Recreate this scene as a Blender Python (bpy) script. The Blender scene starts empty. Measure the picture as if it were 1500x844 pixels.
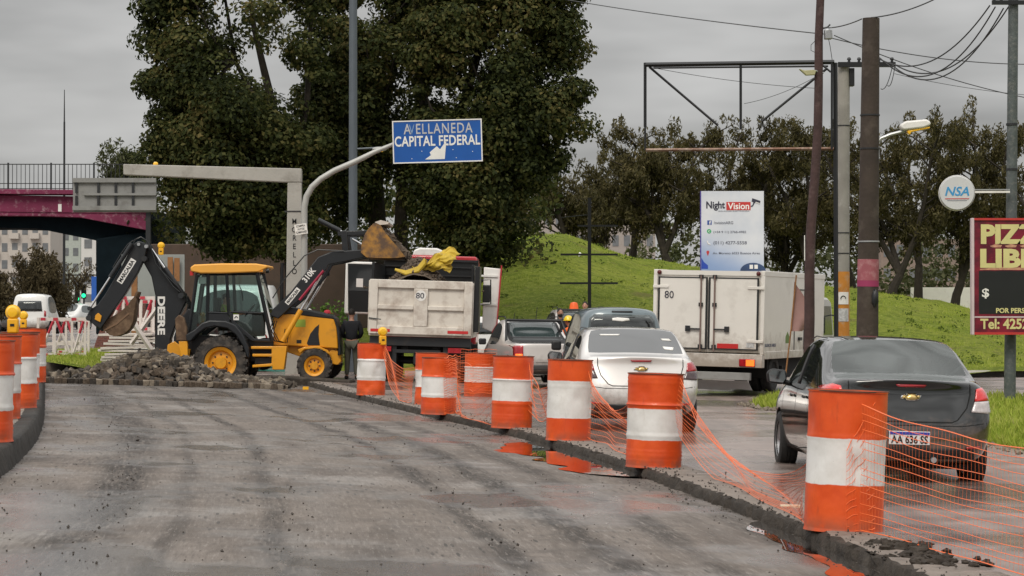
import bpy, bmesh, math, random
import numpy as np
from mathutils import Vector, Matrix, Euler
from mathutils.bvhtree import BVHTree
from math import radians as R, sin, cos, pi

random.seed(7); rng = np.random.default_rng(7)
S = bpy.context.scene
COL = S.collection

# ------------------------------------------------------------------ camera, sky, sun
CAMH, FPX, HOR = 1.60, 3500.0, 461.0
cd = bpy.data.cameras.new('camera'); cam = bpy.data.objects.new('camera', cd); COL.objects.link(cam)
cd.sensor_width = 36; cd.lens = 36 * FPX / 1500; cd.clip_start = .5; cd.clip_end = 6000
TILT = math.atan((HOR - 422) / FPX)
cam.location = (0, 0, CAMH); cam.rotation_euler = (pi / 2 + TILT, 0, 0)
S.camera = cam
S.render.resolution_x = 1024; S.render.resolution_y = 576
S.view_settings.view_transform = 'Standard'; S.view_settings.look = 'None'
S.view_settings.exposure = .12; S.view_settings.gamma = 1

SUN_EL, SUN_AZ = 48, 200      # soft light from behind the camera's left shoulder
w = bpy.data.worlds.new('World'); S.world = w; w.use_nodes = True
nt = w.node_tree; nt.nodes.clear()
N = nt.nodes.new
out = N('ShaderNodeOutputWorld'); bg = N('ShaderNodeBackground'); nt.links.new(bg.outputs[0], out.inputs[0])
bg.inputs[1].default_value = 0.1
sky = N('ShaderNodeTexSky'); sky.sky_type = 'NISHITA'; sky.sun_disc = False
sky.sun_elevation = R(SUN_EL); sky.sun_rotation = R(SUN_AZ)
tc = N('ShaderNodeTexCoord'); sep = N('ShaderNodeSeparateXYZ'); nt.links.new(tc.outputs['Generated'], sep.inputs[0])
m1 = N('ShaderNodeMath'); m1.operation = 'MAXIMUM'; nt.links.new(sep.outputs[2], m1.inputs[0]); m1.inputs[1].default_value = 0
m2 = N('ShaderNodeMath'); m2.operation = 'MULTIPLY_ADD'; nt.links.new(m1.outputs[0], m2.inputs[0]); m2.inputs[1].default_value = 10.5; m2.inputs[2].default_value = 3.35
mp = N('ShaderNodeMapping'); mp.inputs['Scale'].default_value = (3.2, 3.2, 13); nt.links.new(tc.outputs['Generated'], mp.inputs[0])
nz = N('ShaderNodeTexNoise'); nz.inputs['Scale'].default_value = 1.6; nz.inputs['Detail'].default_value = 4; nt.links.new(mp.outputs[0], nz.inputs[0])
mr = N('ShaderNodeMapRange'); mr.inputs[1].default_value = .3; mr.inputs[2].default_value = .7; mr.inputs[3].default_value = .60; mr.inputs[4].default_value = 1.36
nt.links.new(nz.outputs[0], mr.inputs[0])
m3 = N('ShaderNodeMath'); m3.operation = 'MULTIPLY'; nt.links.new(m2.outputs[0], m3.inputs[0]); nt.links.new(mr.outputs[0], m3.inputs[1])
vm = N('ShaderNodeVectorMath'); vm.operation = 'SCALE'; vm.inputs[0].default_value = (1.0, .99, .972); nt.links.new(m3.outputs[0], vm.inputs['Scale'])
mx = N('ShaderNodeMix'); mx.data_type = 'RGBA'; mx.inputs[0].default_value = .96
nt.links.new(sky.outputs[0], mx.inputs[6]); nt.links.new(vm.outputs[0], mx.inputs[7]); nt.links.new(mx.outputs[2], bg.inputs[0])

sd = bpy.data.lights.new('sun', 'SUN'); sun = bpy.data.objects.new('sun', sd); COL.objects.link(sun)
sd.energy = 1.5; sd.angle = R(22); sd.color = (1, .93, .82)
az = R(SUN_AZ); el = R(SUN_EL)
sdir = Vector((sin(az) * cos(el), cos(az) * cos(el), sin(el)))
sun.rotation_euler = sdir.to_track_quat('Z', 'Y').to_euler()

# ------------------------------------------------------------------ helpers
def P(px, py, Y):
    """the place at distance Y seen at photo position px, py"""
    d = Vector(((px - 750), FPX * cos(TILT) - (422 - py) * sin(TILT), FPX * sin(TILT) + (422 - py) * cos(TILT)))
    return Vector((0, 0, CAMH)) + d * (Y / d.y)

MATS = {}
def pm(name, col, rough=.6, metal=0., var=.12, scale=3., bump=0., bscale=30., coat=0., dirt=None, damt=.5, dscale=2., spec=.5, rvar=0., emit=0, trans=0, mud=None):
    if name in MATS: return MATS[name]
    m = bpy.data.materials.new(name); m.use_nodes = True; MATS[name] = m
    t = m.node_tree; b = t.nodes['Principled BSDF']; L = t.links.new
    b.inputs['Roughness'].default_value = rough; b.inputs['Metallic'].default_value = metal
    b.inputs['Coat Weight'].default_value = coat; b.inputs['Coat Roughness'].default_value = .06
    b.inputs['Specular IOR Level'].default_value = spec
    c = t.nodes.new('ShaderNodeTexCoord')
    n = t.nodes.new('ShaderNodeTexNoise'); n.inputs['Scale'].default_value = scale; n.inputs['Detail'].default_value = 6; L(c.outputs['Object'], n.inputs[0])
    x = t.nodes.new('ShaderNodeMix'); x.data_type = 'RGBA'
    x.inputs[6].default_value = (*[k * (1 - var * 1.6) for k in col], 1); x.inputs[7].default_value = (*[min(1, k * (1 + var * 1.6)) for k in col], 1)
    L(n.outputs[0], x.inputs[0]); o = x.outputs[2]
    if dirt:
        n2 = t.nodes.new('ShaderNodeTexNoise'); n2.inputs['Scale'].default_value = dscale; n2.inputs['Detail'].default_value = 9; n2.inputs['Roughness'].default_value = .65
        L(c.outputs['Object'], n2.inputs[0])
        r = t.nodes.new('ShaderNodeMapRange'); r.inputs[1].default_value = .62 - damt * .3; r.inputs[2].default_value = .78 - damt * .2; L(n2.outputs[0], r.inputs[0])
        r.inputs[4].default_value = min(1, damt + .25)
        y = t.nodes.new('ShaderNodeMix'); y.data_type = 'RGBA'; y.inputs[7].default_value = (*dirt, 1); L(r.outputs[0], y.inputs[0]); L(o, y.inputs[6]); o = y.outputs[2]
    if mud:
        mc, z0, z1 = mud; s9 = t.nodes.new('ShaderNodeSeparateXYZ'); L(c.outputs['Object'], s9.inputs[0]); n9 = t.nodes.new('ShaderNodeTexNoise'); n9.inputs['Scale'].default_value = 6; n9.inputs['Detail'].default_value = 8; n9.inputs['Roughness'].default_value = .7; L(c.outputs['Object'], n9.inputs[0])
        a9 = t.nodes.new('ShaderNodeMath'); a9.operation = 'MULTIPLY_ADD'; L(n9.outputs[0], a9.inputs[0]); a9.inputs[1].default_value = -(z1 - z0) * 1.6; L(s9.outputs[2], a9.inputs[2])
        r9 = t.nodes.new('ShaderNodeMapRange'); L(a9.outputs[0], r9.inputs[0]); r9.inputs[1].default_value = z0 - (z1 - z0) * .4; r9.inputs[2].default_value = z1 - (z1 - z0) * .6; r9.inputs[3].default_value = .75; r9.inputs[4].default_value = 0
        y9 = t.nodes.new('ShaderNodeMix'); y9.data_type = 'RGBA'; y9.inputs[7].default_value = (*mc, 1); L(r9.outputs[0], y9.inputs[0]); L(o, y9.inputs[6]); o = y9.outputs[2]
    L(o, b.inputs['Base Color'])
    if bump:
        n3 = t.nodes.new('ShaderNodeTexNoise'); n3.inputs['Scale'].default_value = bscale; n3.inputs['Detail'].default_value = 5; L(c.outputs['Object'], n3.inputs[0])
        u = t.nodes.new('ShaderNodeBump'); u.inputs['Strength'].default_value = bump; u.inputs['Distance'].default_value = .02; L(n3.outputs[0], u.inputs['Height']); L(u.outputs[0], b.inputs['Normal'])
    if rvar:
        rr = t.nodes.new('ShaderNodeMapRange'); rr.inputs[3].default_value = max(.02, rough - rvar); rr.inputs[4].default_value = min(1, rough + rvar); L(n.outputs[0], rr.inputs[0]); L(rr.outputs[0], b.inputs['Roughness'])
    if emit:
        b.inputs['Emission Color'].default_value = (*col, 1); b.inputs['Emission Strength'].default_value = emit
    return m

def glass(name, tint, refl=1.5, opac=.5, rough=.02):
    if name in MATS: return MATS[name]
    m = bpy.data.materials.new(name); m.use_nodes = True; MATS[name] = m
    t = m.node_tree; t.nodes.clear(); L = t.links.new; A = t.nodes.new
    o = A('ShaderNodeOutputMaterial'); tr = A('ShaderNodeBsdfTransparent'); tr.inputs[0].default_value = (*tint, 1)
    df = A('ShaderNodeBsdfDiffuse'); df.inputs[0].default_value = (*[k * .12 for k in tint], 1)
    gl = A('ShaderNodeBsdfGlossy'); gl.inputs['Roughness'].default_value = rough; gl.inputs[0].default_value = (.95, 1, .98, 1)
    fr = A('ShaderNodeFresnel'); fr.inputs[0].default_value = refl
    a = A('ShaderNodeMixShader'); a.inputs[0].default_value = opac; L(tr.outputs[0], a.inputs[1]); L(df.outputs[0], a.inputs[2])
    b = A('ShaderNodeMixShader'); L(fr.outputs[0], b.inputs[0]); L(a.outputs[0], b.inputs[1]); L(gl.outputs[0], b.inputs[2])
    L(b.outputs[0], o.inputs[0]); return m

def tag(o, label=None, cat=None, group=None, kind=None):
    if label: o['label'] = label
    if cat: o['category'] = cat
    if group: o['group'] = group
    if kind: o['kind'] = kind
    return o

def empty(name, loc, rot=(0, 0, 0), label=None, cat=None, group=None):
    o = bpy.data.objects.new(name, None); COL.objects.link(o); o.location = loc; o.rotation_euler = rot
    o.empty_display_size = .2
    return tag(o, label, cat, group)

def link_mesh(name, me, m, parent=None):
    o = bpy.data.objects.new(name, me); COL.objects.link(o)
    if m is not None and not me.materials: me.materials.append(m)
    if parent: o.parent = parent
    return o

class MB:
    def __init__(s): s.v = []; s.f = []
    def add(s, vs, fs):
        k = len(s.v); s.v += [tuple(v) for v in vs]; s.f += [tuple(i + k for i in f) for f in fs]; return s
    def box(s, c, d, rot=None):
        x, y, z = [k / 2 for k in d]; vs = [Vector((a * x, b * y, e * z)) for a in (-1, 1) for b in (-1, 1) for e in (-1, 1)]
        if rot is not None:
            M_ = rot if isinstance(rot, Matrix) else Euler(rot).to_matrix(); vs = [M_ @ v for v in vs]
        c = Vector(c)
        return s.add([v + c for v in vs], [(0, 1, 3, 2), (4, 6, 7, 5), (0, 4, 5, 1), (2, 3, 7, 6), (0, 2, 6, 4), (1, 5, 7, 3)])
    def bb(s, x0, x1, y0, y1, z0, z1): return s.box(((x0 + x1) / 2, (y0 + y1) / 2, (z0 + z1) / 2), (x1 - x0, y1 - y0, z1 - z0))
    def cyl(s, p0, p1, r0, r1=None, n=12, cap=True):
        p0, p1 = Vector(p0), Vector(p1); r1 = r0 if r1 is None else r1
        q = (p1 - p0).to_track_quat('Z', 'Y'); vs = []
        for p, r in ((p0, r0), (p1, r1)):
            for i in range(n):
                a = 2 * pi * i / n; vs.append(p + q @ Vector((r * cos(a), r * sin(a), 0)))
        fs = [(i, (i + 1) % n, n + (i + 1) % n, n + i) for i in range(n)]
        if cap: fs += [tuple(range(n - 1, -1, -1)), tuple(range(n, 2 * n))]
        return s.add(vs, fs)
    def tube(s, pts, r, n=6, cap=True):
        pts = [Vector(p) for p in pts]; m = len(pts); rs = r if isinstance(r, (list, tuple)) else [r] * m
        vs = []; up = None
        for i, p in enumerate(pts):
            d = (pts[min(i + 1, m - 1)] - pts[max(i - 1, 0)]).normalized()
            if up is None:
                up = Vector((0, 0, 1)) if abs(d.z) < .9 else Vector((1, 0, 0))
            sx = d.cross(up)
            if sx.length < 1e-5: sx = d.orthogonal()
            sx.normalize(); up = sx.cross(d).normalized()
            for k in range(n):
                a = 2 * pi * k / n; vs.append(p + (sx * cos(a) + up * sin(a)) * rs[i])
        fs = [(i * n + k, i * n + (k + 1) % n, (i + 1) * n + (k + 1) % n, (i + 1) * n + k) for i in range(m - 1) for k in range(n)]
        if cap: fs += [tuple(range(n - 1, -1, -1)), tuple((m - 1) * n + k for k in range(n))]
        return s.add(vs, fs)
    def prism(s, poly, a, b, ax='y'):
        """polygon in (x,z) pushed along y (or (y,z) along x, (x,y) along z)"""
        n = len(poly); f = {'y': lambda p, t: (p[0], t, p[1]), 'x': lambda p, t: (t, p[0], p[1]), 'z': lambda p, t: (p[0], p[1], t)}[ax]
        vs = [f(p, a) for p in poly] + [f(p, b) for p in poly]
        return s.add(vs, [tuple(range(n)), tuple(range(2 * n - 1, n - 1, -1))] + [(i, n + i, n + (i + 1) % n, (i + 1) % n) for i in range(n)])
    def lathe(s, prof, n=32, M_=None, close=False):
        vs = []
        for r, z in prof:
            for k in range(n):
                a = 2 * pi * k / n; v = Vector((r * cos(a), r * sin(a), z)); vs.append(M_ @ v if M_ else v)
        m = len(prof); fs = [(i * n + k, i * n + (k + 1) % n, (i + 1) * n + (k + 1) % n, (i + 1) * n + k) for i in range(m - 1) for k in range(n)]
        if close: fs += [((m - 1) * n + k, (m - 1) * n + (k + 1) % n, (k + 1) % n, k) for k in range(n)]
        else: fs += [tuple(range(n - 1, -1, -1)), tuple((m - 1) * n + k for k in range(n))]
        return s.add(vs, fs)
    def ball(s, c, r, n=12, m=8, jit=0):
        r = (r, r, r) if not isinstance(r, (tuple, list)) else r; vs = [];
        for j in range(m + 1):
            th = pi * j / m
            for i in range(n):
                a = 2 * pi * i / n; k = 1 + random.uniform(-jit, jit)
                vs.append((c[0] + r[0] * sin(th) * cos(a) * k, c[1] + r[1] * sin(th) * sin(a) * k, c[2] + r[2] * cos(th) * k))
        return s.add(vs, [(j * n + i, (j + 1) * n + i, (j + 1) * n + (i + 1) % n, j * n + (i + 1) % n) for j in range(m) for i in range(n)])
    def mesh(s, name, smooth=True, ang=35):
        me = bpy.data.meshes.new(name); me.from_pydata(s.v, [], s.f)
        bm = bmesh.new(); bm.from_mesh(me); bmesh.ops.remove_doubles(bm, verts=bm.verts, dist=1e-6)
        bmesh.ops.recalc_face_normals(bm, faces=bm.faces); bm.to_mesh(me); bm.free()
        if smooth:
            me.polygons.foreach_set('use_smooth', [True] * len(me.polygons)); me.set_sharp_from_angle(angle=R(ang))
        me.update(); return me
    def build(s, name, m, parent=None, smooth=True, bevel=0, ang=35, seg=2):
        o = link_mesh(name, s.mesh(name, smooth, ang), m, parent)
        if bevel:
            b = o.modifiers.new('b', 'BEVEL'); b.width = bevel; b.segments = seg; b.limit_method = 'ANGLE'; b.angle_limit = R(40)
            b.harden_normals = False
        return o

def copy_tree(o, parent=None):
    c = o.copy(); COL.objects.link(c)
    if parent: c.parent = parent
    for ch in list(o.children): copy_tree(ch, c)
    return c

def realize(o):
    dg = bpy.context.evaluated_depsgraph_get(); dg.update()
    me = bpy.data.meshes.new_from_object(o.evaluated_get(dg)); return me

def txt(name, s, size, m, parent=None, loc=(0, 0, 0), rot=(pi / 2, 0, 0), sx=1., bold=0., ext=.002, align='CENTER', space=1., shear=0):
    cu = bpy.data.curves.new('t', 'FONT'); cu.body = s; cu.size = size; cu.offset = bold * size; cu.extrude = ext; cu.resolution_u = 3
    cu.align_x = align; cu.align_y = 'CENTER'; cu.space_character = space; cu.space_line = .9; cu.shear = shear
    t = bpy.data.objects.new('t', cu); COL.objects.link(t); me = realize(t); bpy.data.objects.remove(t)
    me.name = name
    me.materials.clear()
    for v in me.vertices: v.co.x *= sx
    o = link_mesh(name, me, m, parent); o.location = loc; o.rotation_euler = rot; return o

def lerp(a, b, t): return a + (b - a) * t
def sm(t): t = max(0., min(1., t)); return t * t * (3 - 2 * t)
def interp(x, tab):
    if x <= tab[0][0]:
        (a, b), (c, d) = tab[0], tab[1]; return b + (d - b) * (x - a) / (c - a)
    for (a, b), (c, d) in zip(tab, tab[1:]):
        if x <= c: return b + (d - b) * (x - a) / (c - a)
    (a, b), (c, d) = tab[-2], tab[-1]; return d + (d - b) * (x - c) / (c - a)
def smooth_tab(tab, y0, y1, step=1.):
    raw = []; y = y0
    while y <= y1 + 1e-6: raw.append((y, interp(y, tab))); y += step
    for _ in range(3):
        raw = [raw[0]] + [(b[0], (a[1] + 2 * b[1] + c[1]) / 4) for a, b, c in zip(raw, raw[1:], raw[2:])] + [raw[-1]]
    return raw
KT = smooth_tab([(a, b - .05) for a, b in [(8, 3.0), (13, 2.75), (16.27, 2.40), (18.6, 2.22), (20.6, 1.98), (23.07, 1.65), (25.5, 1.36), (28.3, .95), (32.6, .2), (34.4, -.14), (40.7, -1.56), (50.6, -3.6), (61.7, -5.75), (80, -9.2)]], 8, 80)
LT = smooth_tab([(8, -2.9), (18, -4.2), (22.6, -4.85), (25.3, -5.2), (29.4, -5.85), (34.3, -6.75), (49.7, -9.75), (62, -12.2)], 8, 64)
K = lambda y: interp(y, KT)
LK = lambda y: interp(y, LT)
def gz(x, y):
    t = -.02 * max(0, min(6, x - K(y)))
    return t + .42 * sm((-8.6 - x) / 3.5) * sm((y - 54) / 6) + .004 * max(0, y - 80) * sm((-4 - x) / 8)
def milled_z(x, y):
    t = (x - LK(y)) / (K(y) - LK(y)); return lerp(.08, -.095, t)

def leaf_mesh(name, C, size, m, parent, up=.35, aspect=.62, vert=0, outw=None):
    n = len(C); C = np.asarray(C)
    nr = rng.normal(size=(n, 3)); nr[:, 2] = nr[:, 2] + up * 2; nr = nr * .55 + np.asarray(outw) * 1.25 if outw is not None else nr; nr /= np.linalg.norm(nr, axis=1)[:, None]
    t = np.cross(nr, rng.normal(size=(n, 3))) if not vert else rng.normal(size=(n, 3)) * .75 + np.array([0, 0, 1.0]); t /= np.linalg.norm(t, axis=1)[:, None]; b = np.cross(nr, t); b /= np.linalg.norm(b, axis=1)[:, None] + 1e-6
    s = (size * rng.uniform(.6, 1.35, n))[:, None] / 2
    v = np.empty((n, 4, 3)); v[:, 0] = C - t * s; v[:, 1] = C - b * s * aspect + nr * s * .25; v[:, 2] = C + t * s; v[:, 3] = C + b * s * aspect + nr * s * .25
    me = bpy.data.meshes.new(name); me.vertices.add(4 * n); me.vertices.foreach_set('co', v.reshape(-1))
    me.loops.add(4 * n); me.loops.foreach_set('vertex_index', np.arange(4 * n, dtype=np.int32)); me.polygons.add(n)
    me.polygons.foreach_set('loop_start', np.arange(0, 4 * n, 4, dtype=np.int32)); me.update(calc_edges=True)
    return link_mesh(name, me, m, parent)

def leafmat(name, cols, trans=.25, rough=.5):
    m = bpy.data.materials.new(name); m.use_nodes = True; MATS[name] = m
    t = m.node_tree; b = t.nodes['Principled BSDF']; L = t.links.new
    g = t.nodes.new('ShaderNodeNewGeometry'); r = t.nodes.new('ShaderNodeValToRGB')
    while len(r.color_ramp.elements) < len(cols): r.color_ramp.elements.new(.5)
    for i, c in enumerate(cols): r.color_ramp.elements[i].position = i / (len(cols) - 1); r.color_ramp.elements[i].color = (*c, 1)
    c = t.nodes.new('ShaderNodeTexCoord'); n = t.nodes.new('ShaderNodeTexNoise'); n.inputs['Scale'].default_value = .5; n.inputs['Detail'].default_value = 3; L(c.outputs['Object'], n.inputs[0])
    a = t.nodes.new('ShaderNodeMath'); a.operation = 'MULTIPLY_ADD'; L(g.outputs['Random Per Island'], a.inputs[0]); a.inputs[1].default_value = .6
    s2 = t.nodes.new('ShaderNodeMapRange'); s2.inputs[1].default_value = .35; s2.inputs[2].default_value = .65; s2.inputs[4].default_value = .4; L(n.outputs[0], s2.inputs[0]); L(s2.outputs[0], a.inputs[2])
    L(a.outputs[0], r.inputs[0]); L(r.outputs[0], b.inputs['Base Color']); b.inputs['Roughness'].default_value = rough; b.inputs['Specular IOR Level'].default_value = .2
    o = t.nodes['Material Output']; tr = t.nodes.new('ShaderNodeBsdfTranslucent'); L(r.outputs[0], tr.inputs[0])
    x = t.nodes.new('ShaderNodeMixShader'); x.inputs[0].default_value = trans; L(b.outputs[0], x.inputs[1]); L(tr.outputs[0], x.inputs[2]); L(x.outputs[0], o.inputs[0])
    return m

# common materials
M_black = pm('black_paint', (.012, .013, .014), .35, var=.2)
M_rubber = pm('rubber', (.018, .018, .018), .8, var=.3, bump=.3, dirt=(.08, .07, .06), damt=.35, dscale=6)
M_darksteel = pm('dark_steel', (.03, .032, .035), .45, .3, dirt=(.08, .06, .045), damt=.3)
M_steel = pm('galvanised_steel', (.42, .43, .44), .4, .6, var=.15)
M_chrome = pm('chrome', (.8, .8, .8), .12, 1, var=.02)
M_conc = pm('concrete', (.36, .345, .32), .85, var=.15, scale=2, bump=.3, bscale=25, dirt=(.2, .18, .16), damt=.35)
M_white = pm('white_paint', (.82, .805, .77), .45, var=.06, dirt=(.4, .36, .3), damt=.25)
M_red = pm('red_plastic', (.5, .02, .02), .3, coat=.5)
M_amber = pm('amber_plastic', (.9, .3, .02), .3, coat=.5)
# ------------------------------------------------------------------ ground surfaces
def nodes(name):
    m = bpy.data.materials.new(name); m.use_nodes = True; MATS[name] = m
    return m, m.node_tree, m.node_tree.nodes['Principled BSDF']
class NT:
    def __init__(s, t): s.t = t; s.L = t.links.new
    def n(s, typ, **kw):
        x = s.t.nodes.new('ShaderNode' + typ)
        for k, v in kw.items(): setattr(x, k, v)
        return x
    def noise(s, vec, scale, detail=5, rough=.55, sc=None, loc=None):
        if sc or loc:
            mp = s.n('Mapping'); s.L(vec, mp.inputs[0])
            if sc: mp.inputs['Scale'].default_value = sc
            if loc: mp.inputs['Location'].default_value = loc
            vec = mp.outputs[0]
        x = s.n('TexNoise'); x.inputs['Scale'].default_value = scale; x.inputs['Detail'].default_value = detail; x.inputs['Roughness'].default_value = rough; s.L(vec, x.inputs[0]); return x.outputs[0]
    def rng(s, v, a, b, c=0, d=1):
        x = s.n('MapRange', interpolation_type='SMOOTHSTEP'); s.L(v, x.inputs[0])
        for i, k in enumerate((a, b, c, d)): x.inputs[i + 1].default_value = k
        return x.outputs[0]
    def mix(s, f, a, b, mode='MIX'):
        x = s.n('Mix', data_type='RGBA', blend_type=mode)
        for i, v in ((0, f), (6, a), (7, b)):
            if isinstance(v, (tuple, list)): x.inputs[i].default_value = (*v, 1)
            elif isinstance(v, (int, float)): x.inputs[i].default_value = v
            else: s.L(v, x.inputs[i])
        return x.outputs[2]
    def math(s, op, a, b=0, c=0):
        x = s.n('Math', operation=op)
        for i, v in enumerate((a, b, c)):
            if isinstance(v, (int, float)): x.inputs[i].default_value = v
            else: s.L(v, x.inputs[i])
        return x.outputs[0]
    def bump(s, h, st, dist=.02, nrm=None):
        x = s.n('Bump'); x.inputs['Strength'].default_value = st; x.inputs['Distance'].default_value = dist; s.L(h, x.inputs['Height'])
        if nrm: s.L(nrm, x.inputs['Normal'])
        return x.outputs[0]

def sheet(name, rows, mat, uvs=None, kind='structure', smooth=True):
    """rows: list of equal-length lists of points"""
    nr, nc = len(rows), len(rows[0]); vs = [p for r in rows for p in r]
    fs = [(i * nc + j, i * nc + j + 1, (i + 1) * nc + j + 1, (i + 1) * nc + j) for i in range(nr - 1) for j in range(nc - 1)]
    me = bpy.data.meshes.new(name); me.from_pydata(vs, [], fs)
    if uvs:
        uv = me.uv_layers.new(name='UVMap'); fl = [u for r in uvs for u in r]
        for l in me.loops: uv.data[l.index].uv = fl[l.vertex_index]
    if smooth: me.polygons.foreach_set('use_smooth', [True] * len(me.polygons))
    bm = bmesh.new(); bm.from_mesh(me); bmesh.ops.recalc_face_normals(bm, faces=bm.faces)
    bm.faces.ensure_lookup_table()
    if sum(f.normal.z for f in bm.faces) < 0: bmesh.ops.reverse_faces(bm, faces=bm.faces)
    bm.to_mesh(me); bm.free()
    o = link_mesh(name, me, mat); 
    if kind: o['kind'] = kind
    return o

# milled roadway: u = metres from the right kerb, v = metres ahead
m_mill, t, b = nodes('milled_asphalt'); T = NT(t)
uv = T.n('TexCoord').outputs['UV']; ob = T.n('TexCoord').outputs['Object']; sp = T.n('SeparateXYZ'); T.L(uv, sp.inputs[0]); U = sp.outputs[0]; V = sp.outputs[1]
big = T.noise(ob, .35, 5); mid = T.noise(ob, 2.2, 7, .65); fine = T.noise(uv, 1.0, 5, .75, sc=(30, 2.6, 1))
streak = T.noise(uv, 1.0, 7, .7, sc=(1.1, 3.0, 1))          # ridges across the lane
lng = T.noise(uv, 1.0, 6, .6, sc=(3.2, .22, 1))            # bands along the lane
base = T.mix(T.rng(T.noise(uv, 1, 7, .7, sc=(2.6, .42, 1)), .34, .64), (.074, .060, .050), (.195, .166, .144))
base = T.mix(T.rng(big, .35, .65, 0, .6), base, (.19, .158, .132))
base = T.mix(T.rng(lng, .40, .68, 0, .55), base, (.17, .15, .135))
base = T.mix(T.math('MULTIPLY', T.rng(streak, .44, .72, 0, .9), T.rng(T.noise(ob, .55, 4, loc=(4, 4, 0)), .38, .6)), base, (.10, .085, .075))
base = T.mix(T.rng(T.noise(ob, .8, 6, .7, loc=(9, 1, 0)), .50, .66, 0, .6), base, (.13, .108, .092))
base = T.mix(T.rng(T.noise(ob, .5, 5, .6, loc=(1, 8, 0)), .54, .68, 0, .55), base, (.30, .28, .262))
wob = T.noise(uv, 1, 5, .65, sc=(.3, .07, 1)); Uw = T.math('MULTIPLY_ADD', wob, .9, T.math('ADD', U, -.45)); brk = T.rng(T.noise(uv, 1, 5, .6, sc=(.8, .35, 1), loc=(7, 3, 0)), .34, .56, .45, 1)
crumb = T.noise(uv, 1.0, 7, .8, sc=(11, 1.1, 1))
grain = T.rng(T.noise(uv, 1, 4, .8, sc=(26, 2.4, 1), loc=(3, 9, 0)), .40, .54, .6, 1)
for u0, wd, amt in ((1.75, .17, 1), (2.4, .11, .95), (1.05, .13, .8), (3.9, .10, .9), (5.35, .30, 1), (.25, .16, .6), (6.9, .35, .9), (4.7, .08, .6)):
    d = T.math('ABSOLUTE', T.math('SUBTRACT', Uw, u0)); band = T.rng(d, wd * 1.5, wd * .3)
    k = T.math('MULTIPLY', band, T.rng(crumb, .36, .50)); k = T.math('MULTIPLY', T.math('MULTIPLY', T.math('MULTIPLY', k, amt), brk), grain)
    base = T.mix(k, base, (.028, .022, .018))
vor = T.n('TexVoronoi'); vor.inputs['Scale'].default_value = 1; mpv = T.n('Mapping'); mpv.inputs['Scale'].default_value = (15, 1.7, 1); T.L(uv, mpv.inputs[0]); T.L(mpv.outputs[0], vor.inputs[0])
specks = T.math('MULTIPLY', T.rng(vor.outputs['Distance'], .26, .15), T.rng(T.noise(uv, 1, 5, .7, sc=(1.3, .25, 1)), .46, .6))
base = T.mix(T.math('MULTIPLY', specks, .9), base, (.05, .045, .04))
base = T.mix(T.rng(fine, .50, .64, 0, .42), base, (.075, .062, .053)); base = T.mix(T.rng(fine, .46, .34, 0, .35), base, (.36, .33, .30))
far_ = T.rng(V, 36, 50, 0, .6); base = T.mix(T.math('MULTIPLY', far_, T.rng(T.noise(uv, 1, 5, .7, sc=(.8, .5, 1), loc=(5, 5, 0)), .38, .58)), base, (.06, .050, .044))
wet0 = T.noise(uv, 1, 4, .55, sc=(.45, .30, 1), loc=(3.1, 1.2, 0))
wet = T.rng(wet0, .47, .60)
T.L(T.mix(T.math('MULTIPLY', wet, .3), base, (.09, .085, .08)), b.inputs['Base Color'])
T.L(T.math('ADD', T.math('MULTIPLY_ADD', wet, -.60, .76), T.math('MULTIPLY', fine, .12)), b.inputs['Roughness'])
h = T.math('ADD', T.math('MULTIPLY', streak, .55), T.math('ADD', T.math('MULTIPLY', fine, .25), T.math('MULTIPLY', crumb, .5)))
bn = T.bump(h, .9, .03); T.L(bn, b.inputs['Normal']); T.L(T.math('MULTIPLY_ADD', wet, -.8, .95), bn.node.inputs['Strength'])

rows = []; uvs = []
y = 8.0
rr = random.Random(3)
prof = [rr.uniform(-1, 1) for _ in range(400)]
while y < 63.5:
    r = []; u = []
    for j in range(41):
        tt = j / 40; x = lerp(LK(y) - .02, K(y) + .02, tt)
        d = K(y) - x; rut = -.018 * math.exp(-((d - 2.25) / .5) ** 2)  + .02 * math.exp(-((d - 1.75) / .16) ** 2) + .014 * math.exp(-((d - 2.75) / .12) ** 2)
        r.append((x, y, milled_z(x, y) + rut + .006 * prof[(int(y * 4) * 7 + j) % 400] * (0 if j in (0, 40) else 1))); u.append((d, y))
    rows.append(r); uvs.append(u); y += .25
sheet('milled_road', rows, m_mill, uvs)

m_earth2 = pm('dirt_bank', (.10, .08, .06), .95, var=.4, scale=3, bump=.8, bscale=10)
# wet concrete traffic lane
m_lane, t, b = nodes('wet_concrete_lane'); T = NT(t)
ob = T.n('TexCoord').outputs['Object']; big = T.noise(ob, .25, 5); mid = T.noise(ob, 1.6, 6, .6); fine = T.noise(ob, 1, 5, .75, sc=(30, 3, 1))
st = T.noise(ob, 1, 6, .6, sc=(2.2, .12, 1))
c = T.mix(T.rng(mid, .3, .7), (.185, .140, .120), (.32, .250, .220)); c = T.mix(T.rng(st, .42, .68, 0, .7), c, (.10, .08, .072)); c = T.mix(T.rng(fine, .48, .66, 0, .35), c, (.11, .09, .08))
wet = T.rng(big, .40, .62)
T.L(T.mix(T.math('MULTIPLY', wet, .5), c, (.10, .09, .084)), b.inputs['Base Color'])
T.L(T.math('MULTIPLY_ADD', wet, -.24, T.math('MULTIPLY_ADD', mid, .25, .24)), b.inputs['Roughness'])
T.L(T.bump(T.math('ADD', T.math('MULTIPLY', fine, .5), mid), .22, .02), b.inputs['Normal'])
rows = []; y = 8.0
while y <= 64.01:
    k = K(y); ds = [.30 + .0 * y, .8, 1.5, 2.5, 3.5, 5, 6.3, 9, 14, 20, 30, 45, 60]
    rows.append([(k + d, y, -.02 * min(6, d)) for d in ds]); y += 1
sheet('traffic_road', rows, m_lane)
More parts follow.
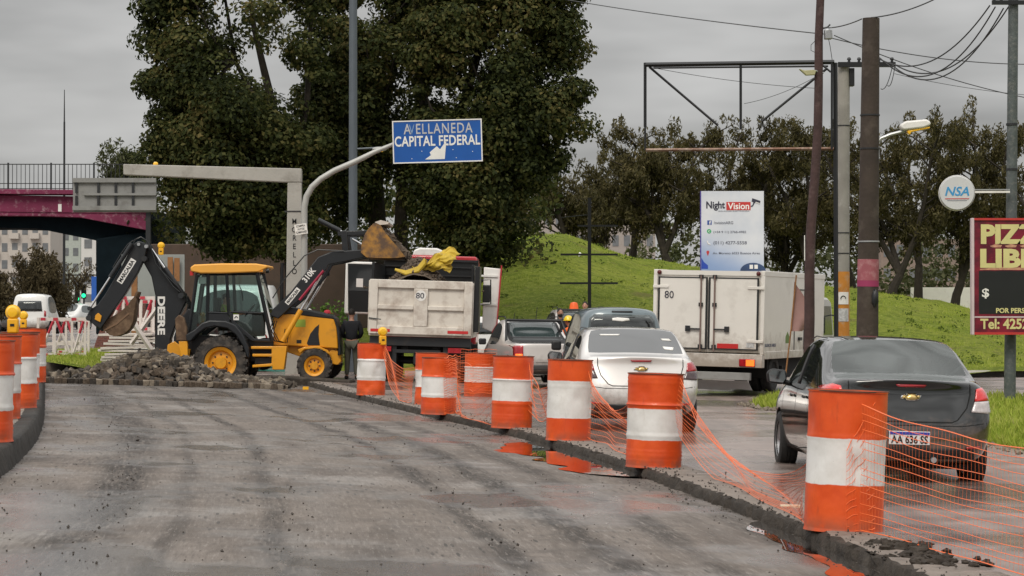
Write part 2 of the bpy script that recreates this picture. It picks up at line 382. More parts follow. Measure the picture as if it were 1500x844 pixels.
sheet('bank', [[(x, yy_, lerp(milled_z(x, 62) - .06, gz(x, 63.4) - .004, q)) for x in [lerp(LK(63) - 1.5, K(63), i / 30) for i in range(31)]] for yy_, q in ((62.3, 0), (62.8, .8), (63.3, 1))], m_earth2)
rows = []; y = 63.0
while y < 420:
    rows.append([(x, y, gz(x, y) - .006) for x in [-120, -80, -50, -35, -26, -20] + [-18 + .8 * i for i in range(24)] + [2, 6, 12, 20, 40]]); y += 1.5 if y < 100 else 8
sheet('far_road', rows, m_lane)

m_earth = pm('earth', (.12, .10, .07), .95, var=.3, scale=.6, bump=.6, bscale=4)
sheet('ground', [[(x, y, -1.2) for x in (-3000, -300, 0, 300, 3000)] for y in (-300, 0, 300, 1500, 5000)], m_earth)

# raised left island with kerb
m_isl, t, b = nodes('island_paving'); T = NT(t); ob = T.n('TexCoord').outputs['Object']
mid = T.noise(ob, 2.5, 7, .7); fine = T.noise(ob, 22, 6, .7); s3 = T.noise(ob, 1, 4, .6, sc=(.4, 3.2, 1))
c = T.mix(T.rng(mid, .3, .7), (.09, .08, .07), (.27, .25, .22)); c = T.mix(T.rng(s3, .52, .62, 0, .8), c, (.30, .27, .20)); c = T.mix(T.rng(fine, .5, .7, 0, .6), c, (.05, .045, .04))
T.L(c, b.inputs['Base Color']); b.inputs['Roughness'].default_value = .7; T.L(T.bump(T.math('ADD', mid, T.math('MULTIPLY', fine, .5)), .5, .03), b.inputs['Normal'])
def isl_z(y): return .30 + .12 * sm((y - 54) / 6)
rows = []; y = 8.0
while y < 63.6:
    rows.append([(LK(y) - d, y, isl_z(y) + (.0 if d else 0)) for d in (26, 14, 8, 4, 2, 1, .16)]); y += 1
sheet('island', rows, m_isl)
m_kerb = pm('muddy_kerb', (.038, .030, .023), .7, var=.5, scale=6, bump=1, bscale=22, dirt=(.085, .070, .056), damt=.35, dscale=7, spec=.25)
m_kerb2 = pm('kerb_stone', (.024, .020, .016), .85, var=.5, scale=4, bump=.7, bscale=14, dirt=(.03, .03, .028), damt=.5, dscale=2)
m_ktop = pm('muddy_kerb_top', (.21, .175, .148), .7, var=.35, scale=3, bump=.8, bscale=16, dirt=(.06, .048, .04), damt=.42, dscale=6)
def kerb(name, curve, side, ztop, zfoot, wd, mat, y0, y1, rough, mtop=None):
    mtop = mtop or mat
    """side +1: the raised ground lies to the right of the curve"""
    rows = []; y = y0; r = random.Random(5)
    while y < y1:
        x = curve(y); zt = ztop(y); j = lambda a: r.uniform(-a, a) * rough * 1.5
        rows.append([(x + side * (-.06 + j(.03)), y, zfoot - .05), (x + side * (-.01 + j(.02)), y, lerp(zfoot, zt, .5) + j(.02)), (x + side * (.012 + j(.02)), y, zt - .012 + j(.010)),
                     (x + side * (.05 + j(.02)), y, zt + .004 + j(.008)), (x + side * (.2 + j(.03)), y, zt + .006 + j(.008)), (x + side * wd, y, zt - .008 + j(.004)), (x + side * (wd + .05), y, zt - .06)]); y += .09
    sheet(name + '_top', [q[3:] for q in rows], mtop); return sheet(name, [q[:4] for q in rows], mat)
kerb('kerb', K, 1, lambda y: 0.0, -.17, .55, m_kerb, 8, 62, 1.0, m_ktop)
kerb('kerb', LK, -1, isl_z, .04, .22, m_kerb2, 8, 63.8, .5)

# muddy skirts and crumbs
m_crumb = pm('asphalt_crumb', (.06, .05, .042), .75, var=.5, scale=8)
mb = MB(); r = random.Random(11)
def rock(mb, c, s, r):
    q = Euler((r.uniform(0, 6), r.uniform(0, 6), r.uniform(0, 6))).to_matrix(); pts = []
    for v in ((1, 0, 0), (-1, 0, 0), (0, 1, 0), (0, -1, 0), (0, 0, 1), (0, 0, -1)):
        pts.append(q @ (Vector(v) * s * r.uniform(.55, 1.1)) + Vector(c))
    mb.add(pts, [(0, 2, 4), (2, 1, 4), (1, 3, 4), (3, 0, 4), (2, 0, 5), (1, 2, 5), (3, 1, 5), (0, 3, 5)])
tracks = (1.75, 2.4, 5.35, 5.35, .3, .15, 3.9)
for i in range(2300):
    y = 10 + 50 * r.random() ** 1.5; q = r.random()
    if q < .40: d = r.choice(tracks) + r.gauss(0, .10) + .1 * sin(y * .22 + 1)
    elif q < .62: d = abs(r.gauss(0, .16)) + .03
    elif q < .72: d = (K(y) - LK(y)) - abs(r.gauss(0, .45)) - .05
    else: d = r.uniform(.1, K(y) - LK(y) - .05)
    d = max(.03, min(d, K(y) - LK(y) - .03))
    x = K(y) - d; s = r.choice((.005, .007, .009, .011, .016 if q < .3 else .010)) * (1 if r.random() > .015 else 2.2)
    rock(mb, (x, y, milled_z(x, y) + s * .4), s, r)
for i in range(900):   # clods along the kerb top
    y = 11 + 46 * r.random() ** 1.3; x = K(y) + abs(r.gauss(.1, .22)); s = r.choice((.007, .010, .016))
    rock(mb, (x, y, .008 + s * .3), s, r)
tag(mb.build('asphalt_crumbs', m_crumb, smooth=False), 'dark loose crumbs of broken asphalt scattered over the milled road and kerb', 'rubble', kind='stuff')
mb = MB()
for i in range(70):
    y = 15.2 + r.random() * 1.6; x = K(y) + r.gauss(.33, .13); s = r.choice((.02, .03, .045))
    mb.ball((x, y, .0 + s * .2), (s * r.uniform(1, 1.8), s * r.uniform(1, 1.5), s * .7), 8, 6, .38)
tag(mb.build('mud_clods', m_kerb, ang=60), 'heap of dark wet mud clods on the kerb end nearest the camera', 'mud', kind='stuff')

# puddles along the kerb foot
m_water, t, b = nodes('puddle_water'); T = NT(t); ob = T.n('TexCoord').outputs['Object']
b.inputs['Base Color'].default_value = (.035, .03, .026, 1); b.inputs['Roughness'].default_value = .03; b.inputs['IOR'].default_value = 1.33; b.inputs['Specular IOR Level'].default_value = 1.0
b.inputs['Coat Weight'].default_value = 1; b.inputs['Coat Roughness'].default_value = .01; b.inputs['Coat IOR'].default_value = 1.6
T.L(T.bump(T.noise(ob, 5, 2), .012, .02), b.inputs['Normal'])
def puddle(name, y0, y1, wid, label, sd, off=.03, zl_=.012):
    r = random.Random(sd); n = 60; rows = []
    zl = -.095 + zl_
    ph = [r.uniform(0, 6) for _ in range(4)]
    for i in range(n + 1):
        q = i / n; y = lerp(y0, y1, q); e = (sin(pi * q) ** .5) * wid * (1 + .22 * sin(9 * q + ph[0]) + .14 * sin(23 * q + ph[1]) + .08 * sin(51 * q + ph[2])) + .01
        rows.append([(K(y) - off - e * k, y, zl) for k in (0, .33, .66, 1)])
    o = sheet(name, rows, m_water, kind='structure'); return o
puddle('puddle', 24.6, 31.5, .78, '', 1, zl_=.026)
puddle('puddle', 13.0, 19.5, .30, '', 2, zl_=.012)


# ------------------------------------------------------------------ grass
gr_m, t, b = nodes('grass_turf'); T = NT(t); ob = T.n('TexCoord').outputs['Object']
a1 = T.noise(ob, .22, 5, .6); a2 = T.noise(ob, 2.4, 7, .75); a3 = T.noise(ob, 6, 6, .8)
c = T.mix(T.rng(a1, .3, .7), (.22, .31, .026), (.37, .43, .055)); c = T.mix(T.rng(a2, .46, .62, 0, .85), c, (.14, .21, .014)); c = T.mix(T.rng(a3, .48, .62, 0, .7), c, (.52, .54, .11))
c = T.mix(T.rng(T.noise(ob, .45, 6, .7), .56, .68, 0, .6), c, (.24, .19, .08))
T.L(c, b.inputs['Base Color']); b.inputs['Roughness'].default_value = .9; b.inputs['Specular IOR Level'].default_value = .15
T.L(T.bump(T.math('ADD', a3, T.math('MULTIPLY', a2, 2)), 1.0, .3), b.inputs['Normal'])
blade_m = leafmat('grass_blades', [(.15, .22, .02), (.27, .35, .04), (.40, .45, .08), (.50, .48, .17)], .3, .7)

CR = [(-9, 1.0), (-5.7, 2.4), (-1.5, 4.6), (1.0, 5.2), (2.4, 5.15), (5.4, 4.1), (9.5, 3.45), (14.7, 2.75), (17, 2.45), (19.5, 1.95), (22.5, 1.2), (28, .5)]
def mound_z(x, y):
    xx = x * 105 / max(y, 60); c = max(.1, interp(xx, CR)); q = sm((y - 68) / 40)
    return .0 + c * q - .006 * max(0, y - 108) + .10 * sin(x * .45 + 2) * sin(y * .21) + .03 * sin(x * 5.3 + y * 1.9) * sin(x * 2.2 - y * 3.1) + .05 * sin(x * .9 + y * .3) + .04 * sin(x * 2.1 - y * .7) - .1 * (1 - sm((y - 66) / 4))
rows = []
yy = 66.0
while yy <= 190:
    rows.append([(x, yy, mound_z(x, yy)) for x in [-9 + .6 * i for i in range(140)]]); yy += .8 if yy < 115 else 6
sheet('grass_hill', rows, gr_m)
ISL = [(6.6, 8), (6.45, 20), (6.4, 30), (6.2, 33), (5.5, 38.3), (4.75, 43), (4.5, 45.6), (4.9, 47.2), (6.3, 47.4), (9, 46.6), (13, 47.2), (20, 50), (34, 57), (34, 8)]
# verge island: fan of rows by Y
def verge_span(y):
    xs = []
    n = len(ISL)
    for i in range(n):
        (x0, y0), (x1, y1) = ISL[i], ISL[(i + 1) % n]
        if (y0 - y) * (y1 - y) < 0: xs.append(x0 + (x1 - x0) * (y - y0) / (y1 - y0))
    xs.sort(); return xs
rows = []; yy = 8.2
while yy < 47.1:
    xs = verge_span(yy); a, e = xs[0], xs[-1] if len(xs) == 2 else xs[1]
    e = xs[-1]
    rr_ = []
    for k in range(25):
        q = (k / 24) ** 1.6; x = lerp(a, e, q); edge = sm((x - a) / .5)
        rr_.append((x, yy, -.13 + .14 * edge + .03 * sin(x * 3 + yy) * edge))
    rows.append(rr_); yy += .6
sheet('verge', rows, gr_m)
rows = [[(x, y, -.12 + .10 * 0) for x in (a_, a_ + .12)] for y, a_ in [(yy, verge_span(yy)[0] - .10) for yy in [8.2 + .6 * i for i in range(64)]]]
def grass_blades(name, pts, hgt, label):
    n = len(pts); Pt = np.array(pts); a = rng.uniform(0, 2 * pi, n); hh = hgt * rng.uniform(.5, 1.4, n); wd = hgt * .16
    v = np.empty((n, 3, 3)); dx = np.stack([np.cos(a) * wd, np.sin(a) * wd, np.zeros(n)], 1)
    tip = Pt + np.stack([rng.normal(0, .35, n) * hh, rng.normal(0, .35, n) * hh, hh], 1)
    v[:, 0] = Pt - dx; v[:, 1] = Pt + dx; v[:, 2] = tip
    me = bpy.data.meshes.new(name); me.vertices.add(3 * n); me.vertices.foreach_set('co', v.reshape(-1)); me.loops.add(3 * n); me.loops.foreach_set('vertex_index', np.arange(3 * n, dtype=np.int32))
    me.polygons.add(n); me.polygons.foreach_set('loop_start', np.arange(0, 3 * n, 3, dtype=np.int32)); me.update(calc_edges=True)
    return tag(link_mesh(name, me, blade_m), label, 'grass', kind='stuff')
r = random.Random(4); pts = []
while len(pts) < 26000:
    y = r.uniform(26, 47); xs = verge_span(y); x = xs[0] + .08 + (12 - xs[0]) * r.random() ** 1.6
    if x < xs[-1]: pts.append((x, y, -.0 if x > xs[0] + .5 else -.13 + .14 * sm((x - xs[0]) / .5)))
grass_blades('verge_grass', pts, .12, 'short green grass growing on the verge beside the dark car')
pts = []
for _ in range(90000):
    y = 68 + 42 * r.random() ** 1.2; x = r.uniform(-3, 26) * y / 100
    if sin(x * 1.3 + y * .4) * sin(y * .9 - x * .7) + r.uniform(-.9, .9) > .1: pts.append((x, y, mound_z(x, y) - .01))
grass_blades('hill_grass', pts, .085, 'rough green grass covering the low hill behind the road')
# grass patch at left by the barricades
rows = [[(x, y, gz(x, y) + .02 + .05 * sin((x + 16) / 5.5 * pi)) for x in [lerp(-11.6 - (y - 59) * .17, -9.2 - (y - 59) * .06, q / 10) for q in range(11)]] for y in [59.3 + 1.1 * i for i in range(18)]]
sheet('grass_patch', rows, gr_m)
pts = []
for _ in range(7000):
    y = r.uniform(59.4, 78); q = r.random(); x = lerp(-11.6 - (y - 59) * .17, -9.2 - (y - 59) * .06, q); pts.append((x, y, gz(x, y) + .02 + .05 * sin(q * pi)))
grass_blades('patch_grass', pts, .08, 'small patch of green grass beside the brick bridge base')
# ------------------------------------------------------------------ bridge
m_mag = pm('magenta_paint', (.20, .036, .082), .75, var=.3, scale=1.2, bump=.2, dirt=(.55, .42, .44), damt=.30, dscale=4.5, spec=.2)
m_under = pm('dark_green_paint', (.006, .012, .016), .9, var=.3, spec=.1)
m_brown = pm('brown_wall', (.10, .068, .052), .9, var=.2, scale=1.2, bump=.3, dirt=(.06, .05, .04), damt=.4)
m_pale = pm('pale_plaster', (.5, .48, .45), .8, var=.08, scale=.8, dirt=(.35, .32, .3), damt=.3)
BY = 92.0
def bp(px, py): p = P(px, py, BY); return (p.x, p.z)
br = empty('bridge', (bp(60, 330)[0], BY, 0), label='road bridge with a magenta painted girder over a dark underpass at the left', cat='bridge')
def lp(pts, o=br): return [(x - o.location.x, z - o.location.z) for x, z in pts]
arch_t = [(-700, 300), (-400, 312), (-200, 322), (0, 316.5), (60, 317), (118, 319), (215, 337.5)]
arch_t = [(-900, 330), (-600, 322), (-300, 317), (0, 316.5), (60, 317), (118, 319), (215, 337.5)]
g = MB(); g.prism(lp([bp(x, y) for x, y in arch_t] + [bp(215, 306), bp(120, 288), bp(0, 286), bp(-900, 286)]), -.15, .5)
g.build('girder', m_mag, br, bevel=.02)
g = MB(); g.prism(lp([bp(-900, 279), bp(0, 278), bp(107, 279), bp(215, 288), bp(215, 307), bp(107, 285.5), bp(0, 285), bp(-900, 285)]), -.45, .6); g.build('cornice', m_mag, br, bevel=.015)
g = MB(); g.prism(lp([bp(-900, 309.5), bp(0, 309), bp(215, 312), bp(215, 313), bp(0, 310.3), bp(-900, 310.8)]), -.19, .0); g.build('girder_moulding', m_mag, br)
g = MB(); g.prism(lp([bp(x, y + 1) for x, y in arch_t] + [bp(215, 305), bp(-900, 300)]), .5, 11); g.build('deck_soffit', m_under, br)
back = [(-900, 345), (-300, 336), (0, 333), (50, 334), (138, 352), (150, 352)]
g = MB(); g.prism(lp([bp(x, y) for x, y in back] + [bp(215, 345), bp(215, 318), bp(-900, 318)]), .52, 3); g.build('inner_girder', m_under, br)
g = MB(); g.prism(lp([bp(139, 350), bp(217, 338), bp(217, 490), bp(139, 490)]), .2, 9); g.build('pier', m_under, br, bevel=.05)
for x in (89,):
    q = bp(x, 305); g = MB(); g.box((q[0] - br.location.x, -.17, q[1]), (.13, .04, .3)); g.build('white_plate', M_white, br)
rail = MB(); r_ = random.Random(2)
z0 = bp(0, 279)[1]; 
def railing(side_y):
    rl = MB()
    x0, x1 = bp(-300, 0)[0] - br.location.x, bp(190, 0)[0] - br.location.x
    rl.box(((x0 + x1) / 2, side_y, z0 + 1.0), (x1 - x0, .035, .035)); rl.box(((x0 + x1) / 2, side_y, z0 + .26), (x1 - x0, .03, .03)); rl.box(((x0 + x1) / 2, side_y, z0 + .06), (x1 - x0, .03, .03))
    o = rl.build('rail', M_darksteel, br); xx = x0
    m = MB(); m.box((0, 0, .5), (.022, .022, 1.0)); me = m.mesh('baluster'); me.materials.append(M_darksteel)
    m = MB(); m.box((0, 0, .52), (.06, .06, 1.08)); mep = m.mesh('rail_post'); mep.materials.append(M_darksteel); k = 0
    while xx < x1:
        o = link_mesh('rail_post' if k % 10 == 0 else 'baluster', mep if k % 10 == 0 else me, None, br); o.location = (xx, side_y, z0); xx += .165; k += 1
railing(-.1)
# brick base of the pier and the brown abutment wall behind
m_brick, t, b = nodes('red_brick'); T = NT(t); ob = T.n('TexCoord').outputs['Object']; bk = T.n('TexBrick'); bk.inputs['Scale'].default_value = 4; bk.inputs['Color1'].default_value = (.17, .05, .035, 1); bk.inputs['Color2'].default_value = (.11, .04, .03, 1); bk.inputs['Mortar'].default_value = (.22, .18, .16, 1); bk.inputs['Mortar Size'].default_value = .012
mpn = T.n('Mapping'); mpn.inputs['Rotation'].default_value = (pi / 2, 0, 0); T.L(ob, mpn.inputs[0]); T.L(mpn.outputs[0], bk.inputs[0]); T.L(bk.outputs[0], b.inputs['Base Color']); b.inputs['Roughness'].default_value = .9
g = MB(); pr = []
bb_ = P(172, 500, 84)
for (h, x0, x1) in ((-.3, -.95, 1.3), (.35, -.75, 1.2), (1.1, -.5, 1.1), (2.1, -.35, 1.05)): pr.append((h, x0, x1))
vs = []
for h, x0, x1 in pr: vs += [(x0, 0 + h * .12, h), (x1, h * .12, h), (x1, 3, h), (x0, 3, h)]
g.add(vs, [(4 * i + k, 4 * i + (k + 1) % 4, 4 * i + 4 + (k + 1) % 4, 4 * i + 4 + k) for i in range(3) for k in range(4)] + [(12, 13, 14, 15)])
o = g.build('brick_plinth', m_brick); o.location = (bb_.x, 84, .35); tag(o, 'sloping red brick base at the foot of the dark bridge pier', 'plinth')
g = MB(); a, c_ = P(214, 310, 88), P(560, 310, 88)
g.bb(0, c_.x - a.x, 0, 1.2, -.4, 4.2); o = g.build('abutment_wall', m_brown, bevel=.03); o.location = (a.x, 88, 0); tag(o, 'brown retaining wall running right from the bridge behind the big trees', 'wall')
# antenna mast beyond the bridge
a = P(94, 300, 130); g = MB(); g.cyl((0, 0, 0), (0, 0, 12.1), .09, .05, 8); g.cyl((0, 0, 12.1), (0, 0, 13.85), .04, .02, 6); o = g.build('antenna_mast', M_darksteel); o.location = (a.x, 130, 0); tag(o, 'thin tall antenna mast standing beyond the bridge railing', 'mast')

# ------------------------------------------------------------------ big grey panel hung in front of the bridge
m_panel = pm('weathered_grey_panel', (.25, .25, .24), .7, var=.15, scale=1.5, dirt=(.10, .09, .08), damt=.35, dscale=2)
Y_ = 76; a, c_ = P(107, 262, Y_), P(229, 311, Y_); W_, H_ = c_.x - a.x, a.z - c_.z
pn = empty('sign_panel', (a.x, Y_, c_.z), label='back of a large weathered grey road sign panel in front of the magenta bridge', cat='sign')
MBx = MB().bb(0, W_, 0, .08, 0, H_); MBx.build('panel', m_panel, pn, bevel=.01)
for k, (z_, hh, x0) in enumerate(((.06, .14, 0), (.50 * H_, .07, .35), (H_ - .12, .14, 0))): MB().bb(x0, W_, -.10, -.002, z_, z_ + hh).build('cross_rail', m_panel, pn)
for i, xx in enumerate((.08, .78, 1.33, 1.88)): MB().bb(xx, xx + .07, -.07, -.004, .21, .49 * H_).build('rib', M_darksteel, pn); MB().bb(xx, xx + .07, -.07, -.004, .50 * H_ + .08, H_ - .13).build('rib', M_darksteel, pn)
MB().bb(W_ - .35, W_ - .2, .09, .24, -c_.z, H_).build('post', M_darksteel, pn)
# grey board with warning light behind the digging arm
Y_ = 72; a, c_ = P(178, 373, Y_), P(270, 445, Y_); W_ = c_.x - a.x; H_ = a.z - c_.z
m_gpan = pm('pale_grey_board', (.30, .32, .31), .6, var=.08, scale=1, dirt=(.2, .2, .19), damt=.3)
gb = empty('notice_board', (a.x, Y_, c_.z), label='blank pale grey board on posts behind the digging arm', cat='board')
MB().bb(0, W_, 0, .06, 0, H_).build('board', m_gpan, gb, bevel=.01)
for xx in (.25, W_ - .4): MB().bb(xx, xx + .12, .07, .19, -c_.z + .3, H_ - .1).build('post', m_gpan, gb)
m_wood = pm('raw_wood', (.28, .13, .05), .8, var=.3, scale=6, bump=.3)
a = P(254, 395, 71.8); g = MB(); g.box((-.1, 0, 0), (.16, .05, .75)); g.box((.1, 0, 0), (.16, .05, .7)); o = g.build('board_slat', m_wood); o.location = (a.x, 71.85, a.z); tag(o, 'pair of short brown wooden slats fixed on the pale grey board', 'slats')
a = P(197, 450, 70.5); g = MB(); g.box((0, 0, 1.45), (.17, .12, 2.9)); o = g.build('wooden_post', m_wood, bevel=.01); o.location = (a.x, 70.5, gz(a.x, 70.5)); tag(o, 'upright brown wooden post behind the digging bucket', 'post')

# ------------------------------------------------------------------ warning lamps (flashing units)
m_lamp = pm('yellow_lamp_lens', (.95, .52, .01), .25, coat=.6, var=.05)
m_lampb = pm('yellow_lamp_box', (.85, .42, .01), .45)
def warning_light(loc, s, label, rz=0):
    o = empty('warning_light', loc, (0, 0, rz), label, 'warning light', 'yellow warning lights at the roadworks')
    g = MB(); g.box((0, 0, .09 * s), (.13 * s, .10 * s, .18 * s)); g.build('battery_box', m_lampb, o, bevel=.02 * s)
    Mx = Matrix.Translation((0, 0, .255 * s)) @ Matrix.Rotation(pi / 2, 4, 'X')
    g = MB(); g.lathe([(.01 * s, -.06 * s), (.058 * s, -.052 * s), (.078 * s, -.026 * s), (.082 * s, -.012 * s), (.092 * s, -.01 * s), (.092 * s, .01 * s), (.082 * s, .012 * s), (.078 * s, .026 * s), (.058 * s, .052 * s), (.01 * s, .06 * s)], 24, Mx); g.build('lens', m_lamp, o)
    g = MB(); g.lathe([(.015 * s, -.07 * s), (.032 * s, -.055 * s)], 16, Mx); g.build('lens_centre', M_amber, o)
    g = MB(); g.box((0, -.052 * s, .1 * s), (.05 * s, .01 * s, .03 * s)); g.build('switch', M_black, o)
    return o
warning_light(P(236, 374, 72.05), 1.15, 'small yellow warning light on top of the pale grey board')

# ------------------------------------------------------------------ concrete gantry
Y_ = 65.0
def pz(px, py, Y=Y_, o=None): p = P(px, py, Y); return (p.x, p.z)
ox = P(432, 500, Y_).x
ga = empty('concrete_gantry', (ox, Y_, 0), label='weathered concrete gantry with a long overhanging beam and lettering down its post', cat='gantry')
L_ = lambda pts: [(x - ox, z) for x, z in pts]
m_gan = pm('pale_concrete', (.40, .385, .35), .8, var=.12, scale=2.5, bump=.3, bscale=20, dirt=(.2, .18, .15), damt=.35, dscale=3)
g = MB(); g.prism(L_([pz(182, 241), pz(442, 247.5), pz(442, 267.5), pz(420, 267.6), pz(182, 256.5)]), -.17, .17); g.build('beam', m_gan, ga, bevel=.02)
g = MB(); g.prism(L_([pz(422, 267.9), pz(441.7, 267.7), pz(443, 470), pz(418, 470)]), -.165, .165); p = [(v[0], v[1], v[2]) for v in g.v]
g.v = [(x, yy_, z if z > 1.5 else -.2) for x, yy_, z in p]; g.build('post', m_gan, ga, bevel=.02)
for i, ch in enumerate('MORELLO'):
    if ch == 'O' and i == 1: pass
    q = P(432, 325 + i * 12.2, Y_); txt('letter', ch, .21, M_black, ga, (q.x - ox, -.172, q.z), sx=.85 if ch != 'M' else .8, bold=.004)
g = MB(); g.box((0, 0, 0), (.55, .36, .03)); o = g.build('steel_band', M_darksteel, ga); o.location = (0.0, 0, P(0, 310, Y_).z)
# lamp-like amber light on the gantry's far end
p = P(228, 243, Y_); g = MB(); g.ball((0, 0, .05), (.07, .06, .06)); g.cyl((-.02, 0, -.03), (-.02, 0, .03), .07, .05, 12); o = g.build('beacon', m_lamp); o.location = (p.x, Y_, p.z + .0); tag(o, 'tiny amber beacon on top of the gantry beam', 'beacon')

# ------------------------------------------------------------------ blue direction sign on a curved arm
Y_ = 62.0; p0 = P(446, 500, Y_); ox = p0.x
si = empty('direction_sign', (ox, Y_, 0), label='blue direction sign on a long curved steel arm in front of the big tree', cat='sign')
m_polew = pm('pole_grey', (.42, .42, .40), .5, .2, var=.1, dirt=(.25, .23, .2), damt=.3)
pts = [(0, 0, -.1), (0, 0, 2.5)] + [(P(px, py, Y_).x - ox, 0, P(px, py, Y_).z) for px, py in ((445.5, 400), (445.5, 320), (446, 303), (449, 288), (457, 274), (470, 262), (490, 250), (520, 237), (548, 223), (577, 211))]
MB().tube(pts, [.085] * 4 + [.08] * 3 + [.075] * 3 + [.06, .05], 12).build('arm_pole', m_polew, si)
m_blue = pm('blue_sign_face', (.003, .085, .36), .4, var=.12, scale=1.5, coat=.2, dirt=(.02, .16, .42), damt=.2, dscale=2)
c1, c2, c3, c4 = P(575.5, 178, Y_), P(706.5, 174.5, Y_), P(706, 237, Y_), P(576, 240.5, Y_)
W_ = c2.x - c1.x; H_ = c1.z - c4.z; cx_ = (c1.x + c2.x) / 2 - ox; cz_ = (c1.z + c3.z) / 2; til = -R(1.6)
sb = empty('sign_board', (cx_, -.12, cz_), (0, til, 0)); 
bpnl = MB().box((0, 0, 0), (W_, .03, H_)).build('panel', m_blue, si, bevel=.008); bpnl.location = (cx_, -.12, cz_); bpnl.rotation_euler = (0, til, 0)
bpy.data.objects.remove(sb)
fr = MB(); e = .03
for c, d in (((0, 0, H_ / 2 - e / 2), (W_, .012, e)), ((0, 0, -H_ / 2 + e / 2), (W_, .012, e)), ((W_ / 2 - e / 2, 0, 0), (e, .012, H_ - 2 * e)), ((-W_ / 2 + e / 2, 0, 0), (e, .012, H_ - 2 * e))): fr.box(c, d)
o = fr.build('border', M_white, bpnl); o.location = (0, -.021, 0)
m_let = pm('reflective_letter', (.78, .78, .74), .4, var=.1, dirt=(.55, .45, .4), damt=.2, dscale=9)
m_letf = pm('faded_letter', (.50, .50, .50), .5, var=.25, scale=8, dirt=(.16, .22, .38), damt=.35, dscale=12)
t1 = txt('lettering', 'A ELLANEDA', .335, m_letf, bpnl, (.04, -.019, .33), sx=.76, bold=.012, space=1.16)
t1b = txt('worn_letter', 'V', .335, pm('worn_letter', (.22, .34, .50), .5, var=.5, scale=15), bpnl, (-.625, -.019, .33), sx=.76, bold=.0)
t2 = txt('lettering', 'CAPITAL FEDERAL', .36, m_let, bpnl, (0, -.019, -.0), sx=.735, bold=.022, space=1.04)
def fit(o, w, h=None):
    xs = [v.co.x for v in o.data.vertices]; zs = [v.co.y for v in o.data.vertices]; k = w / (max(xs) - min(xs)); c = (max(xs) + min(xs)) / 2
    kh = h / (max(zs) - min(zs)) if h else 1; cz = (max(zs) + min(zs)) / 2
    for v in o.data.vertices: v.co.x = (v.co.x - c) * k; v.co.y = (v.co.y - cz) * kh
fit(t1, W_ * .77, H_ * .24); fit(t2, W_ * .955, H_ * .245); t1.location = (.025, -.019, H_ * .30); t2.location = (-.0, -.019, H_ * .015); t1b.location = (-W_ * .283, -.019, H_ * .29); fit(t1b, .14, H_ * .23)
ar = [(-.32, -.42), (-.17, -.30), (-.20, -.22), (-.02, -.05), (.06, -.14), (.17, .03), (.22, .09), (.17, -.42)]
g = MB().prism([(x * W_ * .45 - .0, z * H_ * .82) for x, z in ar], -.022, -.016); o = g.build('arrow_patch', m_let, bpnl); o.location = (0, 0, -.085)
g = MB(); [g.box((random.uniform(-.5, .5) * W_ * .9, -.0165, random.uniform(-.45, .1) * H_), (.02, .002, .02)) for _ in range(6)]; g.build('scratches', M_white, bpnl, smooth=False)
q = P(441, 330, Y_ - .15); pl = MB().box((0, 0, 0), (.32, .02, .27)).build('small_plate', M_white, si); pl.location = (q.x - ox, -.16, P(0, 336, Y_).z); pl.rotation_euler = (0, -.15, 0)
for i, (s_, zz) in enumerate((('COMPRA', .08), ('AUTOS', 0), ('CAMIONES', -.08))): txt('lettering', s_, .075, M_black, pl, (0, -.013, zz), sx=.75, bold=.01)
# small lamp by the arm
p = P(553, 215, 68); g = MB(); g.ball((0, 0, 0), (.22, .12, .07), 14, 8); o = g.build('street_lamp', m_polew); o.location = p
lampc = o
# tall grey pole
p = P(517, 480, 69); tp = empty('lamp_post', (p.x, 69, gz(p.x, 69)), label='very tall plain grey pole in front of the big tree', cat='pole')
m_pgrey = pm('blue_grey_pole', (.11, .13, .15), .5, .3, var=.1)
MB().cyl((0, 0, -.1), (0, 0, 16), .135, .105, 16).build('shaft', m_pgrey, tp); MB().cyl((0, 0, 0), (0, 0, .3), .2, .2, 16).build('base', m_pgrey, tp)
MB().cyl((0, 0, 2.9), (0, 0, 3.0), .15, .15, 16).build('collar', m_pgrey, tp)
lampc.parent = tp; lampc.name = 'lamp_head'; lampc.location = lampc.location - tp.location
lampc.location.y = 0; MB().tube([(0, 0, lampc.location.z + .0), (lampc.location.x, 0, lampc.location.z + .04)], .03, 6).build('lamp_arm', m_pgrey, tp)
MB().box((lampc.location.x, 0, lampc.location.z - .06), (.2, .12, .04)).build('lens', m_lamp, tp)

# thin black cross-arm mast on the hill
p = P(863.5, 448, 84); cm = empty('crossarm_mast', (p.x, 84, mound_z(p.x, 84) - .1), label='thin black mast with four horizontal bars standing on the grass hill', cat='mast')
zt = P(0, 290, 84).z - cm.location.z
MB().bb(-.06, .06, -.06, .06, -.2, zt).build('shaft', M_black, cm)
for py, a, c in ((373, 821, 905), (415, 820, 905), (331, 846, 905)):
    z = P(0, py, 84).z - cm.location.z; MB().bb((a - 863.5) * .024, (c - 863.5) * .024, -.075, -.061 + .02, z - .035, z + .035).build('crossbar', M_black, cm)
MB().tube([(-.07, 0, zt - .6), (-.3, 0, zt - .62), (-1.0, 0, zt - .7)], .02).build('bracket', M_darksteel, cm)

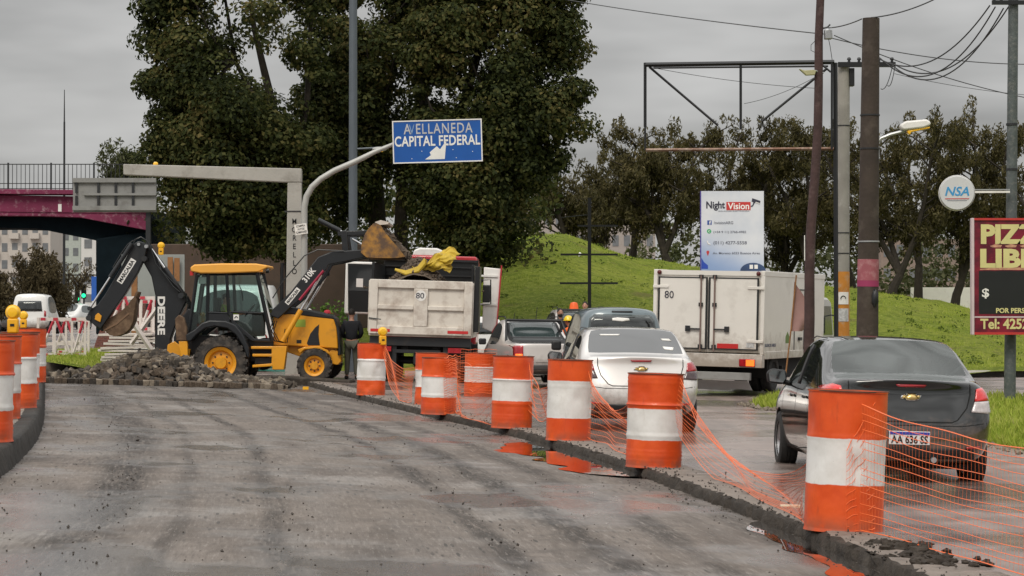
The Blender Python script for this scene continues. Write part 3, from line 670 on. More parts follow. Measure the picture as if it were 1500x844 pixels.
# ------------------------------------------------------------------ poles at the right
m_wpole = pm('old_wood_pole', (.062, .034, .032), .85, var=.45, scale=5, bump=.6, bscale=18, dirt=(.20, .14, .13), damt=.25, dscale=3)
m_cpole = pm('concrete_pole', (.31, .295, .265), .85, var=.2, scale=3, bump=.3, dirt=(.55, .53, .5), damt=.2, dscale=4)
m_dpole = pm('brown_concrete_pole', (.048, .035, .027), .85, var=.35, scale=3, bump=.6, bscale=14, dirt=(.13, .105, .085), damt=.3, dscale=2.5)
m_opaint = pm('orange_paint', (.55, .22, .03), .7, var=.2, scale=6, dirt=(.45, .38, .28), damt=.35, dscale=7)
m_ppaint = pm('pink_paint', (.32, .09, .11), .7, var=.2, dirt=(.5, .3, .3), damt=.4, dscale=6)
Y_ = 42.0; a, c_ = P(1269, 520, Y_), P(1276, 27, Y_)
pb = empty('utility_pole', (a.x, Y_, -.05), label='thick brown concrete pole with a pink painted band right of the leaning pole', cat='pole')
top = Vector((c_.x - a.x, 0, c_.z + .05)); bot = Vector((0, 0, -.1))
rb, rt = .205, .15
MB().cyl(bot, top, rb, rt, 20).build('shaft', m_dpole, pb)
def on(t_): return bot.lerp(top, t_), lerp(rb, rt, t_)
def atpy(py): return (P(0, py, Y_).z + .05 - bot.z) / (top.z - bot.z)
for py0, py1, mt, e_ in ((380, 411, m_ppaint, .004), (411, 420, pm('magenta_mark', (.3, .03, .10), .7), .005)):
    (p0, r0), (p1, r1) = on(atpy(py1)), on(atpy(py0)); MB().cyl(p0, p1, r0 + e_, r1 + e_, 20, cap=False).build('paint_band', mt, pb)
for py in (355, 219, 170):
    (p0, r0) = on(atpy(py)); MB().cyl(p0, p0 + Vector((0, 0, .025)), r0 + .012, r0 + .012, 20).build('wire_band', M_steel if py > 300 else M_darksteel, pb)
q = P(1281, 437, Y_); MB().ball((q.x - a.x - .02, -.17, q.z + .05), (.07, .06, .14), 10, 8, .2).build('burnt_knot', M_black, pb)
# street lamp fixed to that pole
Y2 = 42.0; sl = empty('street_lamp', (P(1285, 216, Y2).x, Y2, P(0, 216, Y2).z), label='white street lamp with a yellow lens on an arm from the thick brown pole', cat='street lamp')
v = lambda px, py: Vector((P(px, py, Y2).x, 0, P(px, py, Y2).z)) - Vector((sl.location.x, 0, sl.location.z))
MB().tube([v(1284, 226), v(1284, 212), v(1290, 203), v(1305, 197), v(1325, 192)], .03, 8).build('arm', M_steel, sl)
MB().bb(-.05, .03, -.06, .06, -.2, .02).build('clamp', M_steel, sl)
MB().prism([(v(x, y).x, v(x, y).z) for x, y in ((1318, 183), (1326, 178), (1356, 175.5), (1362, 179), (1362, 184), (1352, 188), (1322, 191.5), (1318, 188))], -.11, .11).build('housing', M_white, sl, bevel=.03)
MB().prism([(v(x, y).x, v(x, y).z) for x, y in ((1328, 192), (1361, 186), (1361, 188.5), (1334, 194), (1332, 198), (1329, 196))], -.08, .08).build('lens', m_lamp, sl, bevel=.01)

Y_ = 48.0; a, c_ = P(1234, 560, Y_), P(1236, 92, Y_)
pc = empty('utility_pole', (a.x, Y_, -.1), label='slim grey concrete pole with orange paint and stickers on its lower half', cat='pole')
bot = Vector((0, 0, -.1)); top = Vector((c_.x - a.x, 0, c_.z + .1)); rb, rt = .135, .12
MB().cyl(bot, top, rb, rt, 18).build('shaft', m_cpole, pc)
(p0, r0), (p1, r1) = on(.0), on((P(0, 398, Y_).z + .1 - bot.z) / (top.z - bot.z)); MB().cyl(p0, p1, r0 + .004, r1 + .004, 18, cap=False).build('orange_paint', m_opaint, pc)
for k, (py0, py1, mt) in enumerate(((428, 446, M_white), (452, 471, pm('sticker_grey', (.5, .5, .5), .6, var=.5, scale=20)))):
    z0_, z1_ = P(0, py1, Y_).z + .1, P(0, py0, Y_).z + .1
    vs = []
    for q in range(7):
        an = R(225 + q * 15); vs += [(cos(an) * .142 + .01, sin(an) * .142, z0_), (cos(an) * .142 + .01, sin(an) * .142, z1_)]
    g = MB().add(vs, [(2 * q, 2 * q + 2, 2 * q + 3, 2 * q + 1) for q in range(6)]); o = g.build('sticker', mt, pc)
g = MB(); g.tube([(cos(x) * .05, -.145, (P(0, 438, Y_).z + .1) + sin(x) * .06) for x in [pi * k / 10 for k in range(11)]], .009, 5); g.build('sticker_mark', M_black, pc)
for py in (185, 342, 372): (p0, r0) = on((P(0, py, Y_).z + .1 - bot.z) / (top.z - bot.z)); MB().cyl(p0, p0 + Vector((0, 0, .02)), r0 + .01, r0 + .01, 18).build('strap', M_darksteel, pc)
z = P(0, 96, Y_).z + .1; MB().bb(-.1, 1.05, -.2, -.125, z - .05, z + .05).build('crossarm', M_black, pc)
for xx in (.12, .32, .72, .98): MB().lathe([(.0, 0), (.035, .01), (.02, .03), (.045, .05), (.03, .09), (.0, .1)], 10, Matrix.Translation((xx, -.165, z + .05))).build('insulator', M_darksteel, pc)
MB().bb(.14, .24, -.1, .1, z - .42, z - .06).build('fuse_box', M_black, pc, bevel=.01)

Y_ = 45.0; a, c_ = P(1179, 560, Y_), P(1204, -12, Y_)
pw = empty('utility_pole', (a.x, Y_, -.15), label='leaning reddish brown wooden pole beside the white box truck', cat='pole')
bot = Vector((0, 0, -.1)); top = Vector((c_.x - a.x, 0, c_.z + .15)); rb, rt = .105, .075
pts = [bot.lerp(top, q / 9) + Vector((.03 * sin(q * 1.3), 0, 0)) for q in range(10)]
MB().tube(pts, [lerp(rb, rt, q / 9) for q in range(10)], 12).build('shaft', m_wpole, pw)
vv = lambda px, py: Vector((P(px, py, Y_).x - a.x, 0, P(px, py, Y_).z + .15))
q = vv(1212, 51); MB().bb(q.x - .06, q.x + .08, -.12, .06, q.z - .09, q.z + .09).build('junction_box', M_steel, pw, bevel=.015)
MB().tube([vv(1204, 42), vv(1212, 40), vv(1216, 36)], .018).build('bracket', M_darksteel, pw)
MB().tube([vv(1194, 60) + Vector((0, -.1, 0)), vv(1188, 66), vv(1188, 74), vv(1196, 78)], .006, 5).build('loose_wire', M_black, pw)
MB().tube([vv(1212, 55) + Vector((0, -.1, 0)), vv(1216, 68), vv(1219, 88)], .006, 5).build('loose_wire', M_black, pw)
q = vv(1186, 106); sl2 = [(-.19, .03), (-.21, .05), (-.12, .02), (.05, .03), (.1, .02), (.08, -.06), (-.08, -.07)]
MB().prism([(q.x + x, q.z + z_) for x, z_ in sl2], -.17, -.03).build('lamp_head', pm('old_lamp_lens', (.42, .40, .22), .3, coat=.5), pw, bevel=.02)
MB().tube([vv(1190, 104) + Vector((0, -.1, 0)), vv(1206, 107)], .02).build('lamp_arm', M_steel, pw)
q0, q1 = vv(1181, 345), vv(1181, 382); MB().bb(q0.x - .05, q0.x - .035, -.1, -.085, q1.z, q0.z).build('white_strip', M_white, pw)

Y_ = 44.0; a, c_ = P(1479, 596, Y_), P(1484.5, -14, Y_)
pr_ = empty('utility_pole', (a.x, Y_, -.12), label='grey green steel pole carrying the pizza sign at the right edge', cat='pole')
m_gpole = pm('grey_green_pole', (.085, .10, .10), .6, .1, var=.25, scale=7, bump=.3, dirt=(.22, .22, .2), damt=.4, dscale=12)
bot = Vector((0, 0, -.05)); top = Vector((c_.x - a.x, 0, c_.z + .12)); MB().cyl(bot, top, .108, .09, 18).build('shaft', m_gpole, pr_)
z = P(0, 5, Y_).z + .12; MB().bb(top.x - .42, top.x + .6, -.15, -.09, z - .04, z + .04).build('crossarm', M_black, pr_)
for xx in (-.38, -.25, .2, .5): MB().cyl((top.x + xx, -.12, z + .04), (top.x + xx, -.12, z + .13), .03, .02, 8).build('insulator', M_darksteel, pr_)
for py in (184, 250): MB().cyl((top.x * .6, 0, P(0, py, Y_).z + .12), (top.x * .6, 0, P(0, py, Y_).z + .16), .108, .108, 18).build('clamp_ring', M_darksteel, pr_)

# billboard frame
Y_ = 47.0; m_rust = pm('rusty_rail', (.19, .10, .065), .8, var=.4, scale=6, dirt=(.48, .38, .31), damt=.6, dscale=5)
a = P(1223, 560, Y_); bf = empty('billboard_frame', (a.x, Y_, -.1), label='empty rectangular steel billboard frame with diagonal braces above the hill', cat='frame')
vf = lambda px, py, dy=0: Vector((P(px, py, Y_).x - a.x, dy, P(px, py, Y_).z + .1))
def bar(nm, p, q, r, mt=M_black): MB().tube([p, q], r, 4).build(nm, mt, bf, smooth=False)
bar('post', Vector((0.03, 0, -.1)), vf(1223.5, 92), .045)
bar('post', vf(945, 92), vf(945, 186), .03); bar('frame_side', vf(945, 186), vf(945, 220), .02)
bar('top_rail', vf(944, 95), vf(1222, 91), .045); bar('top_rail', vf(958, 98, .2), vf(1215, 95.5, .2), .02)
bar('bottom_rail', vf(946, 220, -.02), vf(1221, 218, -.02), .032, m_rust)
bar('brace', vf(951, 98), vf(1052, 184), .024); bar('brace', vf(1212, 100, .06), vf(1116, 178, .06), .024)
bar('stud', vf(1085, 95), vf(1085, 190), .026); bar('stud', vf(1218, 92, -.05), vf(1218, 219, -.05), .022)
bar('brace', vf(1218, 105, .1), vf(1205, 94, .1), .02)

# NightVision board
Y_ = 56.0; c1, c3 = P(1027, 280, Y_), P(1119, 394, Y_); W_ = c3.x - c1.x; H_ = c1.z - c3.z + .35
nb = empty('advertising_board', ((c1.x + c3.x) / 2, Y_, c3.z - .35), label='white and blue advertising board with phone numbers behind the white box truck', cat='billboard')
m_ad, t, b = nodes('ad_face'); T = NT(t); ob = T.n('TexCoord').outputs['Object']; sx_ = T.n('SeparateXYZ'); T.L(ob, sx_.inputs[0])
f = T.rng(T.math('ADD', T.math('SUBTRACT', H_ * .52, sx_.outputs[2]), T.math('MULTIPLY', sx_.outputs[0], -.45)), .0, 1.0)
n_ = T.noise(ob, 1.2, 3); c = T.mix(T.rng(n_, .3, .7), (.56, .60, .66), (.68, .70, .73)); c = T.mix(T.math('MULTIPLY', f, .75), c, (.16, .30, .58)); T.L(c, b.inputs['Base Color']); b.inputs['Roughness'].default_value = .35
MB().bb(-W_ / 2, W_ / 2, 0, .05, 0, H_).build('face', m_ad, nb)
MB().bb(-W_ / 2 - .02, -W_ / 2, -.01, .06, -.02, H_).build('edge', pm('edge_blue', (.08, .06, .3), .5), nb)
for s_ in (-1, 1): MB().bb(s_ * .5 - .05, s_ * .5 + .05, .06, .16, -nb.location.z - .1 + .2, H_ - .1).build('post', M_darksteel, nb)
def AX(px): return (px - 1073) / 92 * W_
def AZ(py): return (c1.z - nb.location.z) - (py - 280) / 3500 * Y_
def put(nm, s_, px0, px1, py, hh, mt, bold=.0, par=nb, AXf=AX, AZf=AZ, y=-.004):
    o = txt(nm, s_, .2, mt, par, ((AXf(px0) + AXf(px1)) / 2, y, AZf(py)), bold=bold, ext=.001); fit(o, AXf(px1) - AXf(px0), hh); return o
m_ink = pm('dark_ink', (.03, .03, .05), .5); m_ink2 = pm('grey_ink', (.12, .13, .17), .5); m_redp = pm('red_print', (.5, .035, .03), .5)
put('lettering', 'Night', 1034.5, 1062, 302, .22, m_ink, .03)
MB().bb(AX(1064), AX(1099.5), -.006, -.001, AZ(308), AZ(296)).build('red_box', m_redp, nb)
put('lettering', 'Vision', 1066, 1097.5, 302, .155, M_white, .02, y=-.008)
put('fine_print', 'SEGURIDAD ELECTRONICA', 1052, 1098, 309.5, .022, m_ink2)
# camera drawing
g = MB(); g.prism([(AX(x), AZ(y)) for x, y in ((1102, 290.5), (1114, 294.5), (1113, 299.5), (1101, 295.5))], -.006, -.001); g.prism([(AX(x), AZ(y)) for x, y in ((1104, 296), (1106, 297), (1103, 302.5), (1100, 303.5), (1100, 301.5), (1102, 301))], -.006, -.001); g.build('camera_picture', m_ink, nb)
g = MB(); g.prism([(AX(x), AZ(y)) for x, y in ((1107, 295.8), (1113, 297.8), (1112.8, 298.8), (1106.6, 297))], -.009, -.006); g.build('camera_highlight', M_white, nb)
MB().bb(AX(1036), AX(1042.5), -.004, -.001, AZ(329.5), AZ(323)).build('blue_icon', pm('icon_blue', (.03, .08, .3), .5), nb); put('icon_letter', 'f', 1038.6, 1041.6, 326.5, .09, M_white, .02, y=-.007)
put('lettering', '/nvisionARG', 1045.5, 1074, 326.5, .07, m_ink2, .01)
g = MB().cyl((AX(1038.7), -.004, AZ(339)), (AX(1038.7), -.001, AZ(339)), .052, .052, 16); g.build('green_icon', pm('icon_green', (.02, .35, .12), .5), nb); put('icon_letter', 'C', 1037.2, 1040.4, 339, .05, M_white, .02, y=-.008)
put('lettering', '(+54 9 11) 2766-4982', 1045, 1093, 340.5, .07, m_ink2, .01)
g = MB(); g.tube([(AX(1036), -.003, AZ(353)), (AX(1037), -.003, AZ(357)), (AX(1040.5), -.003, AZ(358.5))], .014, 5); g.build('phone_icon', M_white, nb)
put('lettering', '(011) 4277-5558', 1045, 1094, 356.5, .10, m_ink2, .015)
g = MB().prism([(AX(1036.8) + .035 * cos(k), AZ(369.5) + .035 * sin(k)) for k in [pi * q / 8 for q in range(9)]] + [(AX(1036.8), AZ(375.5))], -.004, -.001); g.build('pin_icon', m_redp, nb)
put('lettering', 'Av. Moreno 6033 Buenos Aires', 1044, 1113, 371, .055, m_ink2, .008)
g = MB(); q = [(AX(1103) + .30 * cos(k), AZ(397) + .19 * sin(k)) for k in [pi * q / 12 for q in range(13)]]; g.prism(q, -.004, -.001); g.build('dark_dome_print', pm('dome_print', (.03, .06, .14), .5, var=.5, scale=6), nb)
for x0, x1 in ((1098, 1103), (1105, 1110)): MB().bb(AX(x0), AX(x1), -.007, -.0045, AZ(394), AZ(388)).build('print_mark', M_white, nb)
g = MB().prism([(AX(1027.5), AZ(394)), (AX(1037), AZ(394)), (AX(1037), AZ(389)), (AX(1031), AZ(384)), (AX(1027.5), AZ(378))], -.0035, -.001); g.build('blue_print', pm('deep_blue_print', (.02, .07, .42), .5), nb)

# round NSA sign
Y_ = 43.9; p = P(1401.5, 283, Y_); rs = .315
ns = empty('round_sign', (p.x, Y_, p.z), (0, 0, R(-6)), label='round white sign with blue letters on a bracket at the right pole', cat='sign')
Mx = Matrix.Rotation(pi / 2, 4, 'X'); MB().lathe([(.0, -.085), (rs * .96, -.085), (rs, -.07), (rs, .07), (rs * .96, .085), (0, .085)], 40, Mx).build('disc', pm('sign_plastic', (.62, .63, .64), .3, var=.05, coat=.3), ns)
MB().lathe([(rs + .006, -.06), (rs + .014, -.05), (rs + .014, .05), (rs + .006, .06)], 40, Mx, close=True).build('edge_ring', M_white, ns)
o = txt('lettering', 'NSA', .26, pm('sky_blue_print', (.05, .30, .60), .4), ns, (0, -.088, .03), bold=.02, shear=.25); fit(o, .44, .17)
MB().bb(-.22, .22, -.09, -.086, -.115, -.10).build('red_line', m_redp, ns); MB().bb(-.18, .18, -.09, -.086, -.145, -.137).build('grey_line', m_ink2, ns)
MB().bb(.32, .96, -.02, .02, .0, .035).build('bracket', M_white, ns)
MB().bb(.32, .96, -.015, .015, .05, .07).build('bracket', M_steel, ns)

# pizza sign
Y_ = 43.6; p = P(1427, 488, Y_); s_ = Y_ / FPX; W_ = 150 * s_; H_ = 166 * s_
pzs = empty('pizza_sign', (p.x, Y_, p.z), label='dark red pizza sign with yellow lettering cut by the right edge', cat='sign')
m_mar, t, b = nodes('maroon_print'); T = NT(t); ob = T.n('TexCoord').outputs['Object']; v_ = T.n('TexVoronoi'); v_.inputs['Scale'].default_value = 14; T.L(ob, v_.inputs[0])
c = T.mix(T.rng(T.noise(ob, 3, 4), .4, .6), (.10, .006, .02), (.22, .01, .03)); T.L(T.mix(T.rng(v_.outputs['Distance'], .10, .05), c, (.4, .04, .05)), b.inputs['Base Color']); b.inputs['Roughness'].default_value = .35
MB().bb(0, W_, 0, .1, 0, H_).build('panel', m_mar, pzs)
g = MB(); g.bb(-.05, 0, -.03, .12, -.03, H_ + .03); g.build('side_frame', pm('pink_white_frame', (.62, .5, .52), .5), pzs, bevel=.006)
MB().bb(0, W_, -.03, -.002, H_ - .01, H_ + .03).build('top_frame', m_redp, pzs); MB().bb(0, W_, -.03, -.002, -.03, .015).build('bottom_frame', m_redp, pzs)
m_py = pm('pale_yellow_print', (.66, .60, .26), .5, var=.1)
ZX = lambda px: (px - 1427) * s_; ZZ = lambda py: (488 - py) * s_
pk = dict(par=pzs, AXf=ZX, AZf=ZZ)
for nm, tx, a_, b_, zc, hh in (('lettering', 'PIZZA', 1437, 1550, 343, 29), ('lettering', 'LIBRE', 1436, 1546, 378.5, 28)):
    put(nm, tx, a_, b_, zc, hh * s_, m_py, .05, y=-.006, **pk)
MB().bb(ZX(1434), W_ - .05, -.004, -.001, ZZ(460), ZZ(397)).build('black_panel', M_black, pzs)
g = MB(); g.prism([(ZX(x), ZZ(y)) for x, y in ((1436, 395.5), (1560, 395.5), (1560, 391.5), (1520, 393), (1470, 391), (1436, 394))], -.004, -.001)
for k in range(5): g.prism([(ZX(1450 + k * 22 + dx_), ZZ(360.5 + dy_)) for dx_, dy_ in ((0, 0), (9, -3), (18, -1), (16, 2), (4, 2))], -.004, -.001)
g.build('pizza_picture', pm('pizza_print', (.55, .28, .18), .5, var=.5, scale=14), pzs)
put('lettering', '$', 1438.5, 1449, 430, 15 * s_, M_white, .02, y=-.008, **pk)
put('lettering', 'POR PERSONA', 1459, 1524, 455, 7.5 * s_, m_py, .03, y=-.008, **pk)
MB().bb(0, W_, -.004, -.001, ZZ(465.5), ZZ(463.5)).build('divider', pm('pink_white_frame', (.6, .5, .5)), pzs)
put('lettering', 'Tel: 4252-2525', 1436, 1549, 474.5, 15.5 * s_, m_py, .03, y=-.006, **pk)
MB().bb(.6, .66, .105, .2, .3, H_ - .3).build('bracket', M_darksteel, pzs)

# overhead wires
def wire(label, a, b, Ya, Yb, sag=.4, r=.012):
    p, q = P(a[0], a[1], Ya), P(b[0], b[1], Yb); pts = [p.lerp(q, t) - Vector((0, 0, sag * 4 * t * (1 - t))) for t in [k / 24 for k in range(25)]]
    tag(MB().tube([x - p for x in pts], r, 5).build('overhead_wire', M_black), label, 'wire', 'overhead wires at the right').location = p
wire('long thin wire coming from the upper left to the leaning wooden pole', (820, -2), (1206, 50), 60, 45, .05, .011)
wire('wire from the leaning pole over the thick pole to the top edge', (1214, 41), (1262, 28), 45, 42, .03)
wire('steep wire from the thick pole top to the upper edge of the view', (1276, 26), (1390, -12), 42, 40, .08)
wire('thin wire from the junction box rightwards behind the thick pole', (1218, 56), (1540, 94), 45, 50, .15, .010)
wire('thin wire descending right from the leaning pole towards the right edge', (1222, 52), (1540, 150), 45, 50, .15, .010)
for k, (a, b, sg) in enumerate((((1284, 84), (1450, 8), .55), ((1290, 86), (1458, 10), .75), ((1303, 92), (1470, 12), .75), ((1310, 94), (1478, 9), .6))):
    wire(('uppermost', 'second from the top', 'third from the top', 'lowest')[k] + ' of the four sagging wires running to the right pole crossarm', a, b, 47, 44, sg, .014)
for k, (a, b) in enumerate((((945, 97), (1205, 130)), ((1090, 152), (1196, 112)), ((1310, 108), (1540, 142)))):
    wire(('faint wire crossing inside the billboard frame', 'short faint wire rising to the leaning wooden pole', 'faint wire low at the right running towards the right edge')[k], a, b, 70, 70, .1, .008)
for k, (a, b) in enumerate((((1307, 98), (1290, 130)), ((1311, 96), (1300, 125)))):
    wire(('left', 'right')[k] + ' loose cable end hanging under the crossarm beside the thick pole', a, b, 47, 47, .15, .008)
# ------------------------------------------------------------------ trees
m_bark = pm('bark', (.030, .024, .018), .95, var=.4, scale=4, bump=.7, bscale=12, dirt=(.08, .065, .05), damt=.3)
m_leaf1 = leafmat('poplar_leaves', [(.008, .013, .004), (.026, .036, .010), (.052, .066, .018), (.115, .115, .036), (.20, .155, .055)], .42, .7)
m_leaf2 = leafmat('casuarina_leaves', [(.025, .024, .010), (.065, .058, .022), (.12, .105, .042), (.19, .15, .07)], .35, .6)
m_leaf3 = leafmat('olive_leaves', [(.04, .05, .02), (.08, .09, .035), (.13, .13, .06)], .25, .6)
def inpoly(x, y, P_):
    c = False; n = len(P_); j = n - 1
    for i in range(n):
        xi, yi = P_[i]; xj, yj = P_[j]
        if (yi > y) != (yj > y) and x < (xj - xi) * (y - yi) / (yj - yi) + xi: c = not c
        j = i
    return c
def dedge(x, y, P_):
    best = 1e9
    for i in range(len(P_)):
        ax, ay = P_[i]; bx, by = P_[(i + 1) % len(P_)]; t = max(0, min(1, ((x - ax) * (bx - ax) + (y - ay) * (by - ay)) / ((bx - ax) ** 2 + (by - ay) ** 2 + 1e-9)))
        best = min(best, math.hypot(x - ax - t * (bx - ax), y - ay - t * (by - ay)))
    return best
def big_tree(name, label, outline, Y0, trunks, nclump, seed, holes=(), leaf=.25, per=62, mat=None, depthk=.75, crad=(.5, 1.2)):
    """outline of the crown's near-silhouette; the crown is a solid body as deep as it is wide"""
    r = random.Random(seed); s = Y0 / FPX
    base = P(trunks[0][0][0], trunks[0][0][1], Y0); root = empty(name, (base.x, Y0, 0), label=label, cat='tree'); O = root.location
    xs = [p[0] for p in outline]; ys = [p[1] for p in outline]; C = []; Dn = []; ctr = []
    while len(ctr) < nclump:
        x = r.uniform(min(xs), max(xs)); y = r.uniform(min(ys), max(ys))
        if not inpoly(x, y, outline): continue
        d = dedge(x, y, outline) * s
        if any((x - hx) ** 2 / (hr * 1.2) ** 2 + (y - hy) ** 2 / (hv * 1.2) ** 2 < 1 and r.random() < pr for hx, hy, hr, hv, pr in holes): continue
        
        if d < 1.1 and sin(x * .11 + seed) + sin(y * .13 + seed * 2) + r.uniform(-.8, .8) > .9: continue
        dep = min(d * depthk + .3, 5.0); q = P(x, y, Y0); ctr.append(Vector((q.x, Y0 + r.uniform(-dep, dep), q.z + 0)))
    for c in ctr:
        rad = r.uniform(*crad) * (.75 if dedge(*[(c.x / s + 750), (HOR - (c.z - CAMH) / s)], outline) * s < 1 else 1); n = int(per * rad * r.uniform(.5, 1.4)); g = rng.normal(size=(n, 3)); g[:, 2] += .25; g /= np.linalg.norm(g, axis=1)[:, None]; Dn.append(g.copy()); g *= rad * rng.uniform(.45, 1.08, (n, 1)) ** .6
        g[:, 2] *= .66; C.append(g + np.array(c - O))
    leaf_mesh('crown', np.concatenate(C), leaf, mat or m_leaf1, root, outw=np.concatenate(Dn))
    mb = MB()
    for tr in trunks:
        pts = [P(a, b_, Y0 + .6) - O for a, b_, rad, *e in tr]; mb.tube(pts, [e[2] for e in tr], 8)
    tips = [P(tr[-1][0], tr[-1][1], Y0) - O for tr in trunks] + [P(tr[len(tr) // 2][0], tr[len(tr) // 2][1], Y0) - O for tr in trunks]
    mb.build('trunk', m_bark, root)
    mb = MB()
    for c in r.sample(ctr, min(90, len(ctr))):
        cc = c - O; t = min(tips, key=lambda q: (q - cc).length + max(0, q.z - cc.z) * 2); mid = (t + cc) / 2 + Vector((r.uniform(-.3, .3), r.uniform(-.3, .3), r.uniform(-.5, -.1)))
        mb.tube([t, mid, cc], [.07, .045, .02], 5, cap=False)
    mb.build('branches', m_bark, root)['kind'] = 'stuff'; return root

left_o = [(222, -40), (220, 30), (208, 55), (230, 72), (212, 108), (226, 122), (200, 152), (216, 180), (232, 200), (220, 232), (242, 250), (240, 295), (262, 325), (300, 362), (370, 380), (432, 378), (455, 330), (470, 200), (470, -40)]
big_tree('poplar_tree', 'left one of the three big dark poplars, its crown hanging over the gantry beam', left_o, 78,
         [[(430, 480, .26), (425, 330, .22), (405, 180, .16), (372, 40, .09), (362, -40, .05)], [(425, 330, .16), (400, 200, .11), (345, 90, .07), (325, -30, .04)], [(420, 300, .16), (450, 150, .1), (458, -40, .05)]],
         385, 1, holes=[(385, 50, 50, 75, .90), (318, 20, 40, 40, .8), (415, 130, 36, 45, .8), (335, 105, 40, 26, .75), (262, 55, 30, 18, .7), (300, 150, 26, 14, .6)], leaf=.165, per=370)
cen_o = [(440, -40), (440, 120), (430, 250), (450, 330), (490, 345), (545, 335), (610, 345), (640, 300), (650, 120), (660, -40)]
big_tree('poplar_tree', 'middle one of the three big dark poplars, behind the tall grey pole', cen_o, 82,
         [[(556, 480, .34), (553, 330, .31), (548, 240, .25), (560, 150, .18), (590, 60, .1), (600, -40, .06)], [(553, 290, .2), (520, 180, .13), (500, 60, .08), (490, -40, .05)], [(590, 480, .27), (587, 330, .23), (590, 260, .2), (600, 190, .15), (640, 90, .1), (660, -30, .05)]],
         265, 2, holes=[(590, 130, 40, 60, .8), (628, 90, 30, 50, .8), (545, 20, 30, 25, .7), (568, 300, 34, 46, .92), (480, 60, 22, 20, .7)], leaf=.165, per=370)
rig_o = [(620, -40), (600, 60), (615, 200), (600, 290), (640, 330), (660, 385), (695, 400), (728, 400), (748, 385), (752, 345), (775, 318), (768, 290), (795, 272), (812, 240), (850, 212), (864, 185), (840, 160), (858, 138), (826, 112), (854, 84), (832, 50), (846, 10), (828, -40)]
big_tree('poplar_tree', 'right one of the three big dark poplars, behind the blue direction sign', rig_o, 80,
         [[(640, 480, .3), (648, 330, .27), (665, 200, .2), (700, 80, .13), (715, -40, .06)], [(650, 300, .18), (620, 160, .13), (612, 40, .08), (600, -40, .05)], [(655, 260, .17), (730, 150, .12), (790, 40, .06)]],
         480, 3, holes=[(680, 120, 40, 60, .8), (740, 60, 30, 30, .75), (800, 110, 24, 22, .7), (820, 215, 20, 16, .7), (770, 300, 20, 20, .7), (700, 20, 26, 20, .7)], leaf=.165, per=370)

def airy_tree(label, px, pyb, pytop, Y0, spread, seed, zb=None, mat=None, name='casuarina_tree', lean=0, nb=15, low=.30, per=260, leaf=.235):
    r = random.Random(seed); s = Y0 / FPX; b_ = P(px, pyb, Y0); H = P(px, pytop, Y0).z - b_.z; root = empty(name, (b_.x, Y0, b_.z - .3), label=label, cat='tree', group='trees behind the grass hill'); W = spread * s
    mb = MB(); C = []; Dn = []; nf = r.choice((2, 3)); forks = []
    f0 = Vector((lean * .15, 0, H * r.uniform(.16, .26))); k0 = r.uniform(-.5, .5); f0 = Vector((lean * .15 + k0, 0, H * r.uniform(.10, .24))); mb.tube([(0, 0, 0), (k0 * .3, 0, f0.z * .5), tuple(f0)], [.26, .22, .2], 8)
    for k in range(nf):
        an = r.uniform(-.35, .35) + (k - (nf - 1) / 2) * .42; top = Vector((sin(an) * H * .55 + lean, r.uniform(-1.5, 1.5), H * r.uniform(.78, .95))); mid = f0.lerp(top, .5) + Vector((r.uniform(-.4, .4), r.uniform(-.5, .5), 0))
        p = [f0, f0.lerp(mid, .5) + Vector((.15, 0, 0)), mid, mid.lerp(top, .5) + Vector((-.15, 0, 0)), top]; mb.tube(p, [.17, .14, .11, .08, .03], 7); forks.append(p)
    nb_ = MB()
    for k in range(nb * nf):
        fk = r.choice(forks); t = r.uniform(.5, 3.99); i = int(t); p0 = fk[i].lerp(fk[i + 1], t - i); an = r.uniform(0, 2 * pi)
        rad = W * r.uniform(.25, .62) * (1 - .35 * max(0, t / 4 - .5)); e = p0 + Vector((cos(an) * rad, sin(an) * rad * .8, r.uniform(.2, .55) * rad + .3)); 
        if e.z < H * low: e.z = H * low + r.random()
        nb_.tube([p0, p0.lerp(e, .5) + Vector((0, 0, .15)), e], [.055, .035, .012], 4, cap=False)
        for q in range(6):
            c = p0.lerp(e, r.uniform(.35, 1.15)) + Vector((r.gauss(0, .2), r.gauss(0, .2), r.gauss(-.05, .3))); rr2 = r.uniform(.16, .42); n = int(per / 6 * rr2 * 4.2)
            g = rng.normal(size=(n, 3)); g /= np.linalg.norm(g, axis=1)[:, None]; g *= rr2 * rng.uniform(.2, 1, (n, 1)) ** .5; g[:, 2] *= 1.3; Dn.append(g / rr2); C.append(g + np.array(c))
    mb.build('trunk', m_bark, root); nb_.build('branches', m_bark, root)['kind'] = 'stuff'; leaf_mesh('crown', np.concatenate(C), leaf, mat or m_leaf2, root, up=.1, aspect=.32, vert=1, outw=np.concatenate(Dn)); return root
TREES = [('leftmost low feathery tree beside the big poplars, behind the hill top', 820, 372, 262, 118, 90), ('second feathery tree from the big poplars behind the hill crest', 875, 380, 235, 122, 95),
         ('thin feathery tree just left of the billboard frame post', 925, 385, 196, 126, 105), ('tall feathery tree under the left end of the billboard frame', 985, 400, 184, 120, 120),
         ('feathery tree rising directly behind the phone number board', 1065, 405, 172, 124, 110), ('feathery tree between the phone number board and the leaning pole', 1140, 420, 215, 128, 90),
         ('tall feathery tree directly behind the leaning wooden pole', 1185, 425, 142, 122, 100), ('feathery tree with dark forked trunk behind the thick brown pole', 1305, 425, 152, 116, 130),
         ('feathery tree behind the white street lamp', 1345, 430, 162, 126, 110), ('feathery tree with a leaning forked trunk behind the round sign', 1398, 440, 158, 118, 115),
         ('feathery tree behind the pizza sign at the right edge', 1480, 445, 166, 120, 130), ('feathery tree partly cut by the right edge', 1545, 450, 170, 126, 120),
         ('feathery tree filling the gap between the two middle poles', 1250, 425, 185, 130, 90)]
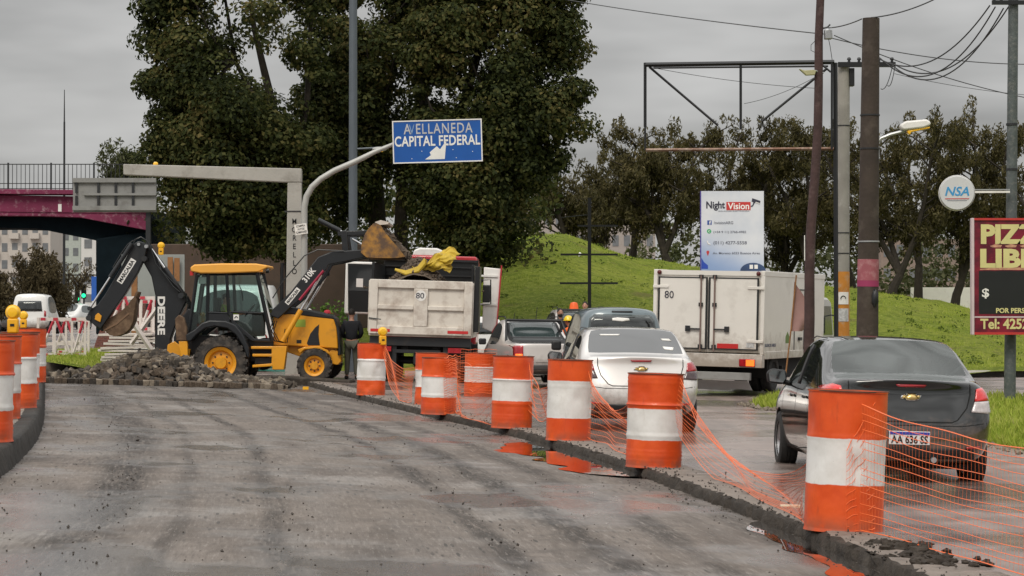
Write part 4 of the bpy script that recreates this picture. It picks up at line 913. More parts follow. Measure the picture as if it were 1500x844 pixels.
for k, (lb, px, pb_, pt, Y0, sp_) in enumerate(TREES): airy_tree(lb, px, pb_ + 4, pt, Y0, sp_, 20 + k, nb=15 if px > 900 else 13, low=.25, per=250)
# darker undergrowth behind the trunks
r = random.Random(9); C = []
for k in range(900):
    x = r.uniform(2, 34); y = 138 + r.uniform(-3, 8); zt = 3.0 + 5.0 * sm((x - 0) / 8) * (.6 + .4 * sin(x * .8)) ; c = np.array((x, y, r.uniform(.5, zt))); n = 26; g = rng.normal(size=(n, 3)); g /= np.linalg.norm(g, axis=1)[:, None]; C.append(g * r.uniform(.3, .8) + c)
o = leaf_mesh('undergrowth', np.concatenate(C), .3, m_leaf3, None); tag(o, 'olive green bushes massed low behind the feathery trees', 'bushes', kind='stuff')
C = []; r = random.Random(19)
for k in range(620):
    x = r.uniform(-14.5, 1.5); c = np.array((x, 95 + r.uniform(-3, 3), r.uniform(1.5, 6.6 + .8 * sin(x)))); n = 26; g = rng.normal(size=(n, 3)); g /= np.linalg.norm(g, axis=1)[:, None]; C.append(g * r.uniform(.3, .9) + c)
o = leaf_mesh('thicket', np.concatenate(C), .24, m_leaf1, None); tag(o, 'dense dark thicket behind the trunks of the big poplars and above the brown wall', 'bushes', kind='stuff')
# small trees at left
airy_tree('small light green tree behind the bridge railing', 178, 330, 222, 110, 70, 51, mat=m_leaf3, nb=12, low=.5, per=200, name='small_tree')
airy_tree('round brown leafy tree under the bridge beside the far traffic', 66, 470, 384, 120, 52, 52, mat=leafmat('brown_leaves', [(.05, .04, .02), (.09, .07, .035), (.13, .11, .06)], .2, .7), nb=16, low=.25, per=230, name='small_tree')
airy_tree('bare brown bushy tree at the far left edge under the bridge', -12, 470, 405, 126, 40, 53, mat=MATS['brown_leaves'], nb=10, low=.2, per=240, name='small_tree')
airy_tree('thin bare tree behind the far white tower under the bridge', 104, 470, 380, 150, 40, 54, mat=MATS['brown_leaves'], nb=6, low=.3, per=60, name='small_tree')
for k in range(8):   # low shoots at the hill foot, behind the digger
    pass
C = []; r = random.Random(8)
for k in range(170):
    x = r.uniform(-8.2, -5.2); c = np.array((x, 74 + r.uniform(-.5, 1), r.uniform(0, 2.1 * (.5 + .5 * r.random())))); g = rng.normal(size=(22, 3)); g /= np.linalg.norm(g, axis=1)[:, None]; C.append(g * r.uniform(.15, .35) + c)
o = leaf_mesh('shrub', np.concatenate(C), .14, leafmat('fresh_leaves', [(.05, .10, .015), (.10, .18, .03), (.16, .24, .05)], .3, .6), None); tag(o, 'bright green low shrubs between the digger and the dump truck', 'shrub')

# ------------------------------------------------------------------ far buildings under the bridge and behind the hill
m_bldg = pm('beige_facade', (.50, .46, .42), .8, var=.06, scale=.3); m_bldg2 = pm('pale_facade', (.62, .62, .60), .8, var=.05, scale=.3); m_win = pm('far_window', (.16, .17, .18), .3, var=.3, scale=1)
def block(label, px0, px1, pytop, Y0, nx, nz, mw, balc=False):
    a, c = P(px0, pytop, Y0), P(px1, pytop, Y0); W = c.x - a.x; Hh = a.z; o = empty('apartment_block', (a.x, Y0, 0), label=label, cat='building'); MB().bb(0, W, 0, 12, 0, Hh).build('walls', mw, o)
    dx = W / nx; dz = 3.0; nz = int(Hh / dz)
    g = MB(); g.bb(-dx * .27, dx * .27, -.06, -.01, -.75, .75); me = g.mesh('window'); me.materials.append(m_win); g = MB(); g.bb(-dx * .46, dx * .46, -1.0, -.01, -.1, .9); mb2 = g.mesh('balcony'); mb2.materials.append(mw)
    for i in range(nx):
        for k in range(nz):
            if Hh - (k + .5) * dz < 1: continue
            w_ = link_mesh('window', me, None, o); w_.location = ((i + .5) * dx, 0, Hh - (k + .5) * dz)
            if balc and i % 2: q = link_mesh('balcony', mb2, None, o); q.location = ((i + .5) * dx, 0, Hh - (k + .5) * dz - 1.4)
block('beige apartment tower with balconies seen far away under the bridge', -60, 74, 300, 420, 9, 20, m_bldg, True)
block('pale greenish tower right of the beige apartments under the bridge', 76, 118, 312, 460, 3, 20, pm('greenish_facade', (.42, .46, .42), .8))
block('narrow white tower beside the bridge pier far away', 119, 160, 318, 400, 2, 20, m_bldg2)
block('low pale building far behind the casuarina trees', 760, 960, 305, 330, 12, 5, pm('salmon_facade', (.36, .32, .29), .8))
block('low brick coloured building far behind the thick brown pole', 1290, 1460, 350, 300, 9, 4, pm('brick_facade', (.26, .20, .165), .8))
g = MB(); a, c = P(1335, 440, 134), P(1425, 421, 134); g.bb(a.x, c.x, 134, 134.3, -1, c.z); tag(g.build('white_wall', M_white), 'low white wall behind the hill left of the pizza sign', 'wall')
g = MB(); g.bb(P(480, 0, 470).x - 90, P(480, 0, 470).x - 0, 470, 480, 0, 9); o = g.build('far_hedge', pm('far_green', (.03, .045, .02), .9, var=.4, scale=.5)); bpy.data.objects.remove(o)
# traffic bridge/gantry and signals under the bridge
Y_ = 200; a = P(92, 425, Y_); o = empty('footbridge', (a.x, Y_, 0), label='pale footbridge structure crossing the road far away under the bridge', cat='footbridge')
MB().bb(0, 3.4, 0, .6, P(0, 431, Y_).z, P(0, 425, Y_).z).build('deck', m_bldg2, o); MB().bb(0, 3.4, .1, .3, P(0, 404, Y_).z, P(0, 402, Y_).z).build('top_beam', M_darksteel, o)
for k in range(4): MB().bb(.4 + k, .5 + k, .1, .3, P(0, 425, Y_).z, P(0, 402, Y_).z).build('strut', M_darksteel, o)
for xx in (.2, 3.1): MB().bb(xx, xx + .25, 0, .5, 0, P(0, 431, Y_).z).build('column', m_bldg2, o)
m_green = pm('green_signal', (.02, .9, .35), .3, emit=1.5)
for k, (px, py) in enumerate(((113, 437.5), (122.5, 433))):
    Y_ = 150; p = P(px, py, Y_); o = empty('traffic_light', (p.x, Y_, 0), label=('lower left', 'upper right')[k] + ' green traffic light far away under the bridge', cat='traffic light'); MB().bb(-.15, .15, 0, .15, p.z - .2, p.z + .7).build('housing', M_black, o); MB().cyl((0, .1, 0), (0, .1, p.z), .06, .06, 6).build('post', M_darksteel, o)
    MB().cyl((0, -.04, p.z), (0, -.001, p.z), .13, .13, 12).build('lamp', m_green, o)
p = P(137.5, 423, 88); o = MB().bb(-.09, .09, 0, .05, -.45, .45).build('blue_plate', pm('blue_plate', (.02, .12, .5), .5)); o.location = p; o.parent = None; tag(o, 'small blue vertical plate at the edge of the bridge pier', 'plate')

# ------------------------------------------------------------------ drums
m_drum = {}
def drum_mat(k, z1, z2):
    m, t, b = nodes('drum_paint'); T = NT(t); ob = T.n('TexCoord').outputs['Object']; s3 = T.n('SeparateXYZ'); T.L(ob, s3.inputs[0]); wv = T.noise(ob, 4 + k * .3, 4, .6, loc=(k * 3.1, 0, 0)); Z = T.math('ADD', s3.outputs[2], T.math('MULTIPLY_ADD', wv, .03, -.015))
    og = T.mix(T.rng(T.noise(ob, 3, 6, .6, loc=(k, k, 0)), .3, .7), (.66, .064, .006), (.78, .100, .010)); wh = T.mix(T.rng(T.noise(ob, 2.5, 7, .65, loc=(k * 2, 0, 0)), .35, .75), (.80, .79, .77), (.62, .60, .56))
    dd = T.rng(T.noise(ob, 1, 7, .7, sc=(9, 9, 2.2), loc=(k, 0, k)), .57, .76, 0, .5); og = T.mix(dd, og, (.34, .045, .012)); wh = T.mix(T.math('MULTIPLY', dd, .8), wh, (.40, .36, .32))
    sc = T.rng(T.noise(ob, 1, 5, .7, sc=(14, 14, 30), loc=(k * 5, 0, k)), .69, .73); wh = T.mix(T.math('MULTIPLY', sc, .7), wh, (.16, .14, .13)); og = T.mix(T.math('MULTIPLY', sc, .5), og, (.22, .03, .01))
    a = T.math('MULTIPLY', T.rng(Z, z1 - .004, z1 + .004), T.rng(Z, z2 + .004, z2 - .004)); c = T.mix(a, og, wh)
    ft = T.rng(Z, .16, .0, 0, .55); c = T.mix(T.math('MULTIPLY', ft, T.rng(T.noise(ob, 7, 5), .35, .6)), c, (.16, .10, .07))
    T.L(c, b.inputs['Base Color']); b.inputs['Roughness'].default_value = .42; b.inputs['Coat Weight'].default_value = .15
    T.L(T.bump(T.noise(ob, 3.2, 3), .25, .05), b.inputs['Normal']); return m
m_lid = pm('rusty_drum_top', (.14, .055, .03), .8, var=.5, scale=6, dirt=(.05, .03, .02), damt=.4)
def drum(x, y, z, h, rad, bands, tilt, label, ribs=True, seed=0, rz=None, group='orange and white steel drums along the roadworks'):
    r = random.Random(seed); rm = (Matrix.Rotation(tilt[0], 3, 'Y') @ Matrix.Rotation(tilt[1], 3, 'X') @ Matrix.Rotation(r.uniform(0, 6) if rz is None else rz, 3, 'Z')).to_euler(); o = empty('traffic_drum', (x, y, z), rm, label, 'barrel', group)
    n = 56; zz = [0, .004, .02, .03]; k = .05
    while k < .98: zz.append(k); k += .02
    zz += [.982, .99]; prof = []
    for t_ in zz:
        q = rad
        if ribs:
            for c, amp, wd in ((.34, .018, .010), (.665, .018, .010)): q += amp * math.exp(-((t_ - c) / wd) ** 2)
            for c in (.06, .095, .13, .165, .88, .915, .945): q += .0075 * math.exp(-((t_ - c) / .007) ** 2)
        else:
            for c in (.34, .67): q += .004 * math.exp(-((t_ - c) / .008) ** 2)
        if t_ < .012: q += .006
        prof.append((q, t_ * h))
    prof = [(.02, .01)] + prof + [(rad + .007, h * .992), (rad + .008, h), (rad - .003, h + .002), (rad - .006, h - .018), (.02, h - .02)]
    g = MB(); g.lathe(prof, n); dn = [(r.uniform(0, 6.28), r.uniform(.15, .85) * h, r.uniform(.006, .024), r.uniform(.12, .35)) for _ in range(10)]
    vs = []
    for v in g.v:
        a = math.atan2(v[1], v[0]); R_ = math.hypot(v[0], v[1]); k = 0
        if R_ > rad * .9:
            for da, dz, am, wd in dn:
                dd = abs((a - da + pi) % (2 * pi) - pi); k -= am * math.exp(-(dd / wd) ** 2 - ((v[2] - dz) / (wd * .45)) ** 2)
            k += .003 * sin(a * 3 + seed)
        vs.append((v[0] * (1 + k / rad), v[1] * (1 + k / rad), v[2]))
    g.v = vs; g.build('drum_body', drum_mat(seed, bands[0] * h, bands[1] * h), o, ang=50)
    g = MB(); g.cyl((0, 0, h - .022), (0, 0, h - .012), rad - .010, rad - .010, 40); g.build('drum_top', m_lid, o)
    g = MB(); g.lathe([(rad + .009, h - .006), (rad + .011, h + .004), (rad + .002, h + .006), (rad - .002, h - .002)], 56, close=True); g.build('rim', m_lid, o)
    g = MB(); g.cyl((rad * .55, 0, h - .012), (rad * .55, 0, h + .0), .03, .03, 12); g.build('bung', m_lid, o)
    return o
def at(px, py, z=0.0):   # point on level z under pixel
    Y = (CAMH - z) * FPX / (py - HOR); return (px - 750) / FPX * Y, Y
DR = [((1230, 775), 1.04, .293, (.335, .665), False, 'nearest drum, tallest in the view, right of the kerb in front of the dark sedan'),
      ((954, 683), .985, .292, (.295, .625), True, 'drum with strong ribs standing in front of the white sedan'),
      ((829.5, 644), 1.03, .285, (.28, .74), False, 'smooth drum with the widest white band, left of the white sedan'),
      ((747, 626), 1.02, .288, (.38, .68), True, 'drum with narrow white rings in front of the silver pickup'),
      ((640, 606), .91, .285, (.30, .66), True, 'drum with bunched orange net at its right side, near the dump truck'),
      ((541, 578.5), 1.04, .288, (.29, .70), True, 'drum carrying a yellow warning light beside the digger'),
      ((629, 592), .93, .29, (.34, .67), True, 'drum half hidden directly behind the one with the bunched net'),
      ((700, 577), .87, .31, (.33, .69), True, 'farthest right drum, draped completely in orange net')]
drums = []
for i, ((px, py), h, rad, bd, rib, lb) in enumerate(DR):
    x, y = at(px, py, 0); x += .025; drums.append(drum(x, y, -.008 if i < 6 else gz(x, y), h, rad, bd, (R(2.2 if i == 0 else 1.6), R(-.4)), lb, rib, i))
LD = [(21, 143, 'nearest drum on the left island, cut by the left edge', (.31, .655)), (31, 117, 'second drum on the left island, mostly behind the nearest one', (.31, .66)), (55, 105, 'drum on the left island carrying the large yellow warning light', (.33, .69)),
      (58, 96, 'drum on the left island squeezed behind the one with the large light', (.33, .68)), (68, 76, 'drum standing at the corner of the left island next to the rubble', (.30, .64)), (51.5, 70, 'farthest drum on the left island, only its orange top visible', (.3, .6))]
ldr = []
for i, (pr, s_, lb, bd) in enumerate(LD):
    Y_ = FPX / s_; x = (pr - 750) / s_ - .3; ldr.append(drum(x, Y_, isl_z(Y_) + .004, 1.03, .289, bd, (R(.6), 0), lb, True, 20 + i))
d = drums[5]; x, y, z = d.location; warning_light((x + .25, y - .16, z + 1.0), 1.05, 'yellow warning light clamped on the drum beside the digger', .3)
d = ldr[2]; x, y, z = d.location; warning_light((x - .02, y - .1, z + 1.036), 1.15, 'larger yellow warning light on a left island drum')
d = ldr[4]; x, y, z = d.location; warning_light((x - .12, y - .1, z + 1.036), .95, 'smaller yellow warning light on the drum at the island corner')

# ------------------------------------------------------------------ orange safety nets
m_net = pm('orange_net', (.85, .16, .04), .5, var=.15, trans=.2)
def net(label, A, B, nh, sp, seed, sagt=.12, sagb=.0, blow=.12, r=.0045, wob=.02):
    """A, B: (bottom point, top point) of each end; a sheet of crossing strands hangs between"""
    rd = random.Random(seed); A = [Vector(p) for p in A]; B = [Vector(p) for p in B]; L_ = (A[1] - B[1]).length; nv = max(4, int(L_ / sp)); f = [rd.uniform(0, 6) for _ in range(6)]
    n = 26; perp = (B[0] - A[0]).cross(Vector((0, 0, 1))).normalized()
    def pt(u, v):
        p = A[0].lerp(A[1], v).lerp(B[0].lerp(B[1], v), u); s = 4 * u * (1 - u); p.z -= s * (sagt * v + sagb * (1 - v))
        p += perp * (blow * s * sin(v * 2.6 + .5) + wob * sin(u * 13 + v * 5 + f[0])); p.z += wob * .6 * sin(u * 17 + v * 9 + f[1]); p.z = max(p.z, .014 + .004 * v); return p
    g = MB()
    for k in range(nh):
        v = k / (nh - 1) + rd.uniform(-.012, .012); v = max(0, min(1, v)); g.tube([pt(i / n, v) for i in range(n + 1)], r * (1.15 if k in (0, nh - 1) else .72), 3, cap=False)
    for k in range(nv + 1):
        u = k / nv; g.tube([pt(u, j / 10) for j in range(11)], r * .22, 3, cap=False)
    return tag(g.build('safety_net', m_net, smooth=False), label, 'net', 'orange safety netting strung between drums')
D = [tuple(d.location) for d in drums]
def wrap(i, h0, h1, dx=0, dy=0): x, y, z = D[i]; return ((x + dx, y + dy, z + h0), (x + dx, y + dy, z + h1))
nx_, ny_ = 3.35, 13.2
net('net stretched from the nearest drum out of the right edge', wrap(0, .03, .955, .09, -.30), ((nx_, ny_, .02), (nx_, ny_, .80)), 15, .065, 1, .06, .0, .0, .0040, .010)
net('net sagging to the ground between the nearest drum and the ribbed drum', wrap(1, .35, .93, .24, -.2), ((D[0][0] - .26, D[0][1] + .1, .03), (D[0][0] - .28, D[0][1] + .05, .50)), 16, .06, 2, .42, .3, -.25, .0028, .03)
net('net between the ribbed drum and the smooth drum in front of the white sedan', wrap(2, .05, .90, .26, -.1), wrap(1, .03, .75, -.20, .2), 13, .08, 3, .30, .03, -.2, .0042, .025)
net('short net between the smooth drum and the drum before the pickup', wrap(3, .25, .96, .25, -.12), wrap(2, .3, .85, -.22, .15), 9, .08, 4, .3, .1, .0, .0042, .02)
net('net draped over the farthest right drum', (((D[7][0] - .42, D[7][1] - .36, .03), (D[7][0] - .36, D[7][1] - .33, .90))), ((D[7][0] + .42, D[7][1] - .38, .03), (D[7][0] + .36, D[7][1] - .33, .9)), 17, .05, 5, .0, .0, .0, .0045, .015)
net('net hanging diagonally from the lit drum down to its neighbour', wrap(5, .72, .98, .27, -.1), ((D[6][0] - .35, D[6][1] - .2, .05), (D[6][0] - .25, D[6][1], .7)), 12, .07, 6, .22, .35, .0, .0045, .02)
net('net between the drum before the pickup and the bunched net', wrap(4, .1, .9, .28, -.12), wrap(3, .15, .98, -.2, .1), 10, .09, 7, .10, .45, .1, .0035, .03)
net('tightly bunched net hanging down the right side of a drum', wrap(4, .0, .90, .10, -.30), ((D[4][0] + .37, D[4][1] - .2, .0), (D[4][0] + .36, D[4][1] - .18, .93)), 26, .035, 8, -.03, 0, .05, .0055, .02)
net('net gathered over the nearest drum right side', wrap(0, .0, .62, -.02, -.305), ((D[0][0] + .20, D[0][1] - .235, .02), (D[0][0] + .2, D[0][1] - .235, .96)), 12, .04, 9, .0, 0, .0, .0030, .008)

# ------------------------------------------------------------------ cobblestone pile
m_cob = pm('cobblestone', (.085, .062, .043), .85, var=.5, scale=2.2, bump=.4, bscale=20, dirt=(.27, .23, .18), damt=.25, dscale=4)
m_cob2 = pm('dark_cobblestone', (.042, .034, .027), .8, var=.5, scale=3, bump=.4, bscale=20, dirt=(.16, .14, .12), damt=.3, dscale=4)
m_cob3 = pm('pale_cobblestone', (.23, .19, .145), .85, var=.4, scale=3, bump=.4, bscale=20, dirt=(.12, .10, .08), damt=.3, dscale=4)
pc0 = P(235, 560, 54.5); pile = empty('cobblestone_pile', (pc0.x, 54.5, 0), label='long heap of dug up brown cobblestones in front of the yellow digger', cat='rubble pile')
HT = [(-2.9, .10), (-2.3, .18), (-1.7, .30), (-1.2, .52), (-.7, .80), (-.1, .92), (.45, .80), (.9, .52), (1.3, .36), (1.8, .20), (2.3, .12), (2.9, .08)]
def ph(x, y):
    if not -2.95 < x < 2.95: return 0
    return .74 * max(0, interp(x, HT)) * max(0, 1 - abs(y / (1.15 if y < 0 else 1.6)) ** 1.35)
g = MB(); nx2, ny2 = 50, 26; vs = []
for j in range(ny2):
    for i in range(nx2):
        x = lerp(-3, 3, i / (nx2 - 1)); y = lerp(-1.3, 1.7, j / (ny2 - 1)); vs.append((x, y, ph(x, y) - .08 + milled_z(pc0.x + x, 54)))
g.add(vs, [(j * nx2 + i, j * nx2 + i + 1, (j + 1) * nx2 + i + 1, (j + 1) * nx2 + i) for j in range(ny2 - 1) for i in range(nx2 - 1)]); tag(g.build('earth_core', m_cob2, pile), kind='stuff')
cobs = []
r = random.Random(17)
for k in range(9):
    bm = bmesh.new(); bmesh.ops.create_cube(bm, size=1)
    for v in bm.verts: v.co = Vector((v.co.x * r.uniform(.8, 1.1), v.co.y * r.uniform(.75, 1.05), v.co.z * r.uniform(.7, 1))) + Vector((r.uniform(-.08, .08), r.uniform(-.08, .08), r.uniform(-.08, .08)))
    bmesh.ops.bevel(bm, geom=bm.edges[:], offset=.07, segments=1, affect='EDGES'); me = bpy.data.meshes.new('cobblestone'); bm.to_mesh(me); bm.free(); me.materials.append((m_cob, m_cob, m_cob2, m_cob, m_cob3, m_cob2, m_cob, m_cob2, m_cob3)[k]); cobs.append(me)
def place_cob(x, y, z, s, par):
    o = link_mesh('cobblestone', r.choice(cobs), None, par); o.location = (x, y, z); o.scale = (s, s, s); o.rotation_euler = (r.uniform(0, 6), r.uniform(0, 6), r.uniform(0, 6)); return o
spots = []
while len(spots) < 1150:
    x = r.uniform(-2.95, 2.95); y = r.uniform(-1.2, 1.3) if r.random() < .9 else 1.2; hh = ph(x, y)
    if hh < .01 or (r.random() > .35 + hh): continue
    spots.append((x, y, hh + r.uniform(-.02, .05)))
spots.sort(key=lambda p: p[1])
q300 = spots[:250]; rest = spots[250:]
for x, y, z in q300: place_cob(x, y, z + milled_z(pc0.x + x, 54) - .01, r.uniform(.09, .19), pile)
for k in range(44): x = -2.75 + 5.6 * k / 43; o = place_cob(x, -1.2 + .05 * sin(k), milled_z(pc0.x + x, 54) + .06, r.uniform(.14, .17), pile); o.rotation_euler = (r.uniform(-.1, .1), r.uniform(-.1, .1), r.uniform(-.3, .3))
for k in range(7): pass
g = MB()
for x, y, z in rest:
    me = r.choice(cobs); s_ = r.uniform(.11, .2); q = Euler((r.uniform(0, 6), r.uniform(0, 6), r.uniform(0, 6))).to_matrix(); c = Vector((x, y, z + milled_z(pc0.x + x, 54))); g.add([q @ (v.co * s_) + c for v in me.vertices], [tuple(p.vertices) for p in me.polygons])
o = g.build('loose_cobbles', m_cob, pile, smooth=False); o['kind'] = 'stuff'
m_, t, b = nodes('cobble_mixed'); T = NT(t); ge = T.n('NewGeometry'); ob = T.n('TexCoord').outputs['Object']; rp = T.n('ValToRGB'); T.L(ge.outputs['Random Per Island'], rp.inputs[0])
rp.color_ramp.elements[0].color = (.03, .025, .02, 1); rp.color_ramp.elements[1].color = (.23, .19, .14, 1); e = rp.color_ramp.elements.new(.6); e.color = (.085, .066, .048, 1)
T.L(T.mix(T.rng(T.noise(ob, 9, 6), .4, .7, 0, .6), rp.outputs[0], (.06, .05, .04)), b.inputs['Base Color']); b.inputs['Roughness'].default_value = .85; o.data.materials.clear(); o.data.materials.append(m_)

# ------------------------------------------------------------------ barricades at left
m_bar = pm('barricade_white', (.66, .60, .56), .6, var=.1, dirt=(.35, .28, .24), damt=.35, dscale=3); m_barred = pm('barricade_red', (.45, .03, .05), .6, var=.2)
def barricade(loc, W, H, rz, label, seed, lean=0):
    r = random.Random(seed); o = empty('barricade', loc, (lean, 0, rz), label, 'barricade', 'white and red wooden barricades')
    for z in (.03, H * .30, H - .09): MB().bb(-W / 2, W / 2, -.02, .02, z, z + .09).build('rail', m_bar, o)
    for x in (-W / 2, -W / 6, W / 6 * 1.1, W / 2 - .07): MB().bb(x, x + .07, -.045, -.021, -.02, H).build('upright', m_bar, o)
    for x0, x1 in ((-W / 2 + .1, -W / 6), (W / 6, -W / 6 + .1), (W / 6 + .1, W / 2 - .08)):
        p, q = Vector((x0, -.06, .12)), Vector((x1, -.06, H - .1)); q2 = p.lerp(q, .62)
        MB().tube([p, q2], .035, 4).build('brace', m_bar, o, smooth=False); MB().tube([q2, q], .036, 4).build('red_brace_end', m_barred, o, smooth=False)
    for x in (-W * .42, -W * .17, W * .2): MB().bb(x, x + .13, -.047 - .01, -.0215 - .024 - .001, H - .085, H - .005).build('red_reflector', m_barred, o); MB().bb(x + .1, x + .2, -.03, -.0215, .04, .11).build('red_reflector', m_barred, o)
    return o
p = P(77, 518, 66); barricade((p.x + .25, 66, .42), 1.35, 1.10, R(6), 'nearer white and red wooden barricade standing on the left island', 1)
p = P(100, 514, 69); barricade((p.x, 69.5, .44), 1.15, 1.05, R(-12), 'farther white and red wooden barricade, right of its twin', 2)
# stacked barricades behind the boom
p = P(194, 525, 63.5); st_ = empty('barricade_stack', (p.x, 63.5, gz(p.x, 63.5)), label='stack of white boards from dismantled barricades lying behind the digger boom', cat='stack')
r = random.Random(5)
for k in range(11):
    W = r.uniform(1.15, 1.45); g = MB().box((0, 0, 0), (W, 1.6, .06)); o = g.build('board', m_bar, st_, bevel=.005); o.location = (r.uniform(-.1, .1), 0, .06 + k * .085); o.rotation_euler = (0, r.uniform(-.035, .035), r.uniform(-.05, .05))
for k, (lx, lz, rz, W, H, ly) in enumerate(((-.1, 1.0, 0, 1.3, .95, .2), (.55, .55, 0, .95, 1.3, .5))):
    q = Vector(st_.location) + Vector((lx, ly, lz - .02)); barricade(q, W, H, R(6 - 14 * k), ('white barricade standing on top of the board stack', 'white barricade leaning behind the board stack at the digger')[k], 5 + k, lean=-.12)
o = MB().tube([(-.9, 0, 0), (0, 0, 1.25)], .06, 4).build('plank', m_bar, smooth=False); p = P(243, 505, 62); o.location = (p.x, 62.0, p.z + .02); tag(o, 'white plank leaning diagonally against the board stack', 'plank')
o = MB().tube([(0, 0, 0), (-.75, 0, 1.1)], .07, 4).build('plank', m_bar, smooth=False); p = P(226, 520, 61.8); o.location = (p.x, 61.9, p.z); tag(o, 'second white plank leaning the other way in front of the stack', 'plank')
# ------------------------------------------------------------------ cars
G_dark = glass('dark_car_glass', (.86, .94, .91), 2.1, .04)
G_tint = glass('tinted_glass', (.22, .23, .24), 1.7, .62)
G_side = glass('side_glass', (.30, .33, .33), 1.7, .5)
M_int = pm('car_interior', (.02, .02, .021), .8)
M_well = pm('wheel_well', (.008, .008, .008), .9)
M_trim = pm('black_trim', (.014, .014, .015), .55)
M_lampr = pm('tail_lamp_red', (.38, .010, .018), .12, coat=1, var=.35, scale=14)
M_lampc = pm('tail_lamp_clear', (.55, .50, .50), .15, coat=1, var=.3, scale=18)
M_lampd = pm('smoked_lamp', (.06, .03, .032), .12, coat=1, var=.3, scale=14)
M_rim = pm('alloy_rim', (.35, .35, .36), .35, .8)
M_plate = pm('number_plate', (.72, .72, .72), .4)
M_gold = pm('gold_emblem', (.75, .55, .22), .25, .8)
M_lit = pm('lit_tail_lamp', (1.0, .16, .02), .3, emit=1.2)
def paint(name, col, metal=.0, rough=.35, coat=1., **k): return pm(name, col, rough, metal, var=.05, scale=1.5, coat=coat, dirt=k.get('dirt', tuple(c * .55 + .03 for c in col)), damt=k.get('damt', .18), dscale=1.8, mud=((.17, .125, .10), .2, .62))

def loft_car(root, rings, capR, capF, groups, paint_m, wheels, wr, wellw=.26, crease=(), sub=2, extra_m=None, name='body'):
    """rings: half outlines (9 points bottom centre..top centre); capR/capF: centre points 1..7; groups {(ring, strip): part name or (name, side)}"""
    bm = bmesh.new(); nR = len(rings); Kn = len(rings[0]); V = {}
    for i, rg in enumerate(rings):
        for j, (x, y, z) in enumerate(rg):
            if j in (0, Kn - 1): V[i, j, 0] = V[i, j, 1] = bm.verts.new((0, y, z))
            else: V[i, j, 0] = bm.verts.new((x, y, z)); V[i, j, 1] = bm.verts.new((-x, y, z))
    lay = bm.faces.layers.int.new('g'); names = ['body', 'well']; cl = bm.edges.layers.float.get('crease_edge') or bm.edges.layers.float.new('crease_edge')
    def fc(vs, g):
        f = bm.faces.new(vs)
        if g not in names: names.append(g)
        f.material_index = names.index(g); return f
    for i in range(nR - 1):
        for j in range(Kn - 1):
            g = groups.get((i, j)); 
            for s in (0, 1):
                gn = 'body' if not g else (g if j == Kn - 2 else g + ('|L' if s else '|R'))
                vs = [V[i, j, s], V[i + 1, j, s], V[i + 1, j + 1, s], V[i, j + 1, s]]
                fc(vs if s == 0 else vs[::-1], gn)
    for i, cap, fl in ((0, capR, 0), (nR - 1, capF, 1)):
        C = {0: V[i, 0, 0], Kn - 1: V[i, Kn - 1, 0]}
        for j in range(1, Kn - 1): C[j] = bm.verts.new((0, cap[j - 1][0], cap[j - 1][1]))
        for j in range(Kn - 1):
            for s in (0, 1):
                vs = [C[j], V[i, j, s], V[i, j + 1, s], C[j + 1]]; u = []
                for v in vs:
                    if v not in u: u.append(v)
                if (s + fl) % 2: u = u[::-1]
                fc(u, 'body')
    bmesh.ops.recalc_face_normals(bm, faces=bm.faces)
    for e in bm.edges:
        gs = {f.material_index for f in e.link_faces}
        if len(gs) > 1 and any(names[k] not in ('body',) for k in gs): e[cl] = .75
    for (i, j), cv in dict(crease).items():
        for s in (0, 1):
            for i2 in range(nR - 1) if i == '*' else (i,):
                e = bm.edges.get((V[i2, j, s], V[i2 + 1, j, s]))
                if e: e[cl] = max(e[cl], cv)
    me = bpy.data.meshes.new('b'); bm.to_mesh(me); bm.free(); o = bpy.data.objects.new('b', me); COL.objects.link(o)
    for _ in names: me.materials.append(MATS['black_paint'])
    m = o.modifiers.new('s', 'SUBSURF'); m.levels = m.render_levels = sub
    cut = MB()
    for (wy, wz, hw) in wheels:
        for s in (-1, 1): cut.cyl((s * (hw - wellw), wy, wz), (s * (hw + .5), wy, wz), wr, wr, 28)
    cm_ = bpy.data.meshes.new('c'); cm_.from_pydata(cut.v, [], cut.f); 
    for _ in names: cm_.materials.append(MATS['black_paint'])
    for p in cm_.polygons: p.material_index = 1
    b2 = bmesh.new(); b2.from_mesh(cm_); bmesh.ops.recalc_face_normals(b2, faces=b2.faces); b2.to_mesh(cm_); b2.free()
    co = bpy.data.objects.new('c', cm_); COL.objects.link(co)
    if wheels:
        b = o.modifiers.new('b', 'BOOLEAN'); b.object = co; b.operation = 'DIFFERENCE'; b.solver = 'EXACT'
    me2 = realize(o); bpy.data.objects.remove(o); bpy.data.objects.remove(co)
    ck = bmesh.new(); ck.from_mesh(me2); bvh = BVHTree.FromBMesh(ck)
    parts = {}
    for gi, gn in enumerate(names):
        k = ck.copy(); dl = [f for f in k.faces if f.material_index != gi]
        if len(dl) == len(k.faces): k.free(); continue
        bmesh.ops.delete(k, geom=dl, context='FACES'); nm = gn.split('|')[0]; mm = bpy.data.meshes.new(nm)
        for f in k.faces: f.material_index = 0; f.smooth = True
        k.to_mesh(mm); k.free(); mm.set_sharp_from_angle(angle=R(40))
        mt = paint_m if gn == 'body' else M_well if gn == 'well' else (extra_m or {}).get(nm, G_side)
        q = link_mesh(name if gn == 'body' else 'wheel_arch' if gn == 'well' else nm, mm, mt, root); parts[gn] = q
    ck.free(); return bvh, parts

